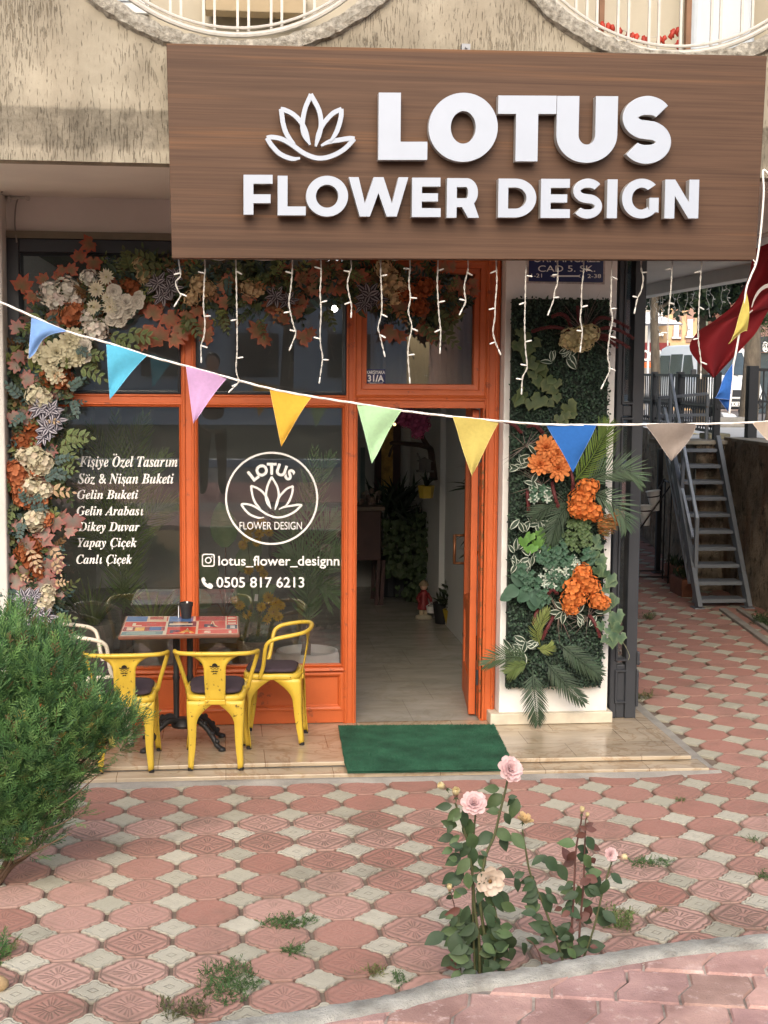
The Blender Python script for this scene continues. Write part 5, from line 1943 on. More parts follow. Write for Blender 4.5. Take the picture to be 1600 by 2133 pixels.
# ================================================================ planted panel on the pillar
pan = thing('vertical_garden', 'tall artificial green wall panel with orange flowers and ferns on the pillar', 'flower panel', (1.3, -.2, 1.3))
PYF = -.19
def qp(px, py, dy=0.0): return PY(px, py, PYF + dy)
def ppart(name, fn, *a, m_=None, **kw):
    mb = MB()
    fn(mb, *a, **kw)
    return mb.build(name, m_ or M_petal, pan, smooth=True)
cor = [PY(1070, 622, PYF), PY(1272, 624, PYF), PY(1254, 1430, PYF), PY(1056, 1434, PYF)]
mb = MB()
mb.prism([V((p.x, -.165, p.z)) for p in cor], (0, .042, 0))
mb.build('backing_board', mat('board_green', lin(30, 42, 34), .9, .2, 20), pan)
def boxmat():
    r = random.Random(8)
    mb = MB()
    for i in range(15500):
        u, v = r.random(), r.random()
        a = cor[0].lerp(cor[1], u)
        b = cor[3].lerp(cor[2], u)
        p = a.lerp(b, v)
        p = V((p.x + r.gauss(0, .004), PYF + r.uniform(-.01, .03), p.z + r.gauss(0, .004)))
        d = V((r.uniform(-1, 1), r.uniform(-.9, .1), r.uniform(-1, 1)))
        k = kv((lin(46, 66, 52), lin(64, 88, 68), lin(36, 54, 42))[r.randrange(3)], .25, r)
        leaf(mb, p, d, V((0, -1, .5)) + rv(.7, r), r.uniform(.014, .024), r.uniform(.011, .016), k, None, .2, .25, 4)
    o = mb.build('boxwood_mat', M_leaf, pan, smooth=True)
    o['kind'] = 'stuff'
boxmat()
for i, (px, py, s) in enumerate(((1190, 705, 20), (1215, 700, 22), (1232, 695, 18), (1205, 718, 16), (1180, 712, 14), (1222, 715, 14))):
    ppart('cream_hydrangea', hydrangea, qp(px, py, -.09), FW + rv(.3), pm(s), lin(206, 194, 150), 26, .5)
for px, py, s in ((1138, 932, 25), (1160, 945, 24), (1125, 967, 26), (1163, 977, 25), (1148, 955, 18), (1175, 965, 18)):
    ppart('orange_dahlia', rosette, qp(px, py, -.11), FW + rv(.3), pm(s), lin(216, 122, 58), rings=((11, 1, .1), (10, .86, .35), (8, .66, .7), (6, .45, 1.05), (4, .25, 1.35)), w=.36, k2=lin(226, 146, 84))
for px, py, s in ((1222, 1018, 20), (1235, 1012, 14), (1205, 1040, 20), (1215, 1060, 22), (1237, 1068, 18), (1200, 1062, 16), (1222, 1040, 16), (1212, 1200, 20), (1225, 1215, 20), (1195, 1225, 20), (1188, 1250, 20), (1235, 1222, 16), (1205, 1245, 16), (1243, 1250, 18), (1255, 1255, 16), (1215, 1190, 16), (1190, 1265, 16)):
    ppart('orange_hydrangea', hydrangea, qp(px, py, -.11), FW + rv(.35), pm(s), lin(216, 128, 62), 24, .5)
# drooping amaranth tails
def tail(px0, path, r0=.012):
    c = spl([qp(*p) for p in path], 8)
    mb = MB()
    N = len(c)
    mb.tube(c, [r0 * (.5 + .5 * math.sin(math.pi * min(1, i / N + .15))) for i in range(N)], 7, k=lin(92, 40, 42))
    for i in range(N * 16):
        p = c[RND.randrange(N)]
        o = rv(1).normalized()
        mb.sphere(p + o * r0 * .85, .0034, 4, kv(lin(118, 52, 52), .3))
    mb.build('amaranth_tail', M_leaf, pan, smooth=True)
for pt in ([(1185, 690, -.03), (1160, 682, -.06), (1135, 683, -.06), (1110, 690, -.05)], [(1190, 680, -.03), (1180, 660, -.07), (1165, 654, -.07), (1150, 660, -.05)], [(1205, 680, -.03), (1205, 655, -.06), (1203, 640, -.06)], [(1230, 680, -.03), (1250, 662, -.07), (1280, 668, -.08), (1310, 683, -.09)], [(1235, 690, -.03), (1265, 683, -.07), (1290, 688, -.08), (1318, 704, -.09)], [(1240, 700, -.03), (1265, 700, -.07), (1290, 712, -.08), (1310, 724, -.09)], [(1245, 705, -.03), (1265, 708, -.07), (1285, 722, -.08)],
           [(1130, 900, -.03), (1115, 886, -.06), (1100, 888, -.06)], [(1085, 900, -.03), (1070, 884, -.05), (1050, 878, -.06)], [(1150, 1005, -.03), (1155, 1030, -.08), (1163, 1055, -.08)], [(1098, 1025, -.05), (1100, 1045, -.06), (1101, 1064, -.05)], [(1188, 980, -.05), (1193, 1000, -.07), (1193, 1020, -.06)], [(1160, 1235, -.06), (1150, 1228, -.07), (1140, 1240, -.06)], [(1152, 1285, -.05), (1142, 1305, -.08), (1130, 1330, -.07)], [(1228, 1282, -.05), (1240, 1300, -.08), (1250, 1326, -.07)], [(1120, 1270, -.04), (1115, 1285, -.06), (1112, 1300, -.05)]):
    tail(0, pt)
def vleaf(mb, p, d, n, L):                   # dark leaf with a white edge line
    M_ = frame(d, n)
    vs, fs, ks = [], [], []
    W = L * .55
    for r_ in range(6):
        t = r_ / 5
        w = W * .5 * max(.03, math.sin(math.pi * (t * .95 + .03)) ** .85)
        for u, kk in ((-1, 0), (-.88, 0), (-.8, 1), (-.62, 1), (-.5, 0), (0, 0), (.5, 0), (.62, 1), (.8, 1), (.88, 0), (1, 0)):
            vs.append(V(p) + M_ @ V((u * w, L * t, .15 * abs(u) * w - .3 * L * t * t)))
            ks.append(lin(196, 204, 188) if kk else lin(46, 66, 50))
    for r_ in range(5):
        for j in range(10):
            a = r_ * 11 + j
            fs.append((a, a + 1, a + 12, a + 11))
    mb.add(vs, fs, ks)
for px, py, c_ in ((1085, 1086, 3), (1105, 1090, 4), (1122, 1090, 4), (1075, 1150, 4), (1095, 1165, 5), (1082, 1172, 4), (1110, 1160, 3), (1172, 1272, 4), (1190, 1285, 5), (1205, 1280, 4), (1245, 1280, 3), (1070, 1350, 5), (1085, 1355, 5), (1100, 1345, 4), (1090, 1340, 3), (1100, 960, 4), (1088, 975, 4), (1110, 950, 3), (1105, 1005, 4), (1120, 1015, 3), (1150, 755, 3), (1175, 745, 3), (1190, 740, 2), (1168, 735, 2)):
    mb = MB()
    for q in range(c_):
        a = RND.uniform(0, 6.28)
        vleaf(mb, qp(px + RND.uniform(-6, 6), py + RND.uniform(-6, 6), -.06), V((math.cos(a), -.3, math.sin(a))), FW + rv(.5), pm(RND.uniform(20, 28)))
    mb.build('white_edged_leaves', M_leaf, pan, smooth=True)
def ivy(px, py, s, kc, ke, dy=-.07):
    a = RND.uniform(3.6, 5.8)
    ppart('ivy_leaf', lobed, qp(px, py, dy), V((math.cos(a), -.2, math.sin(a))), FW + rv(.5), pm(s), kv(kc, .15), kv(ke, .15), IVY, .2, m_=M_leaf)
gk, ge = lin(62, 80, 48), lin(98, 108, 66)
for px, py, s in ((1083, 690, 16), (1095, 700, 18), (1080, 715, 20), (1075, 720, 16), (1105, 720, 22), (1115, 712, 16), (1100, 745, 22), (1112, 755, 22), (1095, 735, 16), (1125, 760, 20), (1110, 775, 18), (1120, 790, 20), (1130, 770, 18), (1140, 800, 20), (1150, 790, 16), (1155, 810, 18), (1160, 795, 16), (1090, 820, 24), (1080, 830, 20), (1125, 830, 26), (1105, 838, 18), (1160, 825, 16), (1185, 845, 24), (1190, 860, 20), (1178, 862, 16), (1165, 870, 16), (1175, 880, 14), (1145, 838, 14)):
    ivy(px, py, s, gk, ge, -.05)
tk, te = lin(52, 82, 60), lin(104, 126, 92)
for px, py, s in ((1240, 1150, 18), (1250, 1165, 20), (1245, 1185, 20), (1262, 1190, 20), (1272, 1200, 20), (1258, 1180, 14), (1275, 1210, 20), (1260, 1225, 16), (1270, 1245, 18), (1280, 1250, 16), (1265, 1265, 16), (1285, 1280, 22), (1278, 1290, 18), (1290, 1305, 20), (1280, 1320, 20), (1292, 1325, 18), (1275, 1335, 18), (1268, 1310, 16), (1252, 1300, 16), (1262, 1330, 14), (1250, 1135, 16), (1240, 1120, 16)):
    ivy(px, py, s, tk, te, -.08)
for px, py, s in ((1090, 1125, 18), (1105, 1115, 16), (1118, 1128, 18), (1125, 1108, 16), (1140, 1135, 16), (1112, 1140, 14), (1100, 1140, 14), (1130, 1120, 12)):
    ivy(px, py, s, lin(86, 132, 56), lin(102, 148, 68), -.08)
def roundleaf(px, py, L, a):
    ppart('broad_leaf', leaf, qp(px, py, -.07), V((math.cos(rad(a)), -.35, math.sin(rad(a)))), FW + rv(.2), pm(L), pm(L * .85), kv(lin(52, 84, 64), .12), kv(lin(66, 100, 78), .1), .35, .12, 7, .8, .6, m_=M_leaf)
for px, py, L, a in ((1105, 1225, 36, 225), (1110, 1228, 42, 300), (1095, 1215, 34, 150), (1080, 1225, 34, 200), (1112, 1235, 36, 265), (1090, 1210, 30, 110), (1065, 1235, 26, 210)):
    roundleaf(px, py, L, a)
def tuft(px, py, R_, n, k, k2, sz=.022, dy=-.06, frost=0.0):
    mb = MB()
    for i in range(n):
        a, q = RND.uniform(0, 6.28), math.sqrt(RND.random()) * R_
        p = qp(px + q * math.cos(a), py + q * math.sin(a), dy + RND.uniform(-.03, .04))
        fr = RND.random() < frost
        for j in range(4):
            t = j * 1.57 + RND.uniform(-.3, .3)
            leaf(mb, p, V((math.cos(t), -.5, math.sin(t))), FW, sz, sz * .8, kv(lin(214, 220, 208) if fr else k, .15), kv(k2, .15), .2, .2, 4)
    mb.build('leaf_tuft', M_leaf, pan, smooth=True)
for px, py, R_, n, fr in ((1145, 1145, 18, 26, 0), (1165, 1140, 18, 26, 0), (1150, 1170, 16, 22, 0), (1175, 1165, 18, 24, .1), (1105, 1210, 20, 30, 0), (1155, 1190, 20, 26, .45), (1140, 1205, 16, 18, .6), (1195, 1170, 16, 18, .5), (1170, 1195, 14, 16, .3), (1120, 1025, 16, 20, .5), (1140, 1030, 14, 18, .6), (1110, 1035, 12, 12, .5), (1085, 1190, 14, 20, 0), (1130, 1160, 16, 24, 0), (1185, 1180, 16, 22, .1), (1225, 1160, 16, 22, 0), (1160, 1215, 16, 20, .1), (1130, 1245, 16, 22, 0)):
    tuft(px, py, R_, n, lin(52, 86, 64), lin(74, 110, 86), .022, -.07, fr)
for px, py, R_, n in ((1195, 1090, 16, 22), (1215, 1100, 22, 30), (1200, 1130, 22, 34), (1220, 1125, 16, 24), (1185, 1120, 14, 18)):
    tuft(px, py, R_, n, lin(66, 92, 58), lin(98, 120, 70), .018, -.06)
def pf(path, L, k, cnt=24, w=.009, ang=48, droop=.25):
    mb = MB()
    frond(mb, [qp(*p) for p in path], L, k, cnt, w, ang, droop, None, (0, -1, .1))
    mb.build('palm_frond', M_leaf, pan, smooth=True)
dk = lin(58, 76, 56)
pf([(1190, 1010, -.04), (1222, 970, -.1), (1252, 920, -.14), (1268, 885, -.15)], .17, lin(96, 120, 48), 26)
pf([(1210, 1010, -.04), (1255, 985, -.12), (1300, 980, -.18), (1335, 1000, -.2)], .19, lin(82, 104, 78), 26)
pf([(1225, 1025, -.04), (1265, 1040, -.12), (1295, 1070, -.16), (1305, 1100, -.17)], .17, lin(78, 100, 76), 22)
pf([(1195, 1040, -.04), (1172, 1065, -.08), (1158, 1095, -.1), (1148, 1130, -.1)], .15, dk, 24)
pf([(1170, 1040, -.04), (1140, 1058, -.07), (1110, 1075, -.08)], .12, dk, 18)
pf([(1110, 1395, -.05), (1112, 1430, -.1), (1116, 1470, -.11), (1120, 1505, -.1)], .14, dk, 26, .009, 52)
pf([(1135, 1375, -.05), (1160, 1405, -.09), (1188, 1435, -.11), (1215, 1462, -.11)], .14, dk, 26)
pf([(1165, 1340, -.05), (1190, 1360, -.09), (1222, 1385, -.11), (1250, 1405, -.12)], .14, dk, 26)
pf([(1105, 1375, -.05), (1075, 1368, -.1), (1040, 1370, -.13), (1010, 1385, -.15)], .13, lin(72, 92, 62), 24)
pf([(1100, 1380, -.05), (1080, 1388, -.1), (1060, 1402, -.12)], .11, lin(92, 108, 56), 18)
pf([(1125, 1345, -.05), (1120, 1320, -.09), (1128, 1295, -.1), (1140, 1270, -.1)], .09, lin(116, 128, 66), 22, .007)
pf([(1120, 1350, -.05), (1135, 1352, -.08), (1150, 1345, -.08)], .07, lin(116, 128, 66), 14, .007)
# thin grass blades and a rust plume
for cx0, cy0, n, L in ((1215, 690, 26, 70), (1095, 930, 16, 50), (1130, 1010, 18, 60), (1165, 1280, 16, 55), (1225, 1285, 12, 50), (1150, 905, 14, 44)):
    mb = MB()
    for i in range(n):
        a = RND.uniform(0, 6.28)
        d = V((math.cos(a), -.35, math.sin(a)))
        leaf(mb, qp(cx0, cy0, -.05), d, FW + rv(.4), pm(L * RND.uniform(.6, 1.2)), .004, kv(lin(118, 104, 96), .25), None, .45, .1, 6, .6)
    mb.build('grass_blades', M_leaf, pan, smooth=True)
mb = MB()
for i in range(420):
    t = RND.random()
    p = qp(1243 + 38 * t, 1088 + 8 * math.sin(t * 5) + RND.gauss(0, 10 * (1 - .3 * t)), -.10 - .04 * t + RND.uniform(-.03, .03))
    leaf(mb, p, V((1, RND.uniform(-.5, .2), RND.uniform(-.7, .4))), FW + rv(.5), RND.uniform(.03, .055), .005, kv(lin(156, 96, 40) if RND.random() < .6 else lin(112, 100, 52), .25), None, .2, .1, 4)
mb.build('rust_plume', M_leaf, pan, smooth=True)
mb = MB()
mb.tube(spl([qp(1296, 1335, -.05), qp(1305, 1350, -.06), qp(1311, 1365, -.05), qp(1309, 1375, -.05)], 6), .0018, 5, k=lin(150, 150, 120))
mb.build('tendril', M_leaf, pan)
# ================================================================ metal chairs
M_yel = worn('yellow_paint', lin(206, 174, 60), lin(92, 70, 36), .42, .525, .1, .1, 30)
M_wch = worn('white_chair_paint', lin(212, 204, 186), lin(120, 104, 84), .42, .54, .1, .06, 30)
M_cush = mat('plum_cushion', lin(62, 50, 58), .9, .15, 10, .4, 200)
M_rub = mat('black_rubber', lin(30, 29, 28), .7, .1, 10)
M_ink = mat('black_print', lin(34, 30, 24), .6, .05, 10)
def make_chair(label, paint, logo=True):
    t = thing('metal_chair', label, 'chair', (0, 0, 0), 'metal cafe chairs round the small table')
    S, H = .175, .445
    # seat pan with rolled edge
    mb = MB()
    def ring(h, r, z, n=40):
        o = []
        for i in range(n):
            a = 2 * math.pi * i / n
            c, s_ = math.cos(a), math.sin(a)
            q = (abs(c) ** 5 + abs(s_) ** 5) ** (-1 / 5)
            yb = .97 if s_ < 0 else 1.03
            o.append(V((h * q * c * (1.03 if s_ > 0 else .97), h * q * s_ * yb, z)))
        return o
    n = 40
    rings = [ring(S * .02, 0, H - .004), ring(S * .8, 0, H - .006), ring(S * .93, 0, H), ring(S * .985, 0, H - .002), ring(S * 1.015, 0, H - .014), ring(S * 1.02, 0, H - .034), ring(S * .995, 0, H - .036), ring(S * .98, 0, H - .022), ring(S * .7, 0, H - .014)]
    vs = [p for r_ in rings for p in r_]
    fs = []
    for i in range(len(rings) - 1):
        for j in range(n):
            fs.append((i * n + j, i * n + (j + 1) % n, (i + 1) * n + (j + 1) % n, (i + 1) * n + j))
    mb.add(vs, fs)
    mb.build('seat', paint, t, smooth=True, local=True)
    # four flared sheet-metal legs that run into arched aprons
    for sx, sy in ((-1, -1), (1, -1), (1, 1), (-1, 1)):
        mb = MB()
        foot = V((sx * (.158 if sy < 0 else .192), sy * (.195 if sy < 0 else .19), .012))
        top = V((sx * S * .985 * (1.0 if sy > 0 else .95), sy * S * .985, H - .03))
        N = 16
        vs, fs = [], []
        for i in range(N + 1):
            u = i / N
            p = top.lerp(foot, u)
            bow = .016 * math.sin(math.pi * min(1, u * 1.15)) * (1 if u < .87 else 1)
            p.x += sx * bow * (.3 - u * .9)
            p.y += sy * bow * (.3 - u * .9)
            w = .030 + (.034 * (1 - u) ** 1.0) + (.115 * max(0, 1 - u / .36) ** 2.1)
            w = min(w, S * .995)
            wf = .030 * .55 + .012
            w = w if u < .9 else w
            rib = .007 * math.sin(math.pi * min(1, max(0, (u - .2) / .75)))
            # outline: along the side (x), round the corner, along the front (y)
            c = .016
            vs += [p + V((-sx * w, 0, 0)), p + V((-sx * (w * .45 + .004), sy * .0, 0)) + V((0, -sy * rib, 0)), p + V((-sx * c, 0, 0)), p + V((-sx * c * .3, -sy * c * .3, 0)), p + V((0, -sy * c, 0)),
                   p + V((-sx * rib, -sy * (w * .45 + .004), 0)), p + V((0, -sy * w, 0))]
        for i in range(N):
            for j in range(6):
                a = i * 7 + j
                fs.append((a, a + 1, a + 8, a + 7))
        mb.add(vs, fs)
        lg = mb.build('leg', paint, t, smooth=True, local=True, solid=.004)
        mb = MB()
        mb.lathe([(.011, 0), (.016, .001), (.016, .015), (.012, .018)], 12, foot + V((-sx * .012, -sy * .012, -.012)))
        mb.build('rubber_foot', M_rub, lg, local=True)
    # arm and back tube: one hoop
    pts = [(-S * 1.02, .075, H - .03), (-S * 1.12, .05, H + .05), (-.232, .03, H + .175), (-.240, .005, H + .212), (-.240, -.04, H + .232), (-.228, -.13, H + .250), (-.185, -.195, H + .260), (-.10, -.222, H + .264), (0, -.228, H + .265)]
    pts = pts + [(-x, y, z) for x, y, z in pts[:-1][::-1]]
    mb = MB()
    mb.tube(spl(pts, 6), .0125, 10)
    mb.build('arm_hoop', paint, t, smooth=True, local=True)
    # back splat: flares to the hoop
    mb = MB()
    vs, fs = [], []
    N = 14
    bow = lambda z: -.172 - .056 * ((z - H) / .265) ** 1.0
    for i in range(N + 1):
        u = i / N
        z = H - .03 + (.292) * u
        w = .053 + .012 * u + .10 * max(0, (u - .70) / .30) ** 2.2 + .004 * (1 - u)
        y = -.176 - .05 * max(0, u - .06)
        for q in (-1, -.72, -.66, -.33, 0, .33, .66, .72, 1):
            emb = .004 if (abs(q) < .7 and .16 < u < .94) else 0
            yy = y + emb + .02 * (q * q) * max(0, (u - .7) / .3)
            vs.append((q * w, yy, z))
    for i in range(N):
        for j in range(8):
            a = i * 9 + j
            fs.append((a, a + 1, a + 10, a + 9))
    mb.add(vs, fs)
    sp = mb.build('back_splat', paint, t, smooth=True, local=True, solid=.004)
    mb = MB()
    mb.box((-.058, -.1845, H - .05), (.058, -.1745, H - .022))
    mb.build('splat_bracket', paint, t, local=True, bevel=.003)
    if logo:                                  # printed bowler hat, spectacles, moustache and bow tie
        mb = MB()
        zc = H + .165
        def P(x, z): return (x * 1.2, -.176 - .05 * max(0, (z - H + .03) / .292 - .06) - .0006, z)
        def fill(pts):
            vs = [P(x, z) for x, z in pts]
            vs2 = [(x, y - .0012, z) for x, y, z in vs]
            n_ = len(vs)
            mb.add(vs + vs2, [tuple(range(n_)), tuple(reversed(range(n_, 2 * n_)))] + [(i, (i + 1) % n_, (i + 1) % n_ + n_, i + n_) for i in range(n_)])
        fill([(-.024, zc + .022), (-.020, zc + .019), (.020, zc + .019), (.024, zc + .022), (.023, zc + .027), (.015, zc + .023), (-.015, zc + .023), (-.023, zc + .027)])
        fill([(.0135 * math.cos(rad(a)), zc + .0245 + .017 * math.sin(rad(a))) for a in range(0, 181, 15)])
        for s_ in (-1, 1):
            mb.tube([P(s_ * .0085 + .0065 * math.cos(a), zc + .009 + .0065 * math.sin(a)) for a in [2 * math.pi * i / 14 for i in range(14)]], .0011, 5, closed=True)
        mb.tube([P(-.002, zc + .01), P(.002, zc + .01)], .001, 5)
        for s_ in (-1, 1):
            mb.tube([P(s_ * .0155, zc + .009), P(s_ * .021, zc + .012)], .001, 5)
        fill([(0, zc - .006), (.005, zc - .004), (.012, zc - .007), (.0165, zc - .004), (.014, zc - .0115), (.005, zc - .0115), (0, zc - .009), (-.005, zc - .0115), (-.014, zc - .0115), (-.0165, zc - .004), (-.012, zc - .007), (-.005, zc - .004)])
        fill([(0, zc - .0205), (.008, zc - .0175), (.008, zc - .0265), (0, zc - .0235), (-.008, zc - .0265), (-.008, zc - .0175)])
        mb.build('printed_emblem', M_ink, sp, local=True)
    mb = MB()
    rings = [ring(S * .02, 0, H + .030), ring(S * .55, 0, H + .029), ring(S * .82, 0, H + .025), ring(S * .89, 0, H + .016), ring(S * .87, 0, H + .004), ring(S * .5, 0, H + .002)]
    vs = [p + V((0, .008, 0)) for r_ in rings for p in r_]
    fs = []
    for i in range(len(rings) - 1):
        for j in range(n):
            fs.append((i * n + j, i * n + (j + 1) % n, (i + 1) * n + (j + 1) % n, (i + 1) * n + j))
    mb.add(vs, fs)
    mb.build('seat_cushion', M_cush, t, smooth=True, local=True)
    return t
ch = make_chair('yellow metal chair seen from behind, half hidden by the bush', M_yel)
def put_chair(o, x, y, rz, tilt=0.0, z=0.0, label=None):
    o.location = (x, y, z)
    o.rotation_euler = (tilt, 0, rz)
    if label: o['label'] = label
put_chair(ch, -1.425, -.775, rad(1), rad(4.2), -.016)
c2_ = copy_tree(ch)
put_chair(c2_, -.898, -.762, rad(-3), rad(4.2), -.016, 'yellow metal chair seen from behind, fully visible left of the doormat')
c3_ = copy_tree(ch)
put_chair(c3_, -.545, -.36, rad(82), 0, 0, 'yellow metal chair turned sideways against the window right of the table')
cw = make_chair('white metal chair turned sideways left of the table', M_wch, True)
put_chair(cw, -1.63, -.34, rad(-78))

# ================================================================ table
tb = thing('cafe_table', 'small square cafe table with red and blue printed top and black iron base', 'table', (-1.115, -.5, 0))
q4 = [PZ(262, 1283, .75), PZ(498, 1283, .75), PZ(500, 1320, .75), PZ(246, 1325, .75)]
M_edge = mat('brown_edge', lin(104, 62, 44), .5, .15, 20)
mb = MB()
mb.prism([V((p.x, p.y, .726)) for p in q4], (0, 0, .0235))
tt = mb.build('table_top', M_edge, tb, bevel=.006)
M_print = mat('printed_laminate', (1, 1, 1), .22, .08, 25, tint=True, spec=.6)
mb = MB()
def tq(u, v):
    a = q4[0].lerp(q4[1], u)
    b = q4[3].lerp(q4[2], u)
    return a.lerp(b, v)
r = random.Random(4)
def patch(u0, v0, u1, v1, k, z=.7500):
    mb.prism([V((*tq(a, b).xy, z)) for a, b in ((u0, v0), (u1, v0), (u1, v1), (u0, v1))], (0, 0, .0006), k)
Cr, Cb, Cn, Cc, Cg = lin(188, 62, 52), lin(72, 110, 160), lin(44, 52, 84), lin(208, 196, 172), lin(106, 134, 136)
patch(.015, .02, .985, .98, Cc, .7498)
for u0, v0, u1, v1, k in ((.02, .03, .2, .3, Cb), (.2, .03, .37, .3, lin(198, 180, 150)), (.37, .03, .38, .3, Cr), (.02, .32, .37, .56, Cr), (.02, .58, .37, .78, lin(150, 62, 70)), (.02, .8, .36, .97, Cg),
                          (.39, .03, .60, .3, Cb), (.39, .31, .63, .58, Cn), (.39, .6, .63, .97, Cr), (.62, .03, .88, .28, lin(160, 52, 52)), (.65, .3, .88, .72, Cr), (.65, .75, .98, .97, lin(204, 74, 62)), (.89, .03, .98, .5, Cr), (.89, .52, .98, .73, Cn)):
    patch(u0, v0, u1, v1, k, .7503)
for u0, v0, u1, v1, k in ((.05, .6, .1, .74, Cc), (.12, .61, .2, .76, lin(214, 178, 98)), (.24, .6, .34, .76, Cb), (.06, .84, .3, .93, lin(130, 156, 150)), (.4, .42, .6, .5, lin(214, 196, 168)), (.43, .36, .56, .42, lin(178, 126, 90)), (.22, .06, .34, .2, lin(170, 74, 60)), (.9, .1, .97, .16, Cc), (.9, .25, .97, .31, Cc), (.9, .4, .97, .46, Cc), (.92, .56, .96, .7, lin(200, 190, 180))):
    patch(u0, v0, u1, v1, k, .7508)
# small tower silhouettes and capitals on the print
for u, v, s_ in ((.77, .62, .16), (.56, .93, .13)):
    base, kk = tq(u, v), lin(216, 196, 160)
    for pts in ([(-.35, 0), (-.2, 0), (-.06, .55), (0, 1.2), (.06, .55), (.2, 0), (.35, 0), (.14, .5), (.03, 1.4), (-.03, 1.4), (-.14, .5)],):
        mb.prism([V((base.x + x * s_ * .6, base.y + y * s_ * .9, .7510)) for x, y in pts], (0, 0, .0005), kk)
for ch_, u, v, s_, kk in (('P', .41, .9, .12, Cn), ('A', .5, .9, .12, lin(226, 178, 90)), ('R', .69, .62, .13, Cn), ('I', .9, .95, .1, Cc), ('S', .7, .93, .09, Cc), ('L', .08, .52, .12, Cc), ('E', .2, .52, .12, lin(170, 76, 70))):
    vs, fs = text_mesh(ch_, offset=.03, depth=.0003)
    b0 = tq(u, v)
    mb.add([V((b0.x + x * s_, b0.y + y * s_, .7512 + z)) for x, y, z in vs], fs, kk)
mb.build('printed_collage', M_print, tt)
M_iron = mat('black_iron', lin(36, 36, 37), .45, .15, 10, .2, 60)
bc = V((-1.105, -.47, 0))
mb = MB()
mb.box(bc + V((-.2, -.025, .705)), bc + V((.2, .025, .726)))
mb.box(bc + V((-.025, -.2, .70)), bc + V((.025, .2, .724)))
mb.build('top_bracket', M_iron, tb)
for dx in (-.042, .042):
    mb = MB()
    mb.lathe([(.024, .13), (.024, .15), (.017, .17), (.019, .40), (.023, .42), (.017, .44), (.019, .66), (.026, .69), (.026, .712)], 14, bc + V((dx, 0, 0)))
    mb.build('column', M_iron, tb, smooth='auto')
mb = MB()
mb.lathe([(.07, .115), (.075, .13), (.06, .155), (.04, .17)], 16, bc)
mb.build('hub', M_iron, tb, smooth='auto')
for a in (35, 145, 215, 325):
    d = V((math.cos(rad(a)), math.sin(rad(a)), 0))
    mb = MB()
    pts = [bc + d * r_ + V((0, 0, z)) for r_, z in ((.03, .15), (.10, .165), (.17, .13), (.22, .075), (.25, .03), (.285, .014))]
    mb.tube(spl(pts, 5), [.022 - .008 * i / 25 for i in range(26)], 8)
    for r_, z in ((.16, .14), (.215, .085), (.25, .04)):
        mb.sphere(bc + d * r_ + V((0, 0, z + .014)), .018, 8)
    mb.lathe([(.02, 0), (.024, .004), (.02, .02), (.008, .026)], 10, bc + d * .285)
    mb.build('iron_foot', M_iron, tb, smooth=True)
# black pot on the table
ptb = thing('small_pot', 'small black plastic pot standing on the printed table', 'pot', PZ(388, 1289, .7515))
pc = V((PZ(388, 1289, .7515).x, PZ(388, 1289, .7515).y + .03, .7515))
mb = MB()
mb.lathe([(.0, .0), (.030, .0), (.0385, .076), (.042, .077), (.043, .098), (.0395, .099), (.037, .08), (.03, .076), (.0, .074)], 24, pc)
mb.build('pot_body', mat('black_plastic', lin(34, 33, 34), .55, .1, 20), ptb, smooth='auto')
mb = MB()
mb.lathe([(0, .0), (.006, .0), (.006, .02), (.0, .021)], 10, pc + V((.006, 0, .085)))
mb.build('candle_stub', M_vinyl, ptb, smooth='auto')
tg = MB()
tg.box(pc + V((-.050, .01, 0)), pc + V((-.046, .05, .07)))
tg.build('paper_tag', M_vinyl, ptb)

# ================================================================ doormat
M_mat = mat('green_turf', lin(42, 92, 68), .95, .24, 5, 1.0, 420, dist=.01, c2=lin(58, 114, 86), det=9)
def doormat():
    mb = MB()
    a, b = PZ(705, 1511, .012), PZ(1029, 1509, .012)
    e, f_ = PZ(718, 1585, .012), PZ(1066, 1582, .012)
    g, h = PZ(725, 1607, -.012), PZ(1072, 1602, -.012)
    N = 60
    rows = []
    for i in range(13):
        t = i / 12
        rows.append((a.lerp(e, t), b.lerp(f_, t)))
    for t in (.3, .65, 1.0):
        rows.append((e.lerp(g, t), f_.lerp(h, t)))
    for dz in (0.0, -.011):
        vs = []
        for p, q in rows:
            for j in range(N + 1):
                v = p.lerp(q, j / N)
                vs.append((v.x + (RND.uniform(-.003, .003) if j in (0, N) else 0), v.y + RND.uniform(-.002, .002), v.z + dz))
        n = len(mb.v)
        mb.add(vs, [(i * (N + 1) + j, i * (N + 1) + j + 1, (i + 1) * (N + 1) + j + 1, (i + 1) * (N + 1) + j) for i in range(len(rows) - 1) for j in range(N)])
    # pile: short tufts
    r = random.Random(9)
    for i in range(26000):
        u, v = r.random(), r.random() * (len(rows) - 1)
        k = min(int(v), len(rows) - 2)
        p = rows[k][0].lerp(rows[k][1], u).lerp(rows[k + 1][0].lerp(rows[k + 1][1], u), v - k)
        d = V((r.uniform(-.5, .5), r.uniform(-.5, .5), 1)).normalized() * r.uniform(.006, .011)
        w = V((r.uniform(-1, 1), r.uniform(-1, 1), 0)).normalized() * .002
        mb.add([p - w, p + w, p + d], [(0, 1, 2)])
    o = mb.build('doormat', M_mat)
    tag(o, 'dark green artificial turf doormat lying on the marble steps before the doorway', 'doormat')
doormat()

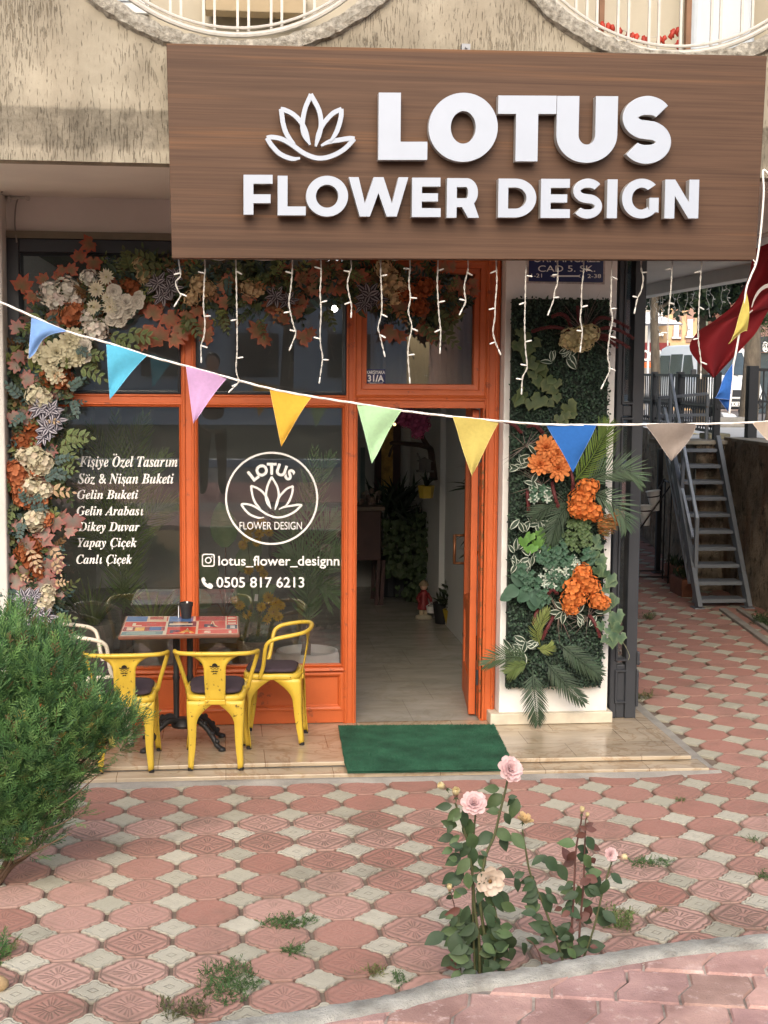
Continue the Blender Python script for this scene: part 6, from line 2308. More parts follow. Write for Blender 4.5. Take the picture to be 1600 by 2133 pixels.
# ================================================================ juniper bush, front left
M_jun = mat('juniper_leaf', (1, 1, 1), .6, .1, 30, tint=True, trans=.12)
M_bk = mat('bark', lin(92, 74, 58), .95, .25, 20, .8, 80)
def juniper(root, Y, blobs, n, seed, stems, sl=.085):
    r = random.Random(seed)
    mb = MB()
    tot = sum(b[2] * b[3] for b in blobs)
    gz_ = lin(72, 108, 62), lin(90, 128, 74), lin(60, 94, 60), lin(104, 140, 80)
    for bx, by, rx, ry in blobs:
        c = PY(bx, by, Y)
        sc_ = F_PX / (Y - CAM.y)
        RX, RZ = rx / sc_, ry / sc_
        RYd = (RX + RZ) * .55
        cnt = int(n * rx * ry / tot * (1 if by < 1600 else .55 if bx > 120 else .8))
        for i in range(cnt):
            o = V((r.gauss(0, 1), r.gauss(0, 1), r.gauss(0, 1))).normalized()
            if o.y > .45 and r.random() < .7: o.y = -o.y
            q = r.uniform(.55, 1.0) ** .5
            p = c + V((o.x * RX * q, o.y * RYd * q, o.z * RZ * q))
            d = (o * .65 + V((0, 0, .75)) + V((r.uniform(-.4, .4), r.uniform(-.4, .4), r.uniform(-.3, .3)))).normalized()
            nn = (o + rv(.5, r)).normalized()
            sd_ = d.cross(nn).normalized()
            k = kv(gz_[r.randrange(4)], .18, r)
            if r.random() < .05: k = lin(168, 160, 90) if r.random() < .2 else lin(112, 92, 62)
            kt = tuple(x * 1.12 for x in k)
            L = sl * r.uniform(.7, 1.35)
            def sliver(a, b_, w, ka, kb):
                t_ = (b_ - a)
                s2 = t_.cross(nn)
                if s2.length < 1e-7: return
                s2 = s2.normalized() * w
                mid = a + t_ * .55
                mb.add([a - s2 * .5, a + s2 * .5, mid + s2, b_, mid - s2], [(0, 1, 2, 3, 4)], [ka, ka, kb, kb, kb])
            sliver(p, p + d * L, .0022, k, kt)
            for t_ in range(8):
                u = .12 + .82 * t_ / 7
                s_ = 1 if t_ % 2 else -1
                a = p + d * L * u
                dd = (d * .9 + sd_ * s_ * r.uniform(.5, .9) + nn * r.uniform(-.25, .35)).normalized()
                ll = L * (.52 - .32 * u) * r.uniform(.8, 1.25)
                sliver(a, a + dd * ll, .0021, k, kt)
                d3 = (dd + d * .8).normalized()
                sliver(a + dd * ll * .4, a + dd * ll * .4 + d3 * ll * .5, .0018, k, kt)
    mb.build('foliage', M_jun, root)
    for q_, path in enumerate(stems):
        mb = MB()
        c = spl([PY(px, py, Y + dy) for px, py, dy in path], 5)
        N = len(c)
        mb.tube(c, [(.016 if q_ < 3 else .0065) * (1 - .8 * i / N) for i in range(N)], 7)
        mb.build('stem', M_bk, root, smooth=True)
JY = -2.62
jb = thing('juniper_bush', 'large feathery green juniper bush at the left in front of the chairs', 'bush', PG(-20, 1870))
juniper(jb, JY, [(-40, 1430, 90, 150), (35, 1385, 50, 110), (95, 1430, 60, 110), (130, 1405, 36, 90), (165, 1490, 60, 90), (210, 1510, 40, 50), (240, 1505, 46, 34), (60, 1540, 110, 120), (122, 1580, 80, 70),
                 (-20, 1620, 110, 130), (60, 1650, 80, 80), (108, 1640, 50, 50), (40, 1730, 80, 60), (142, 1690, 34, 26), (85, 1715, 46, 34), (-30, 1760, 60, 50), (235, 1545, 34, 30)], 7600, 31,
        [[(-30, 1880, .1), (-10, 1800, .05), (10, 1700, 0), (30, 1550, 0)], [(-25, 1875, .1), (20, 1810, 0), (60, 1780, -.05), (100, 1740, -.05)], [(-20, 1870, .1), (30, 1760, .0), (110, 1640, 0), (230, 1540, 0)], [(0, 1830, -.05), (60, 1745, -.12), (130, 1715, -.15), (190, 1672, -.15)], [(20, 1800, -.05), (90, 1765, -.15), (150, 1735, -.15)], [(60, 1720, -.1), (150, 1660, -.15), (215, 1605, -.15)], [(-30, 1870, .1), (40, 1700, .05), (160, 1640, 0), (250, 1515, -.02)]])
jb2 = thing('juniper_bush', 'small juniper tuft cut by the left frame edge near the kerb', 'bush', PG(-20, 2060))
juniper(jb2, -3.35, [(-30, 2020, 46, 46), (-6, 2060, 26, 30), (0, 1990, 22, 26), (8, 2022, 22, 16)], 330, 77, [[(-40, 2080, .05), (-20, 2030, 0), (10, 1990, 0)]], .07)
sb = PG(4, 2062)
mb = MB()
mb.sphere(sb + V((-.02, 0, .025)), .045, 10, None, (1.1, .8, .75))
o = mb.build('stone', mat('tan_stone', lin(172, 146, 108), .9, .2, 14, .8, 60), None, smooth=True)
tag(o, 'tan stone half out of the frame beside the small juniper tuft', 'stone')

# ================================================================ roses behind the kerb
M_rl = mat('rose_leaf', (1, 1, 1), .62, .1, 40, .1, 90, tint=True, trans=.15)
M_rp = mat('rose_petal', (1, 1, 1), .6, .06, 30, tint=True, trans=.3)
M_stem = mat('rose_stem', (1, 1, 1), .6, .2, 40, tint=True)
RY = -3.82
def rp_(px, py, dy=0.0): return PY(px, py, RY + dy)
pr = lambda n: n / (F_PX / (RY - CAM.y))
gL, gD, gR = lin(78, 100, 62), lin(56, 76, 50), lin(98, 62, 54)
def rose_bush(label, base, stems, leaves, blooms, seed):
    t = thing('rose_bush', label, 'rose bush', base)
    r = random.Random(seed)
    for path, r0, kk in stems:
        mb = MB()
        c = spl([rp_(*q) for q in path], 6)
        N = len(c)
        mb.tube(c, [r0 * (1 - .45 * i / N) for i in range(N)], 6, k=kk)
        for i in range(N * 1):
            p = c[r.randrange(N)]
            o = V((r.choice((-1, 1)), r.uniform(-.8, .2), -.1)).normalized()
            mb.tube([p + o * r0 * .6, p + o * (r0 + .005) + V((0, 0, -.002))], [.0013, .0002], 4, k=lin(120, 84, 70))
        mb.build('stem', M_stem, t, smooth=True)
    mb = MB()
    for px, py, s_, a, typ in leaves:
        k = kv((gD, gL, gR)[typ], .18, r)
        k2 = kv((gD, gL, gR)[typ], .18, r)
        d = V((math.cos(rad(a)), r.uniform(-.5, .25), math.sin(rad(a))))
        nn = V((r.uniform(-.5, .5), -1, r.uniform(.1, 1.1)))
        p = rp_(px, py, r.uniform(-.06, .06))
        L = pr(s_)
        leaf(mb, p - d.normalized() * L * .5, d, nn, L, L * r.uniform(.55, .68), k, k2, r.uniform(.05, .45), r.uniform(.1, .35), 7, .85, 1.0)
    mb.build('foliage', M_rl, t, smooth=True)
    for typ, px, py, s_, n_ in blooms:
        mb = MB()
        p = rp_(px, py, -.05)
        nn = V(n_)
        if typ == 'pink':
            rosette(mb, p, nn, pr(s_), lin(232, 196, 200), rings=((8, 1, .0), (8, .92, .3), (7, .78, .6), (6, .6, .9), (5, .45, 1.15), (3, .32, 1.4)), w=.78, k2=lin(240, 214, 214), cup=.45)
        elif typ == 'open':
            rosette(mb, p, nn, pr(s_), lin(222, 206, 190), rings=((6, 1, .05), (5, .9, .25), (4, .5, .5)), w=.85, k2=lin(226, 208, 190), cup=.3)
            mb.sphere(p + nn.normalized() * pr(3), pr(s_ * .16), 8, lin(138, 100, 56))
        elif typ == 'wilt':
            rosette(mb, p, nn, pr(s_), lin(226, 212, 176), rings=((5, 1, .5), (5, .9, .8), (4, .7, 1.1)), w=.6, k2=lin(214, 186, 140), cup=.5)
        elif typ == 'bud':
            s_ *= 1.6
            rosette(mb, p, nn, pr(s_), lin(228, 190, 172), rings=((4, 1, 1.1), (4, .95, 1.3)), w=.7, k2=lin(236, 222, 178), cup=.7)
        mb.sphere(p - nn.normalized() * pr(s_ * .12), pr(s_ * .16), 8, lin(78, 92, 60))
        for q in range(5):
            a = q * 1.256
            o = nn.normalized().orthogonal().normalized()
            o = Matrix.Rotation(a, 3, nn.normalized()) @ o
            leaf(mb, p - nn.normalized() * pr(s_ * .1), o - nn.normalized() * .4, nn, pr(s_ * .4), pr(s_ * .13), lin(84, 98, 64), None, .4, .1, 4)
        mb.build('rose_bloom' if typ != 'bud' else 'rose_bud', M_rp, t, smooth=True)
ks, kd_ = lin(84, 88, 56), lin(96, 66, 58)
r = random.Random(2)
def around(path, n, s0, s1, spread, typs, r):
    out = []
    c = spl([V((x, y, 0)) for x, y in path], 8)
    for i in range(n):
        p = c[r.randrange(len(c))]
        sgn = r.choice((-1, 1))
        dx = sgn * r.uniform(.25, 1) * spread
        out.append((p.x + dx, p.y + r.gauss(0, spread * .35), r.uniform(s0, s1), (r.uniform(-60, 30) if sgn > 0 else r.uniform(150, 240)), r.choice(typs)))
    return out
lv = [(1025, 1643, 34, 175, 1), (1030, 1668, 44, 215, 1), (1028, 1690, 32, 180, 1), (1072, 1684, 46, 250, 1), (1058, 1706, 30, 300, 0), (1066, 1668, 26, 250, 0), (1068, 1660, 20, 10, 0), (925, 1680, 34, 185, 0), (952, 1702, 26, 220, 1), (968, 1705, 36, 280, 0), (975, 1728, 50, 260, 1), (985, 1755, 48, 290, 1), (1010, 1746, 46, 200, 0), (1050, 1738, 46, 340, 1), (1080, 1752, 44, 310, 1), (1050, 1757, 36, 280, 0), (930, 1745, 34, 190, 0), (945, 1752, 22, 200, 1),
      (968, 1770, 40, 240, 0), (985, 1785, 44, 265, 0), (945, 1790, 40, 210, 0), (965, 1805, 44, 230, 1), (1005, 1795, 34, 300, 0), (935, 1830, 42, 215, 0), (955, 1825, 40, 240, 0), (975, 1835, 36, 280, 1), (1055, 1818, 36, 340, 0), (1082, 1822, 26, 20, 0), (1078, 1843, 32, 280, 0), (1105, 1840, 34, 330, 0), (1000, 1865, 38, 250, 0), (1050, 1873, 46, 300, 0), (1040, 1880, 50, 320, 0), (998, 1893, 44, 240, 0), (1020, 1905, 46, 270, 0), (1060, 1890, 40, 330, 1),
      (945, 1900, 34, 200, 2), (925, 1905, 26, 210, 0), (950, 1930, 46, 235, 0), (980, 1945, 50, 250, 0), (930, 1945, 44, 205, 0), (905, 1955, 50, 200, 0), (948, 1970, 56, 260, 0), (985, 1965, 52, 300, 0), (1010, 1940, 40, 310, 1), (1040, 1945, 40, 330, 0), (1060, 1965, 56, 290, 0), (1040, 1985, 44, 250, 0), (1000, 1990, 50, 240, 0), (965, 2000, 44, 220, 0), (1070, 1990, 44, 300, 0), (945, 2010, 44, 210, 2), (1000, 2015, 40, 270, 0), (1030, 1975, 44, 260, 0), (1095, 1977, 34, 300, 0), (1110, 1960, 30, 340, 0), (970, 1905, 40, 250, 0), (1035, 1925, 36, 290, 0)]
rose_bush('taller rose bush with pink blooms just behind the kerb', PG(1000, 2035) + V((0, .05, 0)),
          [([(1000, 2060, .03), (998, 1960, 0), (990, 1900, 0), (985, 1830, 0), (975, 1760, 0), (958, 1700, 0), (948, 1672, 0)], .0065, ks),
           ([(1010, 2060, .03), (1010, 1960, 0), (1000, 1870, -.02), (1010, 1790, -.02), (1030, 1740, -.02), (1042, 1690, -.02), (1052, 1650, -.02), (1060, 1612, -.02)], .007, ks),
           ([(990, 2050, .02), (985, 1900, .02), (985, 1780, .02), (990, 1700, .02), (988, 1690, .02)], .005, ks),
           ([(960, 2040, .02), (958, 1960, 0), (947, 1890, 0), (938, 1855, 0)], .003, kd_),
           ([(1025, 2050, .02), (1035, 1930, 0), (1028, 1880, 0), (1020, 1845, 0)], .0045, ks)],
          lv + around([(990, 2030), (1000, 1930)], 70, 26, 46, 58, (0, 0, 0, 1), r) + around([(980, 1900), (975, 1740)], 30, 18, 38, 44, (0, 1), r),
          [('pink', 1062, 1603, 28, (.3, -1, .6)), ('pink', 987, 1674, 27, (-.1, -1, .8)), ('open', 1020, 1835, 32, (.1, -1, .05)), ('bud', 930, 1643, 14, (-.8, -.4, .6)), ('bud', 950, 1660, 15, (-.1, -.6, 1)), ('bud', 937, 1857, 11, (-.1, -.3, 1))], 6)
lv2 = [(1135, 1790, 32, 330, 0), (1150, 1800, 46, 320, 0), (1172, 1818, 44, 300, 0), (1120, 1790, 30, 200, 0), (1180, 1756, 40, 170, 1), (1110, 1845, 26, 250, 0), (1105, 1870, 40, 200, 0), (1130, 1868, 30, 340, 0), (1150, 1872, 34, 330, 0), (1142, 1885, 40, 300, 0), (1108, 1885, 36, 230, 0), (1125, 1930, 46, 160, 0), (1150, 1938, 44, 340, 0), (1175, 1945, 40, 320, 0), (1140, 1945, 30, 200, 0), (1185, 1955, 40, 290, 0), (1220, 1960, 44, 350, 0), (1240, 1972, 46, 10, 0), (1175, 1985, 44, 200, 0), (1205, 1980, 40, 20, 0),
       (1180, 1780, 34, 110, 2), (1190, 1785, 30, 240, 2), (1185, 1797, 30, 200, 2), (1215, 1770, 34, 330, 0), (1230, 1757, 36, 300, 0), (1210, 1740, 24, 200, 2), (1233, 1728, 24, 0, 2), (1240, 1765, 30, 340, 2), (1225, 1795, 40, 300, 1), (1215, 1785, 34, 340, 0), (1235, 1820, 40, 190, 1), (1245, 1835, 40, 300, 0), (1285, 1830, 34, 320, 0), (1260, 1850, 40, 250, 0), (1240, 1855, 36, 330, 0), (1205, 1865, 42, 270, 1), (1190, 1865, 36, 190, 0), (1220, 1880, 34, 10, 1), (1225, 1900, 36, 260, 2), (1195, 1900, 40, 330, 0), (1250, 1900, 36, 330, 0), (1270, 1910, 40, 320, 0), (1215, 1910, 34, 200, 2), (1260, 1920, 44, 330, 0), (1232, 1830, 30, 150, 2), (1215, 1725, 20, 160, 2), (1228, 1718, 20, 30, 2)]
rose_bush('shorter sparse rose bush with upright reddish stems right of the taller one', PG(1200, 2000) + V((0, .05, 0)),
          [([(1180, 2030, .02), (1160, 1960, 0), (1130, 1880, 0), (1105, 1820, 0), (1095, 1770, 0), (1088, 1728, 0)], .0055, ks),
           ([(1190, 2010, .0), (1192, 1920, 0), (1196, 1850, 0), (1200, 1770, 0), (1210, 1715, 0), (1212, 1695, 0)], .005, kd_),
           ([(1205, 2010, .0), (1208, 1930, .01), (1215, 1850, .01), (1218, 1770, .01), (1220, 1705, .01)], .005, kd_),
           ([(1210, 2010, .0), (1235, 1940, -.01), (1255, 1860, -.01), (1268, 1815, -.01), (1277, 1788, -.01)], .0045, ks),
           ([(1130, 2010, .0), (1122, 1985, 0), (1110, 1965, 0), (1095, 1955, 0)], .003, kd_)],
          lv2 + around([(1195, 2010), (1210, 1800)], 34, 16, 34, 40, (0, 0, 1, 2), r) + around([(1170, 1990), (1110, 1840)], 20, 20, 34, 30, (0, 1), r),
          [('wilt', 1090, 1712, 22, (.25, -.5, 1)), ('bud', 1212, 1695, 10, (0, -.3, 1)), ('bud', 1222, 1704, 8, (.1, -.3, 1)), ('pink', 1272, 1780, 15, (.2, -1, .4)), ('bud', 1288, 1785, 12, (.9, -.5, .2))], 8)

# ================================================================ weeds in the joints
M_weed = mat('weed_leaf', (1, 1, 1), .7, .12, 40, tint=True, trans=.15)
def weed(px, py, w, h, n, label, k=lin(76, 104, 58), L=.03, up=.5):
    c = PG(px, py)
    s_ = F_PX / ((c - CAM).dot(_f))
    mb = MB()
    r = random.Random(int(px * 7 + py))
    for i in range(n):
        a, q = r.uniform(0, 6.28), r.random() ** .7
        x, y = c.x + q * math.cos(a) * w / s_, c.y + q * math.sin(a) * h / s_ * 2.4
        p = V((x, y, GZ(x, y)))
        d = V((r.uniform(-1, 1), r.uniform(-1, 1), r.uniform(.1, up * 2))).normalized()
        l_ = L * r.uniform(.7, 1.6)
        mb.tube([p, p + d * l_], .0009, 3, k=kv(k, .2, r), cap=False)
        for j in range(5):
            e = p + d * l_ * (.3 + .17 * j)
            dd = (d + rv(.9, r)).normalized()
            leaf(mb, e, dd, V((0, 0, 1)) + rv(.6, r), L * r.uniform(.25, .5), L * .14, kv(k, .25, r), None, .2, .1, 4)
    o = mb.build('weed', M_weed)
    tag(o, label, 'weed', 'weeds in the paving joints')
weed(475, 2050, 60, 42, 300, 'largest green weed clump, on the lower left paving', L=.032)
weed(600, 1925, 55, 14, 150, 'flat green weed clump left of the taller rose bush', L=.03)
weed(612, 1985, 18, 10, 45, 'small weed tuft under the flat clump')
weed(1355, 1800, 50, 12, 110, 'long low weed tuft right of the roses', L=.026)
weed(780, 2026, 24, 12, 40, 'pale weed sprig just behind the kerb', lin(112, 116, 70))
weed(832, 2043, 14, 12, 26, 'tiny weed sprig touching the kerb below the pale one')
weed(1290, 1925, 26, 22, 60, 'tall feathery weed at the kerb right of the roses', lin(104, 122, 70), .05, 1.5)
weed(1305, 1902, 26, 8, 45, 'yellow green moss tuft above the feathery weed', lin(124, 124, 76), .016)
weed(1375, 1898, 22, 7, 36, 'mossy joint tuft at the right near the kerb', lin(118, 112, 76), .014)
weed(1416, 1670, 10, 7, 24, 'little weed on the paving behind the shorter rose bush', lin(96, 110, 66), .02, 1)
weed(1567, 1752, 14, 8, 28, 'small weed on a pale tile at the far right', L=.02)
weed(1592, 1828, 12, 12, 34, 'weed cut by the right frame edge', L=.026)
weed(1350, 1290, 16, 6, 40, 'grass tuft on the side path beside the corner post', lin(94, 108, 70), .05, 1)
weed(1342, 1456, 16, 5, 34, 'low grass at the foot of the corner post', lin(112, 112, 76), .05, .8)
weed(1592, 1300, 14, 14, 90, 'dark weed clump at the foot of the retaining wall', lin(70, 86, 54), .07, 1)
weed(380, 2112, 60, 16, 60, 'dry weed sprigs at the bottom edge of the picture', lin(92, 96, 62), .045, 1.2)
# ================================================================ side passage: stairs, retaining wall, street above
def PX(px, py, X_):
    d = ray(px, py)
    return CAM + d * ((X_ - CAM.x) / d.x)
fL, fR = PG(1455, 1268), PG(1562, 1268)
XL_, XR_ = fL.x, fR.x
tR = PX(1495, 920, XR_)
Yb, Yt, Zb, Zt = (fL.y + fR.y) / 2, tR.y, GZ(fR.x, fR.y), tR.z
WX = XR_ + .10                                # face of the retaining wall beside the stairs
WZ = PX(1529, 914, WX).z
def rustwall():
    mt = mat('mossy_render', lin(138, 124, 106), .95, .28, 3.2, 1.0, 40, c2=lin(160, 146, 126), dist=.03, det=8)
    nt = mt.node_tree
    L = nt.links.new
    b = nt.nodes['Principled BSDF']
    src = b.inputs['Base Color'].links[0].from_socket
    tc = nd(nt, 'ShaderNodeTexCoord')
    for scl, c_, lo, hi, f in (((3, 3, 1.2), lin(126, 88, 62), .5, .68, .8), ((7, 7, 7), lin(52, 54, 40), .52, .66, .85), ((26, 26, 8), lin(58, 48, 38), .54, .66, .7), ((55, 55, 55), lin(150, 138, 116), .66, .74, .55)):
        mp = nd(nt, 'ShaderNodeMapping')
        mp.inputs['Scale'].default_value = scl
        L(tc.outputs['Object'], mp.inputs[0])
        nz = nd(nt, 'ShaderNodeTexNoise', i_Scale=1.0, i_Detail=6.0, i_Roughness=.65)
        L(mp.outputs[0], nz.inputs['Vector'])
        rp = nd(nt, 'ShaderNodeValToRGB')
        rp.color_ramp.elements[0].position = lo
        rp.color_ramp.elements[1].position = hi
        rp.color_ramp.elements[1].color = (f, f, f, 1)
        L(nz.outputs['Fac'], rp.inputs['Fac'])
        mx = nd(nt, 'ShaderNodeMix', data_type='RGBA')
        L(rp.outputs['Color'], mx.inputs[0])
        L(src, mx.inputs[6])
        mx.inputs[7].default_value = (*c_, 1)
        src = mx.outputs[2]
    L(src, b.inputs['Base Color'])
    return mt
M_ret = rustwall()
rw = thing('retaining_wall', 'brown mossy retaining wall behind and beside the metal stairs', 'wall', (WX + .3, 4, 0))
def gridwall(mb, a, b, z0, z1, bump, nx, nz):
    vs, fs = [], []
    r = random.Random(int(a.x * 100))
    nrm = V((b.y - a.y, a.x - b.x, 0)).normalized()
    for i in range(nx + 1):
        for j in range(nz + 1):
            p = a.lerp(b, i / nx)
            z = z0 + (z1 - z0) * j / nz
            k = bump * (.5 * math.sin(p.y * 5.1 + z * 3.3) + .5 * math.sin(p.y * 13 + z * 9 + p.x * 7)) + r.uniform(-bump, bump) * .4
            if j == nz: k = 0
            vs.append((p.x + nrm.x * k, p.y + nrm.y * k, z))
    for i in range(nx):
        for j in range(nz):
            q = i * (nz + 1) + j
            fs.append((q, q + 1, q + nz + 2, q + nz + 1))
    mb.add(vs, fs)
mb = MB()
gridwall(mb, V((WX + .02, 1.0, 0)), V((WX, Yt + .04, 0)), -.2, WZ, .022, 70, 24)
gridwall(mb, V((WX + .05, Yt + .02, 0)), V((4.0, Yt + .03, 0)), -.2, Zt - .02, .012, 10, 20)
gridwall(mb, V((4.0, Yt + .03, 0)), V((4.78, 9.4, 0)), -.2, Zt - .04, .02, 60, 20)
gridwall(mb, V((4.78, 9.4, 0)), V((5.3, 13, 0)), -.2, Zt - .04, .02, 30, 14)
mb.build('wall_face', M_ret, rw, smooth=True)
M_cap = mat('concrete_cap', lin(150, 142, 126), .95, .25, 6, .8, 60)
mb = MB()
mb.prism([(WX - .0, 1.0, WZ - .03), (WX + .35, 1.0, WZ - .03), (WX + .35, Yt + .1, WZ - .03), (WX, Yt + .1, WZ - .03)], (0, 0, .035))
mb.build('wall_cap', M_cap, rw, bevel=.006)
lg_ = PX(1470, 905, XR_ - .1)
mb = MB()
mb.box((XL_ - .1, Yt - .02, Zt - .03), (WX + .02, Yt + .42, Zt + .012))
tag(mb.build('stair_landing', M_cap, None, bevel=.006), 'worn concrete landing slab at the top of the metal stairs', 'landing')
mb = MB()
a_ = PY(1470, 915, Yt + .5)
b_ = PY(1519, 903, Yt + .5)
mb.box((a_.x, Yt + .45, Zt), (b_.x, Yt + .72, b_.z))
tag(mb.build('kerb_stone', mat('pale_stone', lin(168, 160, 132), .9, .15, 8, .4, 60), None, bevel=.012), 'pale loose kerb stone behind the stair landing', 'stone')

M_stl = worn('grey_stair_paint', lin(168, 177, 186), lin(128, 110, 92), .45, .56, sc_=12)
M_stld = worn('dark_stair_paint', lin(112, 118, 124), lin(114, 94, 78), .5, .54, sc_=12)
sta = thing('metal_stairs', 'steep grey metal stairs climbing from the paved passage to the street', 'stairs', (XL_ + .25, Yb, Zb))
NT = 10
for k in range(NT):
    u = (k + .55) / NT
    y, z = Yb + (Yt - Yb) * u, Zb + (Zt - Zb) * u
    mb = MB()
    mb.box((XL_ + .02, y - .02, z - .012), (XR_ - .02, y + .2, z))
    mb.box((XL_ + .02, y - .022, z - .035), (XR_ - .02, y - .016, z + .001))
    mb.build('tread', M_stld, sta, bevel=.002)
for x, nm in ((XL_, 'stringer'), (XR_, 'stringer')):
    mb = MB()
    mb.bar((x, Yb, Zb - .0), (x, Yt + .02, Zt + .04), .045, .10, (1, 0, 0) if False else (0, 0, 1))
    mb.box((x - .05, Yb - .03, Zb - .002), (x + .05, Yb + .12, Zb + .012))
    mb.build(nm, M_stld, sta, bevel=.003)
# handrail on the left: two sloping rails, posts, and the flat run at the street
def HR(px, py, X_): return PX(px, py, X_)
hx_ = XL_ + .02
for (p0_, p1_) in (((1452, 1080), (1396, 780)), ((1443, 1120), (1384, 850)), ((1440, 1170), (1382, 900)), ((1437, 1215), (1381, 905))):
    a, b = HR(*p0_, hx_), HR(*p1_, hx_)
    mb = MB()
    mb.bar(a, b, .03, .035)
    mb.build('handrail', M_stl, sta, bevel=.003)
a = HR(1452, 1078, hx_)
mb = MB()
mb.bar((a.x, a.y, GZ(a.x, a.y) + .03), a, .038, .038, (0, 1, 0))
mb.build('post', M_stld, sta, bevel=.003)
a = HR(1421, 1000, hx_)
mb = MB()
mb.bar((a.x, a.y, .9), HR(1424, 920, hx_), .035, .035, (0, 1, 0))
mb.build('post', M_stld, sta, bevel=.003)
fy = Yt + .25
mb = MB()
q = [PY(1372, 829, fy), PY(1474, 820, fy), PY(1372, 866, fy), PY(1474, 864, fy)]
mb.bar(q[0], q[1], .03, .03)
mb.bar(q[2], q[3], .03, .03)
for px in (1373, 1397, 1474):
    a = PY(px, 822 if px > 1380 else 829, fy)
    mb.bar((a.x, fy, Zt - .05), (a.x, fy, a.z if px != 1397 else PY(1397, 779, fy).z), .032, .032, (0, 1, 0))
mb.build('landing_guard', M_stld, sta, bevel=.003)

# ---------------------------------------------------------------- street level
def SZ(y): return Zt - .01 - .0255 * max(0, y - (Yt + .3)) if y < 36 else Zt - .01 - .0255 * (36 - Yt - .3)
M_walk = mat('pale_pavement', lin(196, 194, 188), .9, .1, 3, .3, 50)
M_asph = mat('asphalt', lin(120, 118, 116), .95, .15, 8, .5, 120)
ys = [1.0, Yt + .3, 12, 13, 17, 22, 28, 36, 60, 120, 400]
def strip(name, xs0, xs1, y0, mt, dz=0.0, y1=400):
    mb = MB()
    yy = [y0] + [y for y in ys if y0 < y < y1] + [y1]
    vs = []
    for y in yy:
        for x in (xs0(y), xs1(y)):
            vs.append((x, y, SZ(y) + dz))
    mb.add(vs, [(2 * i, 2 * i + 1, 2 * i + 3, 2 * i + 2) for i in range(len(yy) - 1)])
    structure(mb.build(name, mt))
strip('street_pavement', lambda y: WX + .33, lambda y: 300, 1.0, M_walk, 0, Yt + .02)
strip('street_ground', lambda y: 4.02 + .18 * (y - Yt) if y < 12.5 else -300, lambda y: 300, Yt + .02, M_walk)
strip('tactile_strip', lambda y: 5.0 + (y - 9) * .25, lambda y: 5.35 + (y - 9) * .25, 9, mat('yellow_paving', lin(206, 186, 128), .9, .15, 20, .5, 60), .006, 14)
strip('road', lambda y: 6 - .0 * y, lambda y: 60, 17, M_asph, .004, 46)
# iron fences
M_ifen = mat('black_fence_paint', lin(38, 40, 44), .5, .1, 10)
def fence(label, A, B, ztop, zb, n, posts, scroll):
    t = thing('iron_fence', label, 'fence', (A.x, A.y, zb))
    mb = MB()
    for z in (ztop - .02, zb + .10):
        mb.bar((A.x, A.y, z), (B.x, B.y, z), .03, .03)
    mb.bar((A.x, A.y, zb + (ztop - zb) * .52), (B.x, B.y, zb + (ztop - zb) * .52), .02, .02)
    mb.build('rail', M_ifen, t)
    mb = MB()
    for i in range(n + 1):
        p = A.lerp(B, i / n)
        mb.bar((p.x, p.y, zb + .1), (p.x, p.y, ztop - .02), .012, .012, (0, 1, 0))
        zm = zb + (ztop - zb) * scroll
        if i % 2 == 0:
            mb.sphere((p.x, p.y, zb + (ztop - zb) * .22), .022, 8)
        d = (B - A).normalized() * .5 * (B - A).length / n
        for s_ in (-1, 1):
            mb.tube([(p.x, p.y, zm - .10), (p.x + d.x * s_ * .8, p.y + d.y * s_ * .8, zm - .04), (p.x + d.x * s_ * .4, p.y + d.y * s_ * .4, zm + .04), (p.x, p.y, zm + .10)], .006, 4)
    o = mb.build('bars', M_ifen, t)
    for u, w in posts:
        p = A.lerp(B, u)
        mb = MB()
        mb.box((p.x - w, p.y - w, zb - .05), (p.x + w, p.y + w, ztop + .02))
        mb.build('post', M_ifen, t, bevel=.004)
fa = PX(1491, 910, WX - .05)
FA = V((fa.x, fa.y, 0))
fb = PY(1335, 886, FA.y + 3.6)
FB = V((fb.x, fb.y, 0))
fz = SZ(FA.y)
fence('black wrought iron fence along the street left of the stair gap', FA, FB, PY(1488, 779, FA.y).z, fz, 34, ((0, .034), (.44, .038), (.80, .036)), .55)
GA = PX(1563, 915, WX + .22)
GA = V((GA.x, GA.y, 0))
GB = V((GA.x + 1.6, GA.y - .25, 0))
fence('black wrought iron fence at the right frame edge above the wall', GA, GB, PY(1565, 766, GA.y).z, WZ + .005, 14, ((0, .05), (1, .05)), .55)
# flower stand with white cups, and pots at the foot of the wall
rk = thing('cup_stand', 'thin metal stand with white paper cups behind the corner post', 'stand', PG(1390, 1215))
RKY = PG(1388, 1215).y
M_tubeb = mat('dark_tube', lin(58, 54, 50), .4, .1, 10, metal=.4)
def KP(px, py, d=0.0): return PY(px, py, RKY + d)
mb = MB()
for pts in ([(1391, 1216), (1400, 1008)], [(1380, 1205, .25), (1386, 1000, .25)], [(1326, 1112), (1399, 1008)], [(1318, 1100, .25), (1384, 1000, .25)], [(1384, 1000, .25), (1400, 1008)], [(1300, 1201), (1392, 1202)], [(1290, 1189, .25), (1378, 1189, .25)]):
    mb.tube([KP(*p) for p in pts], .009, 7)
for p in ((1391, 1203), (1380, 1190, .25), (1399, 1008), (1384, 1000, .25)):
    mb.sphere(KP(*p), .018, 8)
mb.build('tube_frame', M_tubeb, rk, smooth=True)
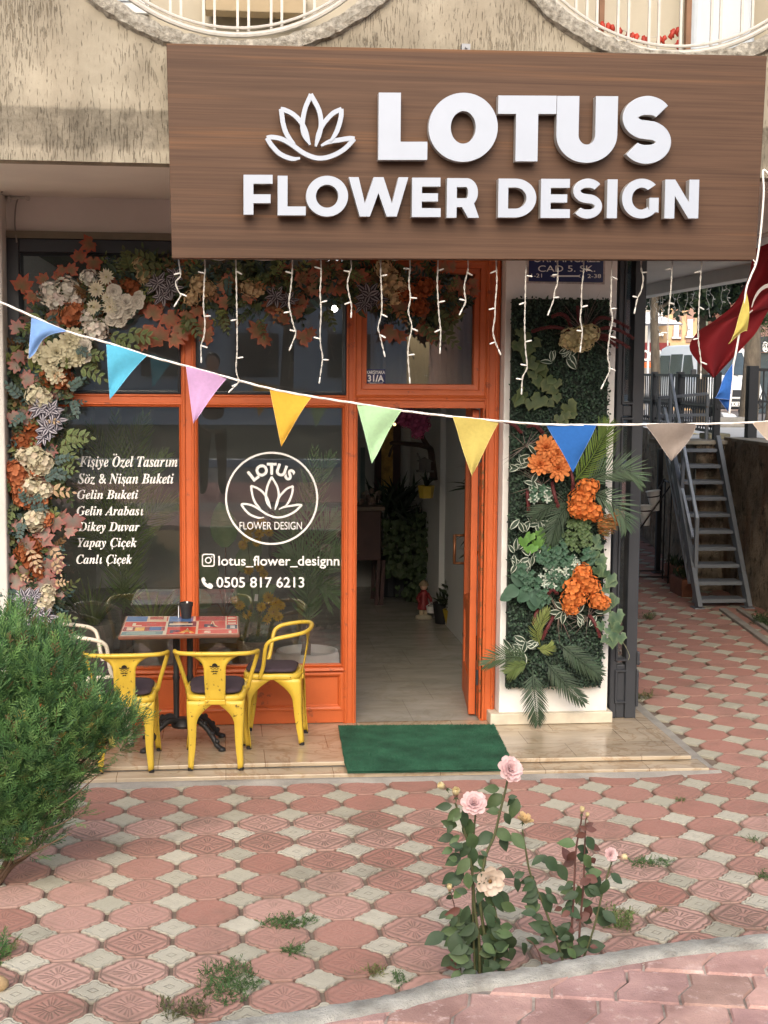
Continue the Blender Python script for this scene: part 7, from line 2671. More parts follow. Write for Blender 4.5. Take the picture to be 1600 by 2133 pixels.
for px, py, r0, h, ti in ((1360, 1022, .072, .22, .15), (1344, 1052, .066, .22, .05), (1322, 1088, .06, .22, -.1)):
    mb = MB()
    p = KP(px, py, .1)
    ax = V((-ti, 0, 1)).normalized()
    mb.lathe([(.0, -h), (r0 * .62, -h), (r0, -.01), (r0 + .008, -.008), (r0 + .008, .0), (r0 - .006, .0), (r0 * .8, -.06), (0, -.06)], 18, p, None, ax)
    mb.build('cup', mat('white_cup', lin(240, 239, 235), .5, .04, 8), rk, smooth='auto')
    mb = MB()
    mb.lathe([(r0 * .9, -.068), (r0 * .9 + .006, -.066), (r0 * .91 + .006, -.056), (r0 * .91, -.054)], 18, p, None, ax)
    mb.build('holder_ring', M_tubeb, rk)
M_terra = mat('terracotta', lin(122, 78, 58), .9, .2, 10, .4, 60)
for px0, px1, pyt, pyb, lb in ((1407, 1422, 1182, 1222, 'dark terracotta planter box against the wall behind the stairs'), (1420, 1440, 1207, 1245, 'second terracotta planter box right beside the stair handrail post')):
    p0_ = PG(px0, pyb); p1_ = PG(px1, pyb)
    y = p0_.y
    top = PY(px0, pyt, y).z
    t = thing('planter', lb, 'planter', p0_)
    mb = MB()
    z0 = GZ(p0_.x, y)
    mb.prism([(p0_.x, y, z0), (p0_.x + .14, y, z0), (p0_.x + .14, y + .4, z0), (p0_.x, y + .4, z0)], (0, 0, top - z0))
    mb.build('box_body', M_terra, t, bevel=.01)
    mb = MB()
    for i in range(60):
        p = V((p0_.x + RND.uniform(.01, .13), y + RND.uniform(.02, .38), top))
        leaf(mb, p, V((RND.uniform(-.6, .6), RND.uniform(-.6, .4), 1)), rv(), RND.uniform(.05, .12), .02, kv(lin(62, 76, 48), .25), None, .4, .2, 4)
    mb.build('plant', M_leaf, t)
mb = MB()
kA, kB = PG(1505, 1272), PG(1605, 1345)
d_ = (kB - kA).normalized() * .0
mb.bar(kA + V((0, 0, .012)), kB + V((0, 0, .012)) + (kB - kA) * .3, .07, .03)
mb.bar(kA + V((.16, 0, .012)), kB + V((.16, 0, .012)) + (kB - kA) * .3, .05, .03)
structure(mb.build('drain_kerb', M_conc, bevel=.006))

# a steel post standing left of the stairs
pp0 = PG(1369, 1193)
mb = MB()
mb.bar((pp0.x, pp0.y, pp0.z), (pp0.x, pp0.y, PY(1372, 935, pp0.y).z), .055, .055, (0, 1, 0))
mb.box((pp0.x - .06, pp0.y - .06, pp0.z), (pp0.x + .06, pp0.y + .06, pp0.z + .01))
tag(mb.build('steel_post', M_ifen, None, bevel=.003), 'slim dark steel post standing behind the cup stand', 'post')

# ---------------------------------------------------------------- trees beyond the fence
M_tbark = mat('tree_bark', lin(112, 102, 88), .95, .3, 14, 1.0, 50, stretch=(1, 1, .3), dist=.03)
M_tl = mat('tree_leaf', (1, 1, 1), .6, .12, 30, tint=True, trans=.2)
def tree(name, label, px, pyb, Y, r0, crown, n, ks_, seed, group='street trees beyond the fence', lean=0.0, pine=False, top=6.0):
    b = PY(px, pyb, Y)
    z0 = SZ(Y)
    t = thing(name, label, 'tree', (b.x, Y, z0), group)
    r = random.Random(seed)
    mb = MB()
    tp_ = V((b.x + lean, Y, z0 + top))
    pts = [V((b.x, Y, z0 - .05)), V((b.x + lean * .2 + .03, Y, z0 + top * .3)), V((b.x + lean * .6 - .03, Y, z0 + top * .65)), tp_]
    mb.tube(spl(pts, 6), [r0 * (1.25 if i == 0 else 1 - .5 * i / 18) for i in range(19)], 10)
    for cx, cy, cz, R_ in crown:
        e = V((b.x + cx, Y + cy, z0 + cz))
        s_ = V((b.x + lean * .6, Y, z0 + min(cz * .8, top * .8)))
        mb.tube(spl([s_, s_.lerp(e, .5) + rv(.15, r), e], 4), [r0 * .45 * (1 - .8 * i / 8) for i in range(9)], 6)
    mb.build('trunk', M_tbark, t, smooth=True)
    mb = MB()
    tot = sum(c[3] ** 2 for c in crown)
    for cx, cy, cz, R_ in crown:
        c = V((b.x + cx, Y + cy, z0 + cz))
        subs = [(c + rv(1, r).normalized() * R_ * r.uniform(.35, 1.0), R_ * r.uniform(.25, .45)) for _ in range(16)]
        for i in range(int(n * R_ * R_ / tot)):
            sc__, sr = subs[r.randrange(16)]
            p = sc__ + V((r.gauss(0, .5), r.gauss(0, .5), r.gauss(0, .42))) * sr
            d = V((r.uniform(-1, 1), r.uniform(-1, 1), r.uniform(-.9, .5)))
            k = kv(ks_[r.randrange(len(ks_))], .25, r)
            if pine:
                for q in range(3):
                    leaf(mb, p, d + rv(.8, r), rv(1, r), r.uniform(.14, .22), .018, k, None, .1, .1, 4)
            else:
                leaf(mb, p, d, rv(1, r), r.uniform(.13, .21), r.uniform(.08, .13), k, None, .2, .15, 4)
    mb.build('crown', M_tl, t)
dgs = [lin(46, 62, 46), lin(60, 78, 54), lin(38, 52, 40), lin(74, 92, 60)]
tree('street_tree', 'slim dark street tree just beyond the left fence', 1362, 790, 17.5, .11, [(-.2, 0, 3.3, .9), (.7, .2, 3.0, .85), (.2, .4, 3.9, 1.0), (1.3, .3, 3.7, .9), (.3, 0, 2.75, .5)], 9000, dgs, 41, top=3.4)
tree('street_tree', 'broad dark tree in the middle whose crown hangs over the van', 1460, 800, 21, .14, [(-.6, 0, 3.5, 1.0), (.4, .2, 3.4, 1.0), (-1.5, .5, 3.9, .9), (1.2, 0, 3.7, 1.0), (0, .5, 4.4, 1.1), (.1, -.3, 2.75, .5)], 13000, dgs, 42, top=3.6)
tree('street_tree', 'thick grey barked tree trunk at the right before the white van', 1557, 880, 17, .19, [(.5, .2, 4.2, 1.1), (-.3, 0, 4.4, 1.0)], 6000, dgs, 43, top=4.0, lean=.12)
tree('pine_tree', 'lighter green pine branches at the right frame edge', 1606, 860, 19, .12, [(-.05, 0, 2.4, .55), (.1, 0, 3.1, .6), (.3, 0, 1.9, .5), (.2, 0, 3.9, .6)], 3400, [lin(92, 118, 76), lin(112, 136, 90), lin(78, 100, 66)], 44, pine=True, top=4.6)
# bench slab by the thick tree
b0 = PY(1498, 893, 16.2)
mb = MB()
mb.box((b0.x, 16.2, SZ(16.2)), (PY(1556, 880, 16.2).x, 16.7, PY(1520, 869, 16.2).z))
tag(mb.build('stone_ledge', mat('ledge_concrete', lin(140, 138, 132), .9, .2, 8, .5, 60), None, bevel=.02), 'grey concrete ledge around the foot of the thick tree', 'ledge')
mb = MB()
a = PY(1509, 869, 16.3); b = PY(1536, 862, 16.3)
mb.prism([(a.x, 16.3, a.z), (b.x, 16.3, a.z), (b.x + .03, 16.5, b.z - .02), (b.x - .02, 16.55, b.z), (a.x + .02, 16.5, b.z + .02)], (0, .06, 0))
tag(mb.build('paper_litter', M_vinyl, None), 'white paper lying on the grey concrete ledge', 'litter')

# ---------------------------------------------------------------- white van
VY_ = 33.0
M_van = mat('van_white', lin(222, 224, 222), .3, .03, 3, coat=.3)
M_vgl = mat('van_glass', lin(62, 74, 80), .08, .3, 1.5, spec=.8)
M_vdk = mat('van_trim', lin(44, 46, 48), .6, .1, 5)
def van():
    z0 = SZ(VY_)
    vc = PY(1470, 800, VY_ + 1.0)
    ang = math.atan2(vc.x - CAM.x, vc.y - CAM.y)      # line of sight, clockwise from +Y
    hd = ang + math.pi - rad(22)                      # heading
    t = thing('white_van', 'white minibus parked beyond the fence, facing right towards the viewer', 'van', (vc.x, vc.y, z0), None, -hd)
    # local frame: +y forward, +x right
    L2, W2, HH = 2.2, .86, 2.28
    prof = [(-L2, .45), (-L2 - .02, 1.2), (-L2 + .10, 1.95), (-L2 + .3, 2.2), (-L2 + .7, HH), (.7, HH), (1.15, 2.16), (1.45, 1.75), (1.75, 1.28), (2.1, 1.16), (L2 + .05, .95), (L2 + .08, .5), (L2, .34), (-L2, .34)]
    mb = MB()
    n = len(prof)
    secs = [(-W2, .93), (-W2 * .96, .985), (-W2 * .5, 1.0), (W2 * .5, 1.0), (W2 * .96, .985), (W2, .93)]
    vs, fs = [], []
    for x, q in secs:
        for y, z in prof:
            tumble = .0 if z < 1.2 else (z - 1.2) * .09
            vs.append((x * (1 - tumble / W2 * (1 if abs(x) > .7 else 0)), y * (.97 + .03 * q), .34 + (z - .34) * q))
    m_ = len(secs)
    for i in range(m_ - 1):
        for j in range(n):
            fs.append((i * n + j, i * n + (j + 1) % n, (i + 1) * n + (j + 1) % n, (i + 1) * n + j))
    fs.append(tuple(range(n)))
    fs.append(tuple(reversed(range((m_ - 1) * n, m_ * n))))
    mb.add(vs, fs)
    body = mb.build('body', M_van, t, smooth='auto', local=True, bevel=.03, bseg=3)
    for s_ in (-1, 1):
        for (ya, yb, za, zb_, sl) in ((-2.02, -1.02, 1.3, 1.95, .16), (-.92, .05, 1.3, 1.98, 0), (.2, 1.2, 1.3, 1.95, -.42)):
            mb = MB()
            xx = lambda z: s_ * (W2 + .012 - (max(0, z - 1.2)) * .09)
            pts = [(ya, za), (yb, za), (yb + (sl if sl < 0 else 0), zb_), (ya + (sl if sl > 0 else 0), zb_)]
            mb.prism([(xx(z), y, z) for y, z in pts], (-s_ * .02, 0, 0))
            mb.build('window', M_vgl, t, local=True)
    mb = MB()
    mb.prism([(-.68, 1.735, 1.36), (.68, 1.735, 1.36), (.60, 1.30, 2.03), (-.60, 1.30, 2.03)], (0, -.02, -.01))
    mb.build('windscreen', M_vgl, t, local=True)
    mb = MB()
    mb.box((-W2 + .02, L2 - .02, .36), (W2 - .02, L2 + .14, .66))
    mb.build('bumper', M_vdk, t, local=True, bevel=.05)
    mb = MB()
    mb.box((-.5, L2 + .03, .72), (.5, L2 + .09, .92))
    mb.build('grille', M_vdk, t, local=True, bevel=.02)
    for s_ in (-1, 1):
        mb = MB()
        mb.sphere((s_ * .66, L2 + .02, .84), .13, 12, None, (1, .45, .8))
        mb.build('headlight', M_pvc, t, local=True, smooth=True)
        mb = MB()
        mb.box((s_ * .88, 1.35, 1.28), (s_ * 1.04, 1.47, 1.52))
        mb.build('side_mirror', M_vdk, t, local=True, bevel=.03)
        for y in (-1.35, 1.35):
            mb = MB()
            mb.lathe([(.17, -.1), (.30, -.1), (.325, -.06), (.325, .06), (.30, .1), (.17, .1)], 24, (s_ * (W2 - .12), y, .325), None, (1, 0, 0))
            wh = mb.build('wheel', M_rub, t, local=True, smooth='auto')
            mb = MB()
            mb.lathe([(.0, .075), (.12, .07), (.17, .085), (.17, -.08), (0, -.08)], 18, (s_ * (W2 - .12), y, .325), None, (s_, 0, 0))
            mb.build('rim', mat('van_rim', lin(150, 152, 154), .35, .1, 5, metal=.6), wh, local=True, smooth='auto')
    mb = MB()
    mb.box((-.27, L2 + .142, .44), (.27, L2 + .155, .57))
    pl_ = mb.build('number_plate', M_vinyl, t, local=True)
    mb = MB()
    vs, fs = text_mesh('20 K 217', offset=.02, depth=.002)
    a0, a1, b0, b1 = bbox(vs)
    mb.add([(.24 - (x - a0) / (a1 - a0) * .48, L2 + .157 + z, .455 + (y - b0) / (b1 - b0) * .1) for x, y, z in vs], fs)
    mb.build('plate_number', M_ink, pl_, local=True)
    mb = MB()
    for x in (-.3, .25):
        mb.tube([(x, 1.78, 1.32), (x + .35, 1.70, 1.5)], .012, 5)
    mb.build('wiper', M_vdk, t, local=True)
van()
# ---------------------------------------------------------------- houses over the street
M_peach = mat('peach_render', lin(214, 182, 142), .9, .08, 3)
M_mauve = mat('mauve_render', lin(168, 138, 126), .9, .08, 3)
M_pink = mat('pink_render', lin(214, 172, 158), .9, .06, 3)
M_greyb = mat('grey_render', lin(196, 192, 184), .9, .06, 3)
def house(label, X0, X1, Y, ztop, wall, bands, wins, shop_=None, depth=9.0, sign=None):
    z0 = SZ(Y) - .3
    t = thing('apartment_house', label, 'house', ((X0 + X1) / 2, Y, z0), 'houses on the far side of the street')
    mb = MB()
    mb.box((X0, Y, z0), (X1, Y + depth, ztop))
    mb.box((X0 - .15, Y - .2, ztop), (X1 + .15, Y + depth, ztop + .3))
    mb.build('wall', wall, t)
    for (x0, x1, zA, zB, m_) in bands:
        mb = MB()
        mb.box((x0, Y - .06, zA), (x1, Y - .005, zB))
        mb.build('wall_panel', m_, t)
    for (x0, x1, zA, zB) in wins:
        mb = MB()
        w = .07
        mb.box((x0, Y - .10, zA), (x1, Y - .061, zA + w)); mb.box((x0, Y - .10, zB - w), (x1, Y - .061, zB))
        mb.box((x0, Y - .10, zA + w), (x0 + w, Y - .061, zB - w)); mb.box((x1 - w, Y - .10, zA + w), (x1, Y - .061, zB - w))
        mb.box(((x0 + x1) / 2 - .03, Y - .10, zA + w), ((x0 + x1) / 2 + .03, Y - .061, zB - w))
        mb.box((x0 - .08, Y - .16, zA - .07), (x1 + .08, Y - .061, zA))
        f_ = mb.build('window', M_pvc, t)
        mb = MB()
        mb.box((x0 + w, Y - .085, zA + w), (x1 - w, Y - .075, zB - w))
        mb.build('pane', mat('far_glass', lin(178, 190, 196), .12, .25, .4), f_)
    return t
HYd = 46.0
def hp(px, py, Y=HYd): return PY(px, py, Y)
px_ = lambda p: hp(p, 700).x
pz_ = lambda p: hp(1420, p).z
h1 = house('peach and mauve house behind the van with two tall white windows', px_(1392), px_(1462), HYd, pz_(430), M_peach,
      [(px_(1401), px_(1419), pz_(708), pz_(708) - .5 + .9, M_mauve), (px_(1401), px_(1419), pz_(668), pz_(628), M_mauve), (px_(1429), px_(1446), pz_(668), pz_(628), M_mauve), (px_(1429), px_(1446), pz_(713), pz_(704), M_mauve),
       (px_(1401), px_(1419), pz_(600), pz_(540), M_mauve), (px_(1429), px_(1446), pz_(600), pz_(540), M_mauve)],
      [(px_(1402), px_(1412), pz_(702), pz_(668)), (px_(1430), px_(1441), pz_(700), pz_(665)), (px_(1402), px_(1412), pz_(624), pz_(596)), (px_(1430), px_(1441), pz_(624), pz_(596))])
h2 = house('pale balconied house between the corner post and the peach house', px_(1330), px_(1391), HYd + 1.5, pz_(560), M_greyb, [], [(px_(1376), px_(1388), pz_(712), pz_(690))])
for zA in (650, 672, 694):
    mb = MB()
    mb.box((px_(1374), HYd + .4, pz_(zA + 6)), (px_(1391) - .03, HYd + 1.49, pz_(zA)))
    mb.build('balcony', M_pvc, h2, bevel=.02)
h3 = house('pink house at the far right above the dark shop fascia', px_(1562), px_(1760), HYd - 4, hp(1600, 480, HYd - 4).z, M_pink, [], [(hp(1578, 0, HYd - 4).x, hp(1596, 0, HYd - 4).x, hp(1590, 712, HYd - 4).z, hp(1590, 672, HYd - 4).z), (hp(1578, 0, HYd - 4).x, hp(1596, 0, HYd - 4).x, hp(1590, 640, HYd - 4).z, hp(1590, 606, HYd - 4).z)])
# shop fascias with their writing
def fascia(parent, px0, py0, px1, py1, Y, m_, text, tm, box, name='shop_fascia', dep=.3):
    a, b = PY(px0, py1, Y), PY(px1, py0, Y)
    mb = MB()
    mb.box((a.x, Y, a.z), (b.x, Y + dep, b.z))
    f_ = mb.build(name, m_, parent, bevel=.01)
    mb = MB()
    fit_text(mb, text, box, Y - .015, refbody='O', th=.02, offset=.02)
    mb.build('fascia_lettering', tm, f_)
M_dred = mat('dark_red_awning', lin(120, 44, 46), .8, .1, 5)
M_oran = mat('orange_board', lin(206, 108, 52), .6, .1, 5)
fascia(h2, 1335, 714, 1396, 733, HYd - .6, M_dred, 'OYUN', M_vinyl, (1340, 729, 1376, 752), 'awning', 1.0)
mb = MB()
a, b = PY(1335, 754, HYd - .5), PY(1392, 733, HYd - .5)
mb.box((a.x, HYd - .57, a.z), (b.x, HYd - .4, b.z))
mb.build('fascia_board', mat('maroon_board', lin(122, 66, 62), .7, .1, 5), h2)
mb = MB()
a, b = PY(1335, 766, HYd - .5), PY(1392, 755, HYd - .5)
mb.box((a.x, HYd - .57, a.z), (b.x, HYd - .4, b.z))
mb.build('orange_band', M_oran, h2)
fascia(h3, 1564, 703, 1760, 733, HYd - 4.4, mat('dark_fascia', lin(52, 56, 62), .5, .1, 5), 'Sihir @', M_vinyl, (1562, 712, 1601, 729))
mb = MB()
a, b = PY(1564, 860, HYd - 4.2), PY(1760, 736, HYd - 4.2)
mb.box((a.x, HYd - 4.25, a.z), (b.x, HYd - 4.02, b.z))
mb.build('shop_window', M_vgl, h3)
mb = MB()
a = PY(1352, 676, 40)
mb.lathe([(.0, .45), (1.2, .05), (1.25, 0), (1.2, .02), (0, .4)], 8, (a.x, 40, a.z))
mb.tube([(a.x, 40, SZ(40)), (a.x, 40, a.z + .4)], .04, 6)
tag(mb.build('parasol', M_pvc, None), 'white parasol far behind the left fence', 'parasol')
# a dull hill and a long row closing the end of the street
mb = MB()
vs = []
for i in range(61):
    x = -260 + 560 * i / 60
    for y, z in ((150, -2), (170, 9 + 5 * math.sin(i * .5)), (230, 18 + 7 * math.sin(i * .37 + 1))):
        vs.append((x, y, z))
mb.add(vs, [(i * 3 + j, i * 3 + j + 1, i * 3 + j + 4, i * 3 + j + 3) for i in range(60) for j in range(2)])
structure(mb.build('hills', mat('hill_green', lin(112, 118, 96), .95, .2, .08)))
# ================================================================ plants and things inside the shop
M_ip = M_leaf
def inside_palm(label, px, py, Y, fr, stem=True, L=.22, k=lin(70, 96, 60)):
    b = PY(px, py, Y)
    b.z = max(b.z, .01)
    t = thing('potted_palm', label, 'potted palm', (b.x, Y, .01))
    for path in fr:
        mb = MB()
        pts = [V((b.x, Y, b.z + .02))] + [PY(x, y, Y + dy) for x, y, dy in path]
        frond(mb, pts, L, k, 26, .013, 50, .3, None, (0, -1, .1), .3)
        mb.build('palm_frond', M_leaf, t, smooth=True)
    return t, b
t, b = inside_palm('tall feather palm behind the left lettered window', 262, 1330, .85, [([(250, 1150, -.05), (230, 1000, -.1), (190, 890, -.1)]), ([(256, 1150, -.1), (250, 1000, -.15), (240, 870, -.2)]), ([(270, 1120, -.1), (295, 1010, -.2), (345, 950, -.25)]), ([(275, 1150, -.1), (320, 1070, -.2), (368, 1050, -.2)]),
     ([(250, 1160, -.1), (215, 1060, -.2), (170, 1000, -.2)]), ([(262, 1100, .1), (275, 960, .1), (300, 870, .05)]), ([(245, 1180, -.1), (200, 1120, -.2), (160, 1100, -.2)])], L=.24, k=lin(128, 150, 92))
mb = MB()
mb.lathe([(0, .0), (.13, .0), (.17, .28), (.18, .30), (.165, .30), (.15, .27), (0, .26)], 24, (b.x, .85, .01))
mb.build('pot_body', mat('brown_pot', lin(104, 84, 66), .6, .15, 10), t, smooth='auto')
mb = MB()
mb.tube([(b.x, .85, .26), (b.x + .01, .84, b.z + .25)], [.05, .03], 8)
mb.build('trunk', M_tbark, t)
def grassy(label, px, py, Y, n, L, k, pot=True):
    b = PY(px, py, Y)
    t = thing('grass_plant', label, 'potted plant', (b.x, Y, .01))
    r = random.Random(int(px))
    mb = MB()
    for i in range(n):
        a = r.uniform(0, 6.28)
        d = V((math.cos(a) * .55, math.sin(a) * .45, 1)).normalized()
        leaf(mb, V((b.x, Y, b.z)) + V((math.cos(a), math.sin(a), 0)) * .04, d, V((-math.cos(a), -math.sin(a), .6)), L * r.uniform(.6, 1.15), .016, kv(k, .25, r), None, r.uniform(.2, .8), .2, 7, .6)
    mb.build('foliage', M_leaf, t, smooth=True)
    if pot:
        mb = MB()
        mb.lathe([(0, .0), (.10, .0), (.14, b.z * .9), (.145, b.z), (.13, b.z), (.12, b.z * .9), (0, b.z * .85)], 20, (b.x, Y, .01))
        mb.build('pot_body', mat('grey_pot', lin(150, 148, 142), .6, .1, 10), t, smooth='auto')
grassy('grassy plant low behind the left window, left of the palm trunk', 195, 1300, .55, 70, .42, lin(122, 146, 80))
grassy('grassy plant low behind the left window, right of the palm trunk', 320, 1310, .6, 60, .38, lin(122, 146, 80))
# large leafed plant behind the middle window
b = PY(470, 1290, .7)
t = thing('broad_leaf_plant', 'dim broad leaved plant behind the round window emblem', 'potted plant', (b.x, .7, .01))
mb = MB()
for px, py, a, L in ((470, 1110, 95, .30), (500, 1160, 60, .26), (450, 1180, 130, .26), (485, 1230, 40, .24), (440, 1230, 150, .22), (520, 1220, 30, .2)):
    p = PY(px, py + 30, .6)
    mb.tube(spl([V((b.x, .7, b.z)), V(((b.x + p.x) / 2, .66, (b.z + p.z) / 2 + .05)), p], 4), .005, 5, k=lin(120, 90, 80))
    leaf(mb, p, V((math.cos(rad(a)), -.1, math.sin(rad(a)))), V((.1, -1, .3)), L, L * .62, kv(lin(122, 146, 98), .12), kv(lin(100, 128, 84), .12), .25, .15, 7, .8, .7)
mb.build('foliage', M_leaf, t, smooth=True)
mb = MB()
mb.lathe([(0, .0), (.16, .0), (.18, .33), (.19, .36), (.175, .36), (.16, .33), (0, .32)], 24, (b.x - .05, .72, .01))
mb.build('pot_body', mat('brass_pot', lin(120, 104, 70), .3, .15, 8, metal=.7), t, smooth='auto')
# yellow chrysanthemums in a basket
b = PY(532, 1345, .45)
t = thing('flower_basket', 'woven basket of yellow chrysanthemums behind the window above the table', 'flower basket', (b.x, .45, .01))
mb = MB()
mb.lathe([(0, .30), (.10, .30), (.115, .36), (.125, .46), (.13, .475), (.115, .475), (.10, .40), (0, .4)], 24, (b.x, .45, 0))
mb.build('basket', mat('wicker', lin(168, 158, 142), .8, .3, 60, 1.0, 120, stretch=(1, 1, 3)), t)
mb = MB()
mb.lathe([(.0, .003), (.09, .003), (.12, .28), (.125, .30), (0, .30)], 20, (b.x + .02, .47, 0))
mb.build('steel_planter', mat('steel_planter', lin(176, 178, 180), .25, .08, 6, metal=.8), t, smooth='auto')
for i, (px, py, s_) in enumerate(((545, 1090, 14), (520, 1100, 13), (515, 1118, 14), (540, 1112, 13), (560, 1110, 12), (505, 1135, 13), (535, 1130, 12), (518, 1188, 13), (540, 1182, 13), (550, 1195, 12), (500, 1262, 13), (515, 1280, 12), (560, 1245, 15), (575, 1255, 15), (570, 1275, 16), (555, 1290, 14), (580, 1285, 13), (545, 1265, 13), (585, 1262, 12), (490, 1250, 11))):
    mb = MB()
    daisy(mb, PY(px, py, .38), V((RND.uniform(-.4, .4), -1, RND.uniform(0, .6))), pm(s_), lin(206, 172, 50), lin(160, 110, 30))
    mb.build('chrysanthemum', M_petal, t, smooth=True)
mb = MB()
for i in range(70):
    spray(mb, V((b.x + RND.uniform(-.08, .08), .45 + RND.uniform(-.06, .04), .44)), V((RND.uniform(-.5, .5), RND.uniform(-.5, .2), 1)), FW, RND.uniform(.12, .26), lin(66, 88, 58), lin(86, 108, 66), 5, .4)
for px, py in ((545, 1090), (515, 1118), (518, 1188), (570, 1275)):
    mb.tube(spl([V((b.x, .45, .42)), PY((px + 535) / 2, (py + 1330) / 2, .42), PY(px, py, .4)], 4), .003, 4, k=lin(80, 92, 60))
mb.build('foliage', M_leaf, t, smooth=True)
mb = MB()
a = PY(533, 1252, .3)
mb.prism([(a.x - .012, .3, a.z), (a.x + .012, .3, a.z), (a.x + .016, .3, a.z + .045), (a.x - .006, .3, a.z + .047)], (0, .002, 0))
mb.build('price_tag', M_vinyl, t)
# palm in the round grey-white pot
t, b = inside_palm('feather palm in a round pale concrete pot behind the window', 640, 1335, .62, [([(635, 1200, -.05), (640, 1060, -.1), (655, 940, -.15)]), ([(650, 1200, -.05), (672, 1120, -.15), (700, 1070, -.2)]), ([(645, 1220, -.1), (690, 1170, -.2), (712, 1150, -.2)]), ([(630, 1200, -.1), (605, 1120, -.2), (585, 1070, -.2)]), ([(640, 1220, -.15), (620, 1170, -.22), (595, 1150, -.25)]), ([(655, 1230, -.1), (680, 1230, -.2), (700, 1240, -.22)]), ([(640, 1180, .1), (660, 1020, .1), (690, 950, .05)])], L=.2, k=lin(104, 134, 88))
c = V((b.x, .62, .0))
mb = MB()
mb.lathe([(0, .05), (.17, .05), (.205, .12), (.225, .24), (.222, .33), (.212, .362), (.195, .366), (.185, .35), (.185, .31), (0, .30)], 32, c)
mb.build('pot_body', mat('pale_concrete', lin(228, 227, 222), .7, .08, 6, .15, 40), t, smooth='auto')
mb = MB()
for i in range(6):
    mb.tube([c + V((RND.uniform(-.05, .05), RND.uniform(-.05, .05), .3)), c + V((RND.uniform(-.08, .08), RND.uniform(-.06, .06), .55))], .012, 6)
mb.build('cane', M_tbark, t)

# through the doorway
def DY(px, py, Y): return PY(px, py, Y)
M_maroon = mat('maroon_wood', lin(72, 46, 42), .5, .2, 8)
M_wht2 = mat('white_door', lin(190, 192, 188), .5, .05, 4)
Yd = 4.6
a, b = DY(735, 1168, Yd), DY(795, 1055, Yd)
t = thing('cash_desk', 'dark red wooden counter at the left of the doorway view', 'counter', (a.x + .2, Yd, .01))
mb = MB()
mb.box((a.x - .8, Yd, a.z), (b.x, Yd + .5, b.z - .04))
mb.build('cabinet', M_maroon, t, bevel=.01)
mb = MB()
mb.box((a.x - .82, Yd - .03, b.z - .04), (b.x + .03, Yd + .52, b.z))
mb.build('counter_top', mat('counter_wood', lin(110, 96, 84), .5, .2, 8), t, bevel=.005)
for px in (757 + 33, 770 + 30):
    p = DY(px, 1168, Yd)
    for y in (Yd + .04, Yd + .44):
        mb = MB()
        mb.bar((p.x - .02, y, .004), (p.x, y, a.z), .035, .035, (0, 1, 0))
        mb.build('leg', M_maroon, t)
mb = MB()
for i in range(26):
    p = DY(RND.uniform(750, 792), RND.uniform(1022, 1050), Yd + .2)
    mb.sphere(p, .03, 6, kv(lin(140, 120, 110), .4))
tag(mb.build('trinkets', mat('trinket', (1, 1, 1), .4, .1, 10, tint=True)), 'cluster of small glass trinkets on the dark counter', 'trinkets', kind='stuff')
# white door and lit gilt display beyond
a, b = DY(752, 1030, 5.85), DY(784, 912, 5.85)
t = thing('inner_door', 'pale inner door on the back wall beside the gilt display', 'door', (a.x, 5.85, .01))
mb = MB()
mb.box((a.x - .12, 5.84, .004), (b.x, 5.895, b.z))
mb.build('door_board', M_wht2, t)
mb = MB()
mb.box((a.x - .01, 5.825, a.z - .4), (b.x - .12, 5.838, b.z - .1))
mb.build('door_panel', mat('teal_panel', lin(110, 128, 128), .4, .1, 4), t)
a, b = DY(790, 1020, 5.8), DY(832, 878, 5.8)
t = thing('gilt_display', 'framed golden display on the back wall left of the pink blossom', 'display', (a.x, 5.8, a.z))
mb = MB()
mb.box((a.x, 5.84, a.z), (b.x - .06, 5.895, b.z))
mb.build('gold_panel', mat('gold_panel', lin(186, 146, 62), .5, .35, 14, .6, 30, c2=lin(206, 170, 90)), t)
mb = MB()
mb.box((b.x - .06, 5.8, a.z - .1), (b.x + .015, 5.895, b.z + .1))
mb.box((a.x - .05, 5.8, a.z - .1), (a.x + .02, 5.895, b.z + .1))
mb.build('dark_frame_bar', M_maroon, t)
p = DY(822, 884, 5.6)
mb = MB()
mb.sphere(p, .016, 10)
tag(mb.build('spot_bulb', mat('warm_lamp', lin(255, 206, 140), 0.5, 0, 1, emit=2.0)), 'small warm glowing spot lamp above the golden display', 'lamp')
p = DY(697, 643, .8)
t = thing('pendant_bulb', 'small bright white globe lamp hanging inside behind the upper middle window', 'lamp', p)
mb = MB()
mb.sphere(p, .022, 14)
pl_ = bpy.data.lights.new('pendant_light', 'POINT')      # the lit bulb's own light
pl_.energy, pl_.shadow_soft_size = 3, .03
plo = bpy.data.objects.new('pendant_light', pl_)
col.objects.link(plo)
plo.parent = t
plo.location = (0, 0, -.05)
mb.build('globe', mat('white_lamp', lin(255, 252, 244), 0.5, 0, 1, emit=14.0), t, smooth=True)
mb = MB()
mb.tube([p + V((0, 0, .025)), p + V((0, 0, SO - .2 - p.z))], .004, 5)
mb.build('flex', M_blk, t)
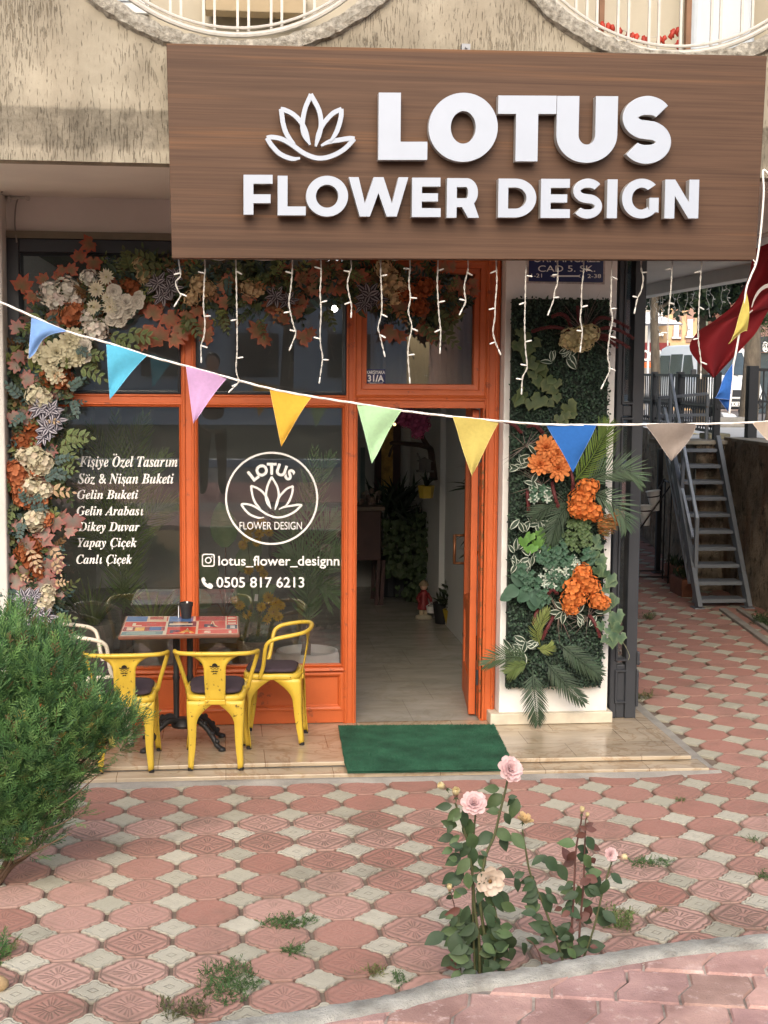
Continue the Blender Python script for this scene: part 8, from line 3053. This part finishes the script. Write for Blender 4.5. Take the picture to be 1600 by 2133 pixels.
# pink blossom branch, bird house, yellow hanging pot
Yc = 3.5
t = thing('blossom_branch', 'bare branch with pink blossom fixed to the wall column', 'branch', DY(906, 940, Yc))
mb = MB()
mb.tube(spl([DY(904, 1000, Yc), DY(900, 960, Yc), DY(896, 935, Yc), DY(880, 928, Yc - .1), (DY(855, 925, Yc - .15)), DY(822, 922, Yc - .2), DY(812, 925, Yc - .2)], 5), [.035 - .0007 * i for i in range(31)], 8)
mb.tube(spl([DY(892, 930, Yc - .05), DY(882, 915, Yc - .1), DY(876, 900, Yc - .1)], 4), .022, 7)
mb.tube(spl([DY(824, 922, Yc - .2), DY(816, 935, Yc - .2), DY(810, 952, Yc - .2)], 4), .012, 6)
mb.build('branch_wood', mat('dark_branch', lin(62, 48, 40), .9, .2, 14, .5, 60), t, smooth=True)
for px, py, s_ in ((838, 868, 17), (852, 862, 16), (862, 880, 16), (872, 892, 16), (880, 872, 16), (868, 866, 14), (884, 886, 14), (870, 902, 14), (845, 880, 12)):
    mb = MB()
    hydrangea(mb, DY(px, py, Yc - .15), FW, pm(s_) * 1.3, lin(206, 106, 150), 24, .5)
    mb.build('pink_blossom', M_petal, t, smooth=True)
t = thing('bird_feeder', 'little wooden bird feeder hanging on the wall column', 'bird feeder', DY(888, 975, Yc))
mb = MB()
p = DY(886, 976, Yc)
mb.box(p + V((-.075, -.06, -.03)), p + V((.07, .05, -.015)))
mb.box(p + V((-.05, -.04, -.015)), p + V((.045, .04, .07)))
mb.prism([p + V((-.075, -.06, .065)), p + V((.065, -.06, .065)), p + V((-.0, -.06, .10))], (0, .11, 0))
mb.bar(p + V((-.04, 0, .06)), p + V((-.075, 0, .14)), .014, .014)
mb.build('feeder_box', mat('grey_wood', lin(104, 100, 96), .8, .2, 12), t)
t = thing('hanging_planter', 'yellow planter hung on the wall column with dark spiky leaves', 'planter', DY(890, 1020, Yc))
p = DY(888, 1022, Yc - .05)
mb = MB()
mb.lathe([(0, -.065), (.06, -.065), (.075, .04), (.08, .045), (.07, .045), (0, .03)], 6, p)
mb.build('pot_body', mat('yellow_pot', lin(186, 158, 52), .5, .1, 8), t)
mb = MB()
for i in range(16):
    leaf(mb, p + V((0, 0, .03)), V((RND.uniform(-.6, .6), RND.uniform(-.6, .3), 1)), rv(), RND.uniform(.09, .17), .025, kv(lin(44, 60, 44), .2), None, .3, .2, 5)
mb.build('foliage', M_leaf, t)
# mass of dark plants
t = thing('plant_group', 'dark mass of potted plants and trailing ivy at the middle of the doorway view', 'plants', PZ(850, 1225, 0))
r = random.Random(15)
mb = MB()
for (px, py, n, L, sp, Y) in ((815, 1040, 60, .30, 40, 5.1), (830, 1030, 50, .32, 40, 5.0), (850, 1090, 60, .26, 40, 5.0), (880, 1080, 50, .22, 26, 4.8)):
    for i in range(n):
        p = DY(px + r.gauss(0, sp * .4), py + r.uniform(0, 60), Y + r.uniform(-.2, .2))
        leaf(mb, p, V((r.uniform(-1, 1), r.uniform(-.8, .4), r.uniform(.1, 1.2))), FW + rv(.8, r), L * r.uniform(.6, 1.1), .03, kv(lin(46, 62, 44), .25, r), None, .5, .2, 6, .7)
mb.build('spiky_foliage', M_leaf, t)
mb = MB()
for i in range(760):
    u = r.random()
    px = 800 + 110 * r.random() if u < .5 else 880 + r.gauss(0, 22)
    py = r.uniform(1085, 1200) if u < .5 else r.uniform(1070, 1250)
    p = DY(px, py, 4.75 + r.uniform(-.25, .25))
    lobed(mb, p, V((r.uniform(-1, 1), -.2, -1)), FW + rv(.6, r), r.uniform(.025, .05), kv(lin(60, 78, 48), .3, r), kv(lin(74, 90, 56), .3, r), IVY, .2)
mb.build('ivy_foliage', M_leaf, t)
mb = MB()
for i in range(5):
    x = 812 + 22 * i
    p = DY(x, 1150, 5.2)
    mb.lathe([(0, 0), (.11, 0), (.14, p.z), (.12, p.z), (0, p.z - .03)], 14, (p.x, 5.2, .006))
mb.build('dark_pots', M_blk, t)
# parcel wrapped in orange paper
Yw = PZ(850, 1243, .005).y + .1
a, b = DY(806, 1238, Yw), DY(893, 1196, Yw)
t = thing('wrapped_pot', 'pot wrapped in orange gift paper standing under the dark plants', 'pot', ((a.x + b.x) / 2, Yw, .005))
M_opap = mat('orange_paper', lin(176, 96, 46), .55, .15, 9, .6, 16, dist=.03)
mb = MB()
n = 20
vs, fs = [], []
cx = (a.x + b.x) / 2
for i in range(5):
    z = .005 + max(.1, b.z) * i / 4
    for j in range(n):
        an = 2 * math.pi * j / n
        rr_ = (.17 + .03 * i / 4) * (1 + .08 * math.sin(an * 5 + i)) / max(abs(math.cos(an)), abs(math.sin(an))) ** .7
        vs.append((cx + rr_ * math.cos(an + .5), Yw + .1 + rr_ * .8 * math.sin(an + .5), z + (.05 * math.sin(an * 3) if i == 4 else 0)))
for i in range(4):
    for j in range(n):
        fs.append((i * n + j, i * n + (j + 1) % n, (i + 1) * n + (j + 1) % n, (i + 1) * n + j))
mb.add(vs, fs)
mb.build('paper_wrap', M_opap, t)
# garden gnome like figure: child statuette in a red dress with a basket
t = thing('garden_figure', 'small painted garden statuette in red holding a white basket', 'statuette', PZ(882, 1288, .0))
fp = PZ(882, 1288, .004)
fp.z = .004
s3 = 1.0
mb = MB()
mb.lathe([(0, 0), (.10, 0), (.095, .03), (.05, .045), (0, .05)], 16, fp)
mb.build('base', mat('cream_paint', lin(196, 186, 160), .6, .1, 10), t, smooth=True)
mb = MB()
for dx in (-.025, .025):
    mb.tube([fp + V((dx, 0, .04)), fp + V((dx, 0, .13))], [.022, .028], 8)
mb.build('legs', mat('cream_stocking', lin(206, 190, 160), .6, .1, 10), t, smooth=True)
mb = MB()
mb.lathe([(.072, .11), (.075, .13), (.06, .20), (.045, .27), (.05, .31), (.03, .34), (0, .345)], 14, fp)
mb.tube([fp + V((.04, -.01, .30)), fp + V((.08, -.04, .24)), fp + V((.085, -.06, .19))], [.022, .02, .015], 8)
mb.tube([fp + V((-.04, -.01, .30)), fp + V((-.075, -.02, .24)), fp + V((-.05, -.06, .20))], [.022, .02, .015], 8)
mb.build('red_dress', mat('red_paint', lin(134, 40, 42), .5, .1, 10), t, smooth=True)
mb = MB()
mb.sphere(fp + V((0, -.005, .385)), .045, 12)
mb.sphere(fp + V((0, -.05, .38)), .008, 6)
mb.build('head', mat('skin_paint', lin(206, 164, 138), .6, .08, 10), t, smooth=True)
mb = MB()
mb.lathe([(.06, .395), (.062, .40), (.045, .43), (.02, .455), (0, .46)], 14, fp)
mb.build('cap', mat('cap_paint', lin(150, 130, 100), .6, .1, 10), t, smooth=True)
mb = MB()
mb.lathe([(0, .0), (.05, .0), (.065, .075), (.07, .08), (.06, .08), (0, .05)], 14, fp + V((.085, -.07, .08)))
mb.tube([fp + V((.085 - .06, -.07, .155)), fp + V((.085, -.07, .205)), fp + V((.085 + .06, -.07, .155))], .006, 6)
mb.build('basket', M_white, t, smooth='auto')
t.scale = (.78, .78, .78)
# pots at the right wall
t = thing('yellow_planter', 'faceted yellow planter with a dark shrub standing by the side wall', 'planter', PZ(957, 1303, 0))
p = PZ(957, 1303, .004)
mb = MB()
mb.lathe([(0, 0), (.12, 0), (.15, .13), (.155, .15), (.14, .15), (0, .13)], 8, p)
mb.build('pot_body', mat('yellow_pot', lin(186, 158, 52), .5, .1, 8), t)
mb = MB()
for i in range(300):
    o = rv(1, r).normalized() * r.uniform(.3, 1)
    leaf(mb, p + V((o.x * .17, o.y * .15, .27 + o.z * .13)), o + V((0, 0, .4)), rv(1, r), .06, .03, kv(lin(52, 62, 42), .3, r), None, .3, .2, 4)
for i in range(14):
    mb.tube([p + V((0, 0, .14)), p + V((r.uniform(-.12, .12), r.uniform(-.1, .1), .3))], .004, 4, k=lin(60, 50, 40))
mb.build('foliage', M_leaf, t)
t = thing('black_planter', 'plain black pot left of the yellow planter', 'pot', PZ(921, 1298, 0))
p = PZ(922, 1298, .004)
mb = MB()
mb.lathe([(0, 0), (.07, 0), (.09, .17), (.095, .19), (.08, .19), (0, .16)], 16, p)
mb.build('pot_body', mat('black_plastic'), t, smooth='auto')
mb = MB()
for i in range(30):
    leaf(mb, p + V((0, 0, .17)), V((r.uniform(-1, 1), r.uniform(-1, 1), 1)), rv(1, r), .12, .02, kv(lin(60, 70, 50), .3, r), None, .5, .2, 5)
mb.build('foliage', M_leaf, t)
t = thing('spiky_plant', 'tall dark plant half hidden behind the open door leaf', 'plant', DY(985, 1290, 2.0))
p = DY(992, 1280, 2.0); p.z = .0
mb = MB()
mb.tube([p, p + V((0, 0, 1.55))], .012, 6, k=lin(70, 60, 48))
for z in (1.5, 1.35, 1.0, .85):
    for i in range(14):
        a_ = r.uniform(0, 6.28)
        leaf(mb, p + V((0, 0, z)), V((math.cos(a_), math.sin(a_), r.uniform(-.1, .8))), V((0, 0, 1)) + rv(.4, r), r.uniform(.12, .24), .035, kv(lin(50, 62, 46), .25, r), None, .5, .2, 6, .7)
mb.build('foliage', M_leaf, t)
mb = MB()
mb.lathe([(0, 0), (.09, 0), (.11, .2), (.1, .2), (0, .17)], 14, (p.x, p.y, .005))
mb.build('pot_body', M_blk, t)
# sheer grey backdrop behind the window over the door
mb = MB()
vs = []
for i in range(41):
    x = -.02 + .86 * i / 40
    for z in (2.08, 3.0):
        vs.append((x, .33 + .012 * math.sin(i * 1.3), z))
mb.add(vs, [(2 * i, 2 * i + 2, 2 * i + 3, 2 * i + 1) for i in range(40)])
tag(mb.build('net_curtain', mat('grey_net', lin(128, 128, 124), .9, .12, 6)), 'grey net curtain behind the small window above the doorway', 'curtain')

# ================================================================ what the glass mirrors: the street behind the camera
def plane(name, x0, x1, y0, y1, z0, z1, mt):
    mb = MB()
    mb.add([(x0, y0, z0), (x1, y0, z0), (x1, y1, z1), (x0, y1, z1)], [(0, 1, 2, 3)])
    structure(mb.build(name, mt))
plane('roadside_pavement', -60, 60, -11.5, -8.4, KZ, KZ - .015, mat('far_brick', lin(170, 120, 112), .9, .15, 6))
plane('near_road', -80, 80, -17, -11.5, .5, .5, mat('dark_asphalt', lin(86, 86, 86), .9, .2, 3))
mb = MB()
mb.box((-80, -17.35, .3), (80, -17, .64))
structure(mb.build('far_kerb', M_pvc))
plane('grass_bank', -80, 80, -24, -17.35, 1.0, .62, mat('bank_grass', lin(58, 64, 42), .95, .6, .9))
plane('far_ground', -150, 150, -120, -24, 1.0, 1.0, M_walk)
t = thing('roadside_wall', 'pale low wall across the street behind the viewer', 'wall', (0, -24.5, 1.0))
mb = MB()
mb.box((-60, -24.7, .8), (60, -24.4, 1.75))
mb.build('wall_body', M_pvc, t)
for q, (x, y, R_, h) in enumerate(((-14, -30, 3.0, 5.5), (-6.5, -32, 3.2, 6.5), (1, -33, 3.4, 7), (8, -31, 3.0, 6), (16, -34, 3.6, 7), (-23, -34, 3.4, 6.5))):
    t = thing('roadside_tree', 'leafy tree across the street behind the viewer', 'tree', (x, y, 1.0), 'trees behind the viewer')
    r = random.Random(100 + q)
    mb = MB()
    mb.tube([(x, y, .9), (x + .1, y, h * .5), (x, y, h)], [.22, .16, .06], 8)
    mb.build('trunk', M_tbark, t)
    mb = MB()
    for i in range(2600):
        o = V((r.gauss(0, 1), r.gauss(0, 1), r.gauss(0, 1))).normalized() * R_ * r.uniform(.35, 1)
        leaf(mb, V((x, y, h)) + V((o.x, o.y, o.z * .9)), rv(1, r), rv(1, r), r.uniform(.3, .5), r.uniform(.18, .3), kv(dgs[r.randrange(4)], .3, r), None, .2, .1, 4)
    mb.build('crown', M_tl, t)
for X0, X1, zt, wm in ((-34, -14, 9, M_greyb), (-12, 6, 11, M_pvc), (8, 28, 8, M_pink)):
    t = thing('facing_house', 'apartment house across the street behind the viewer', 'house', (X0, -44, 1.0), 'houses behind the viewer')
    mb = MB()
    mb.box((X0, -52, .8), (X1, -44, zt))
    mb.build('wall', wm, t)
    for fl_ in range(3):
        for k in range(5):
            x = X0 + 1.4 + k * (X1 - X0 - 3) / 4.4
            mb = MB()
            mb.box((x, -44, 2.0 + fl_ * 3), (x + 1.6, -43.9, 3.6 + fl_ * 3))
            mb.build('window', M_vgl, t)

# the photographer, seen only as a reflection in the glass
def photographer():
    b = V((-.98, -9.62, KZ))
    t = thing('person', 'person in olive trousers and dark top mirrored dimly in the middle window', 'person', b)
    def skin(name, pts, edges, mt):
        me = bpy.data.meshes.new(name)
        me.from_pydata([b + V(p[:3]) for p in pts], edges, [])
        o = bpy.data.objects.new(name, me)
        col.objects.link(o)
        o.parent = t
        o.location = -b
        me.materials.append(mt)
        sk = o.modifiers.new('skin', 'SKIN')
        for v, p in zip(me.skin_vertices[0].data, pts):
            v.radius = (p[3], p[3] * (p[4] if len(p) > 4 else 1))
        me.skin_vertices[0].data[0].use_root = True
        o.modifiers.new('sub', 'SUBSURF').render_levels = 2
    P = [(0, 0, .95, .17, .7), (0, 0, 1.15, .155, .68), (0, .01, 1.36, .19, .62), (0, 0, 1.5, .07), (0, .02, 1.6, .06)]
    E_ = [(0, 1), (1, 2), (2, 3), (3, 4)]
    for s_ in (-1, 1):
        k = len(P)
        P += [(s_ * .19, .0, 1.42, .065), (s_ * .24, .14, 1.22, .05), (s_ * .10, .34, 1.5, .038), (s_ * .07, .37, 1.57, .035)]
        E_ += [(2, k), (k, k + 1), (k + 1, k + 2), (k + 2, k + 3)]
    skin('dark_top', P, E_, mat('dark_shirt', lin(44, 46, 50), .9, .1, 8))
    P, E_ = [(0, 0, .95, .165, .75)], []
    for s_ in (-1, 1):
        k = len(P)
        P += [(s_ * .10, .0, .82, .095), (s_ * .115, .02, .48, .07), (s_ * .12, -.01, .10, .055), (s_ * .13, .05, .045, .045), (s_ * .14, .15, .04, .04)]
        E_ += [(0, k), (k, k + 1), (k + 1, k + 2), (k + 2, k + 3), (k + 3, k + 4)]
    skin('olive_trousers', P, E_, mat('olive_cloth', lin(78, 84, 58), .9, .12, 8))
    mb = MB()
    mb.sphere(b + V((0, .03, 1.70)), .105, 16, None, (.82, .95, 1.15))
    mb.sphere(b + V((0, .135, 1.68)), .016, 8)
    mb.build('head', mat('skin', lin(206, 164, 138), .6, .05, 6), t, smooth=True)
    mb = MB()
    mb.sphere(b + V((0, .0, 1.735)), .11, 16, None, (.88, .95, 1.0))
    mb.build('hair', mat('dark_hair', lin(40, 32, 28), .7, .1, 10), t, smooth=True)
photographer()
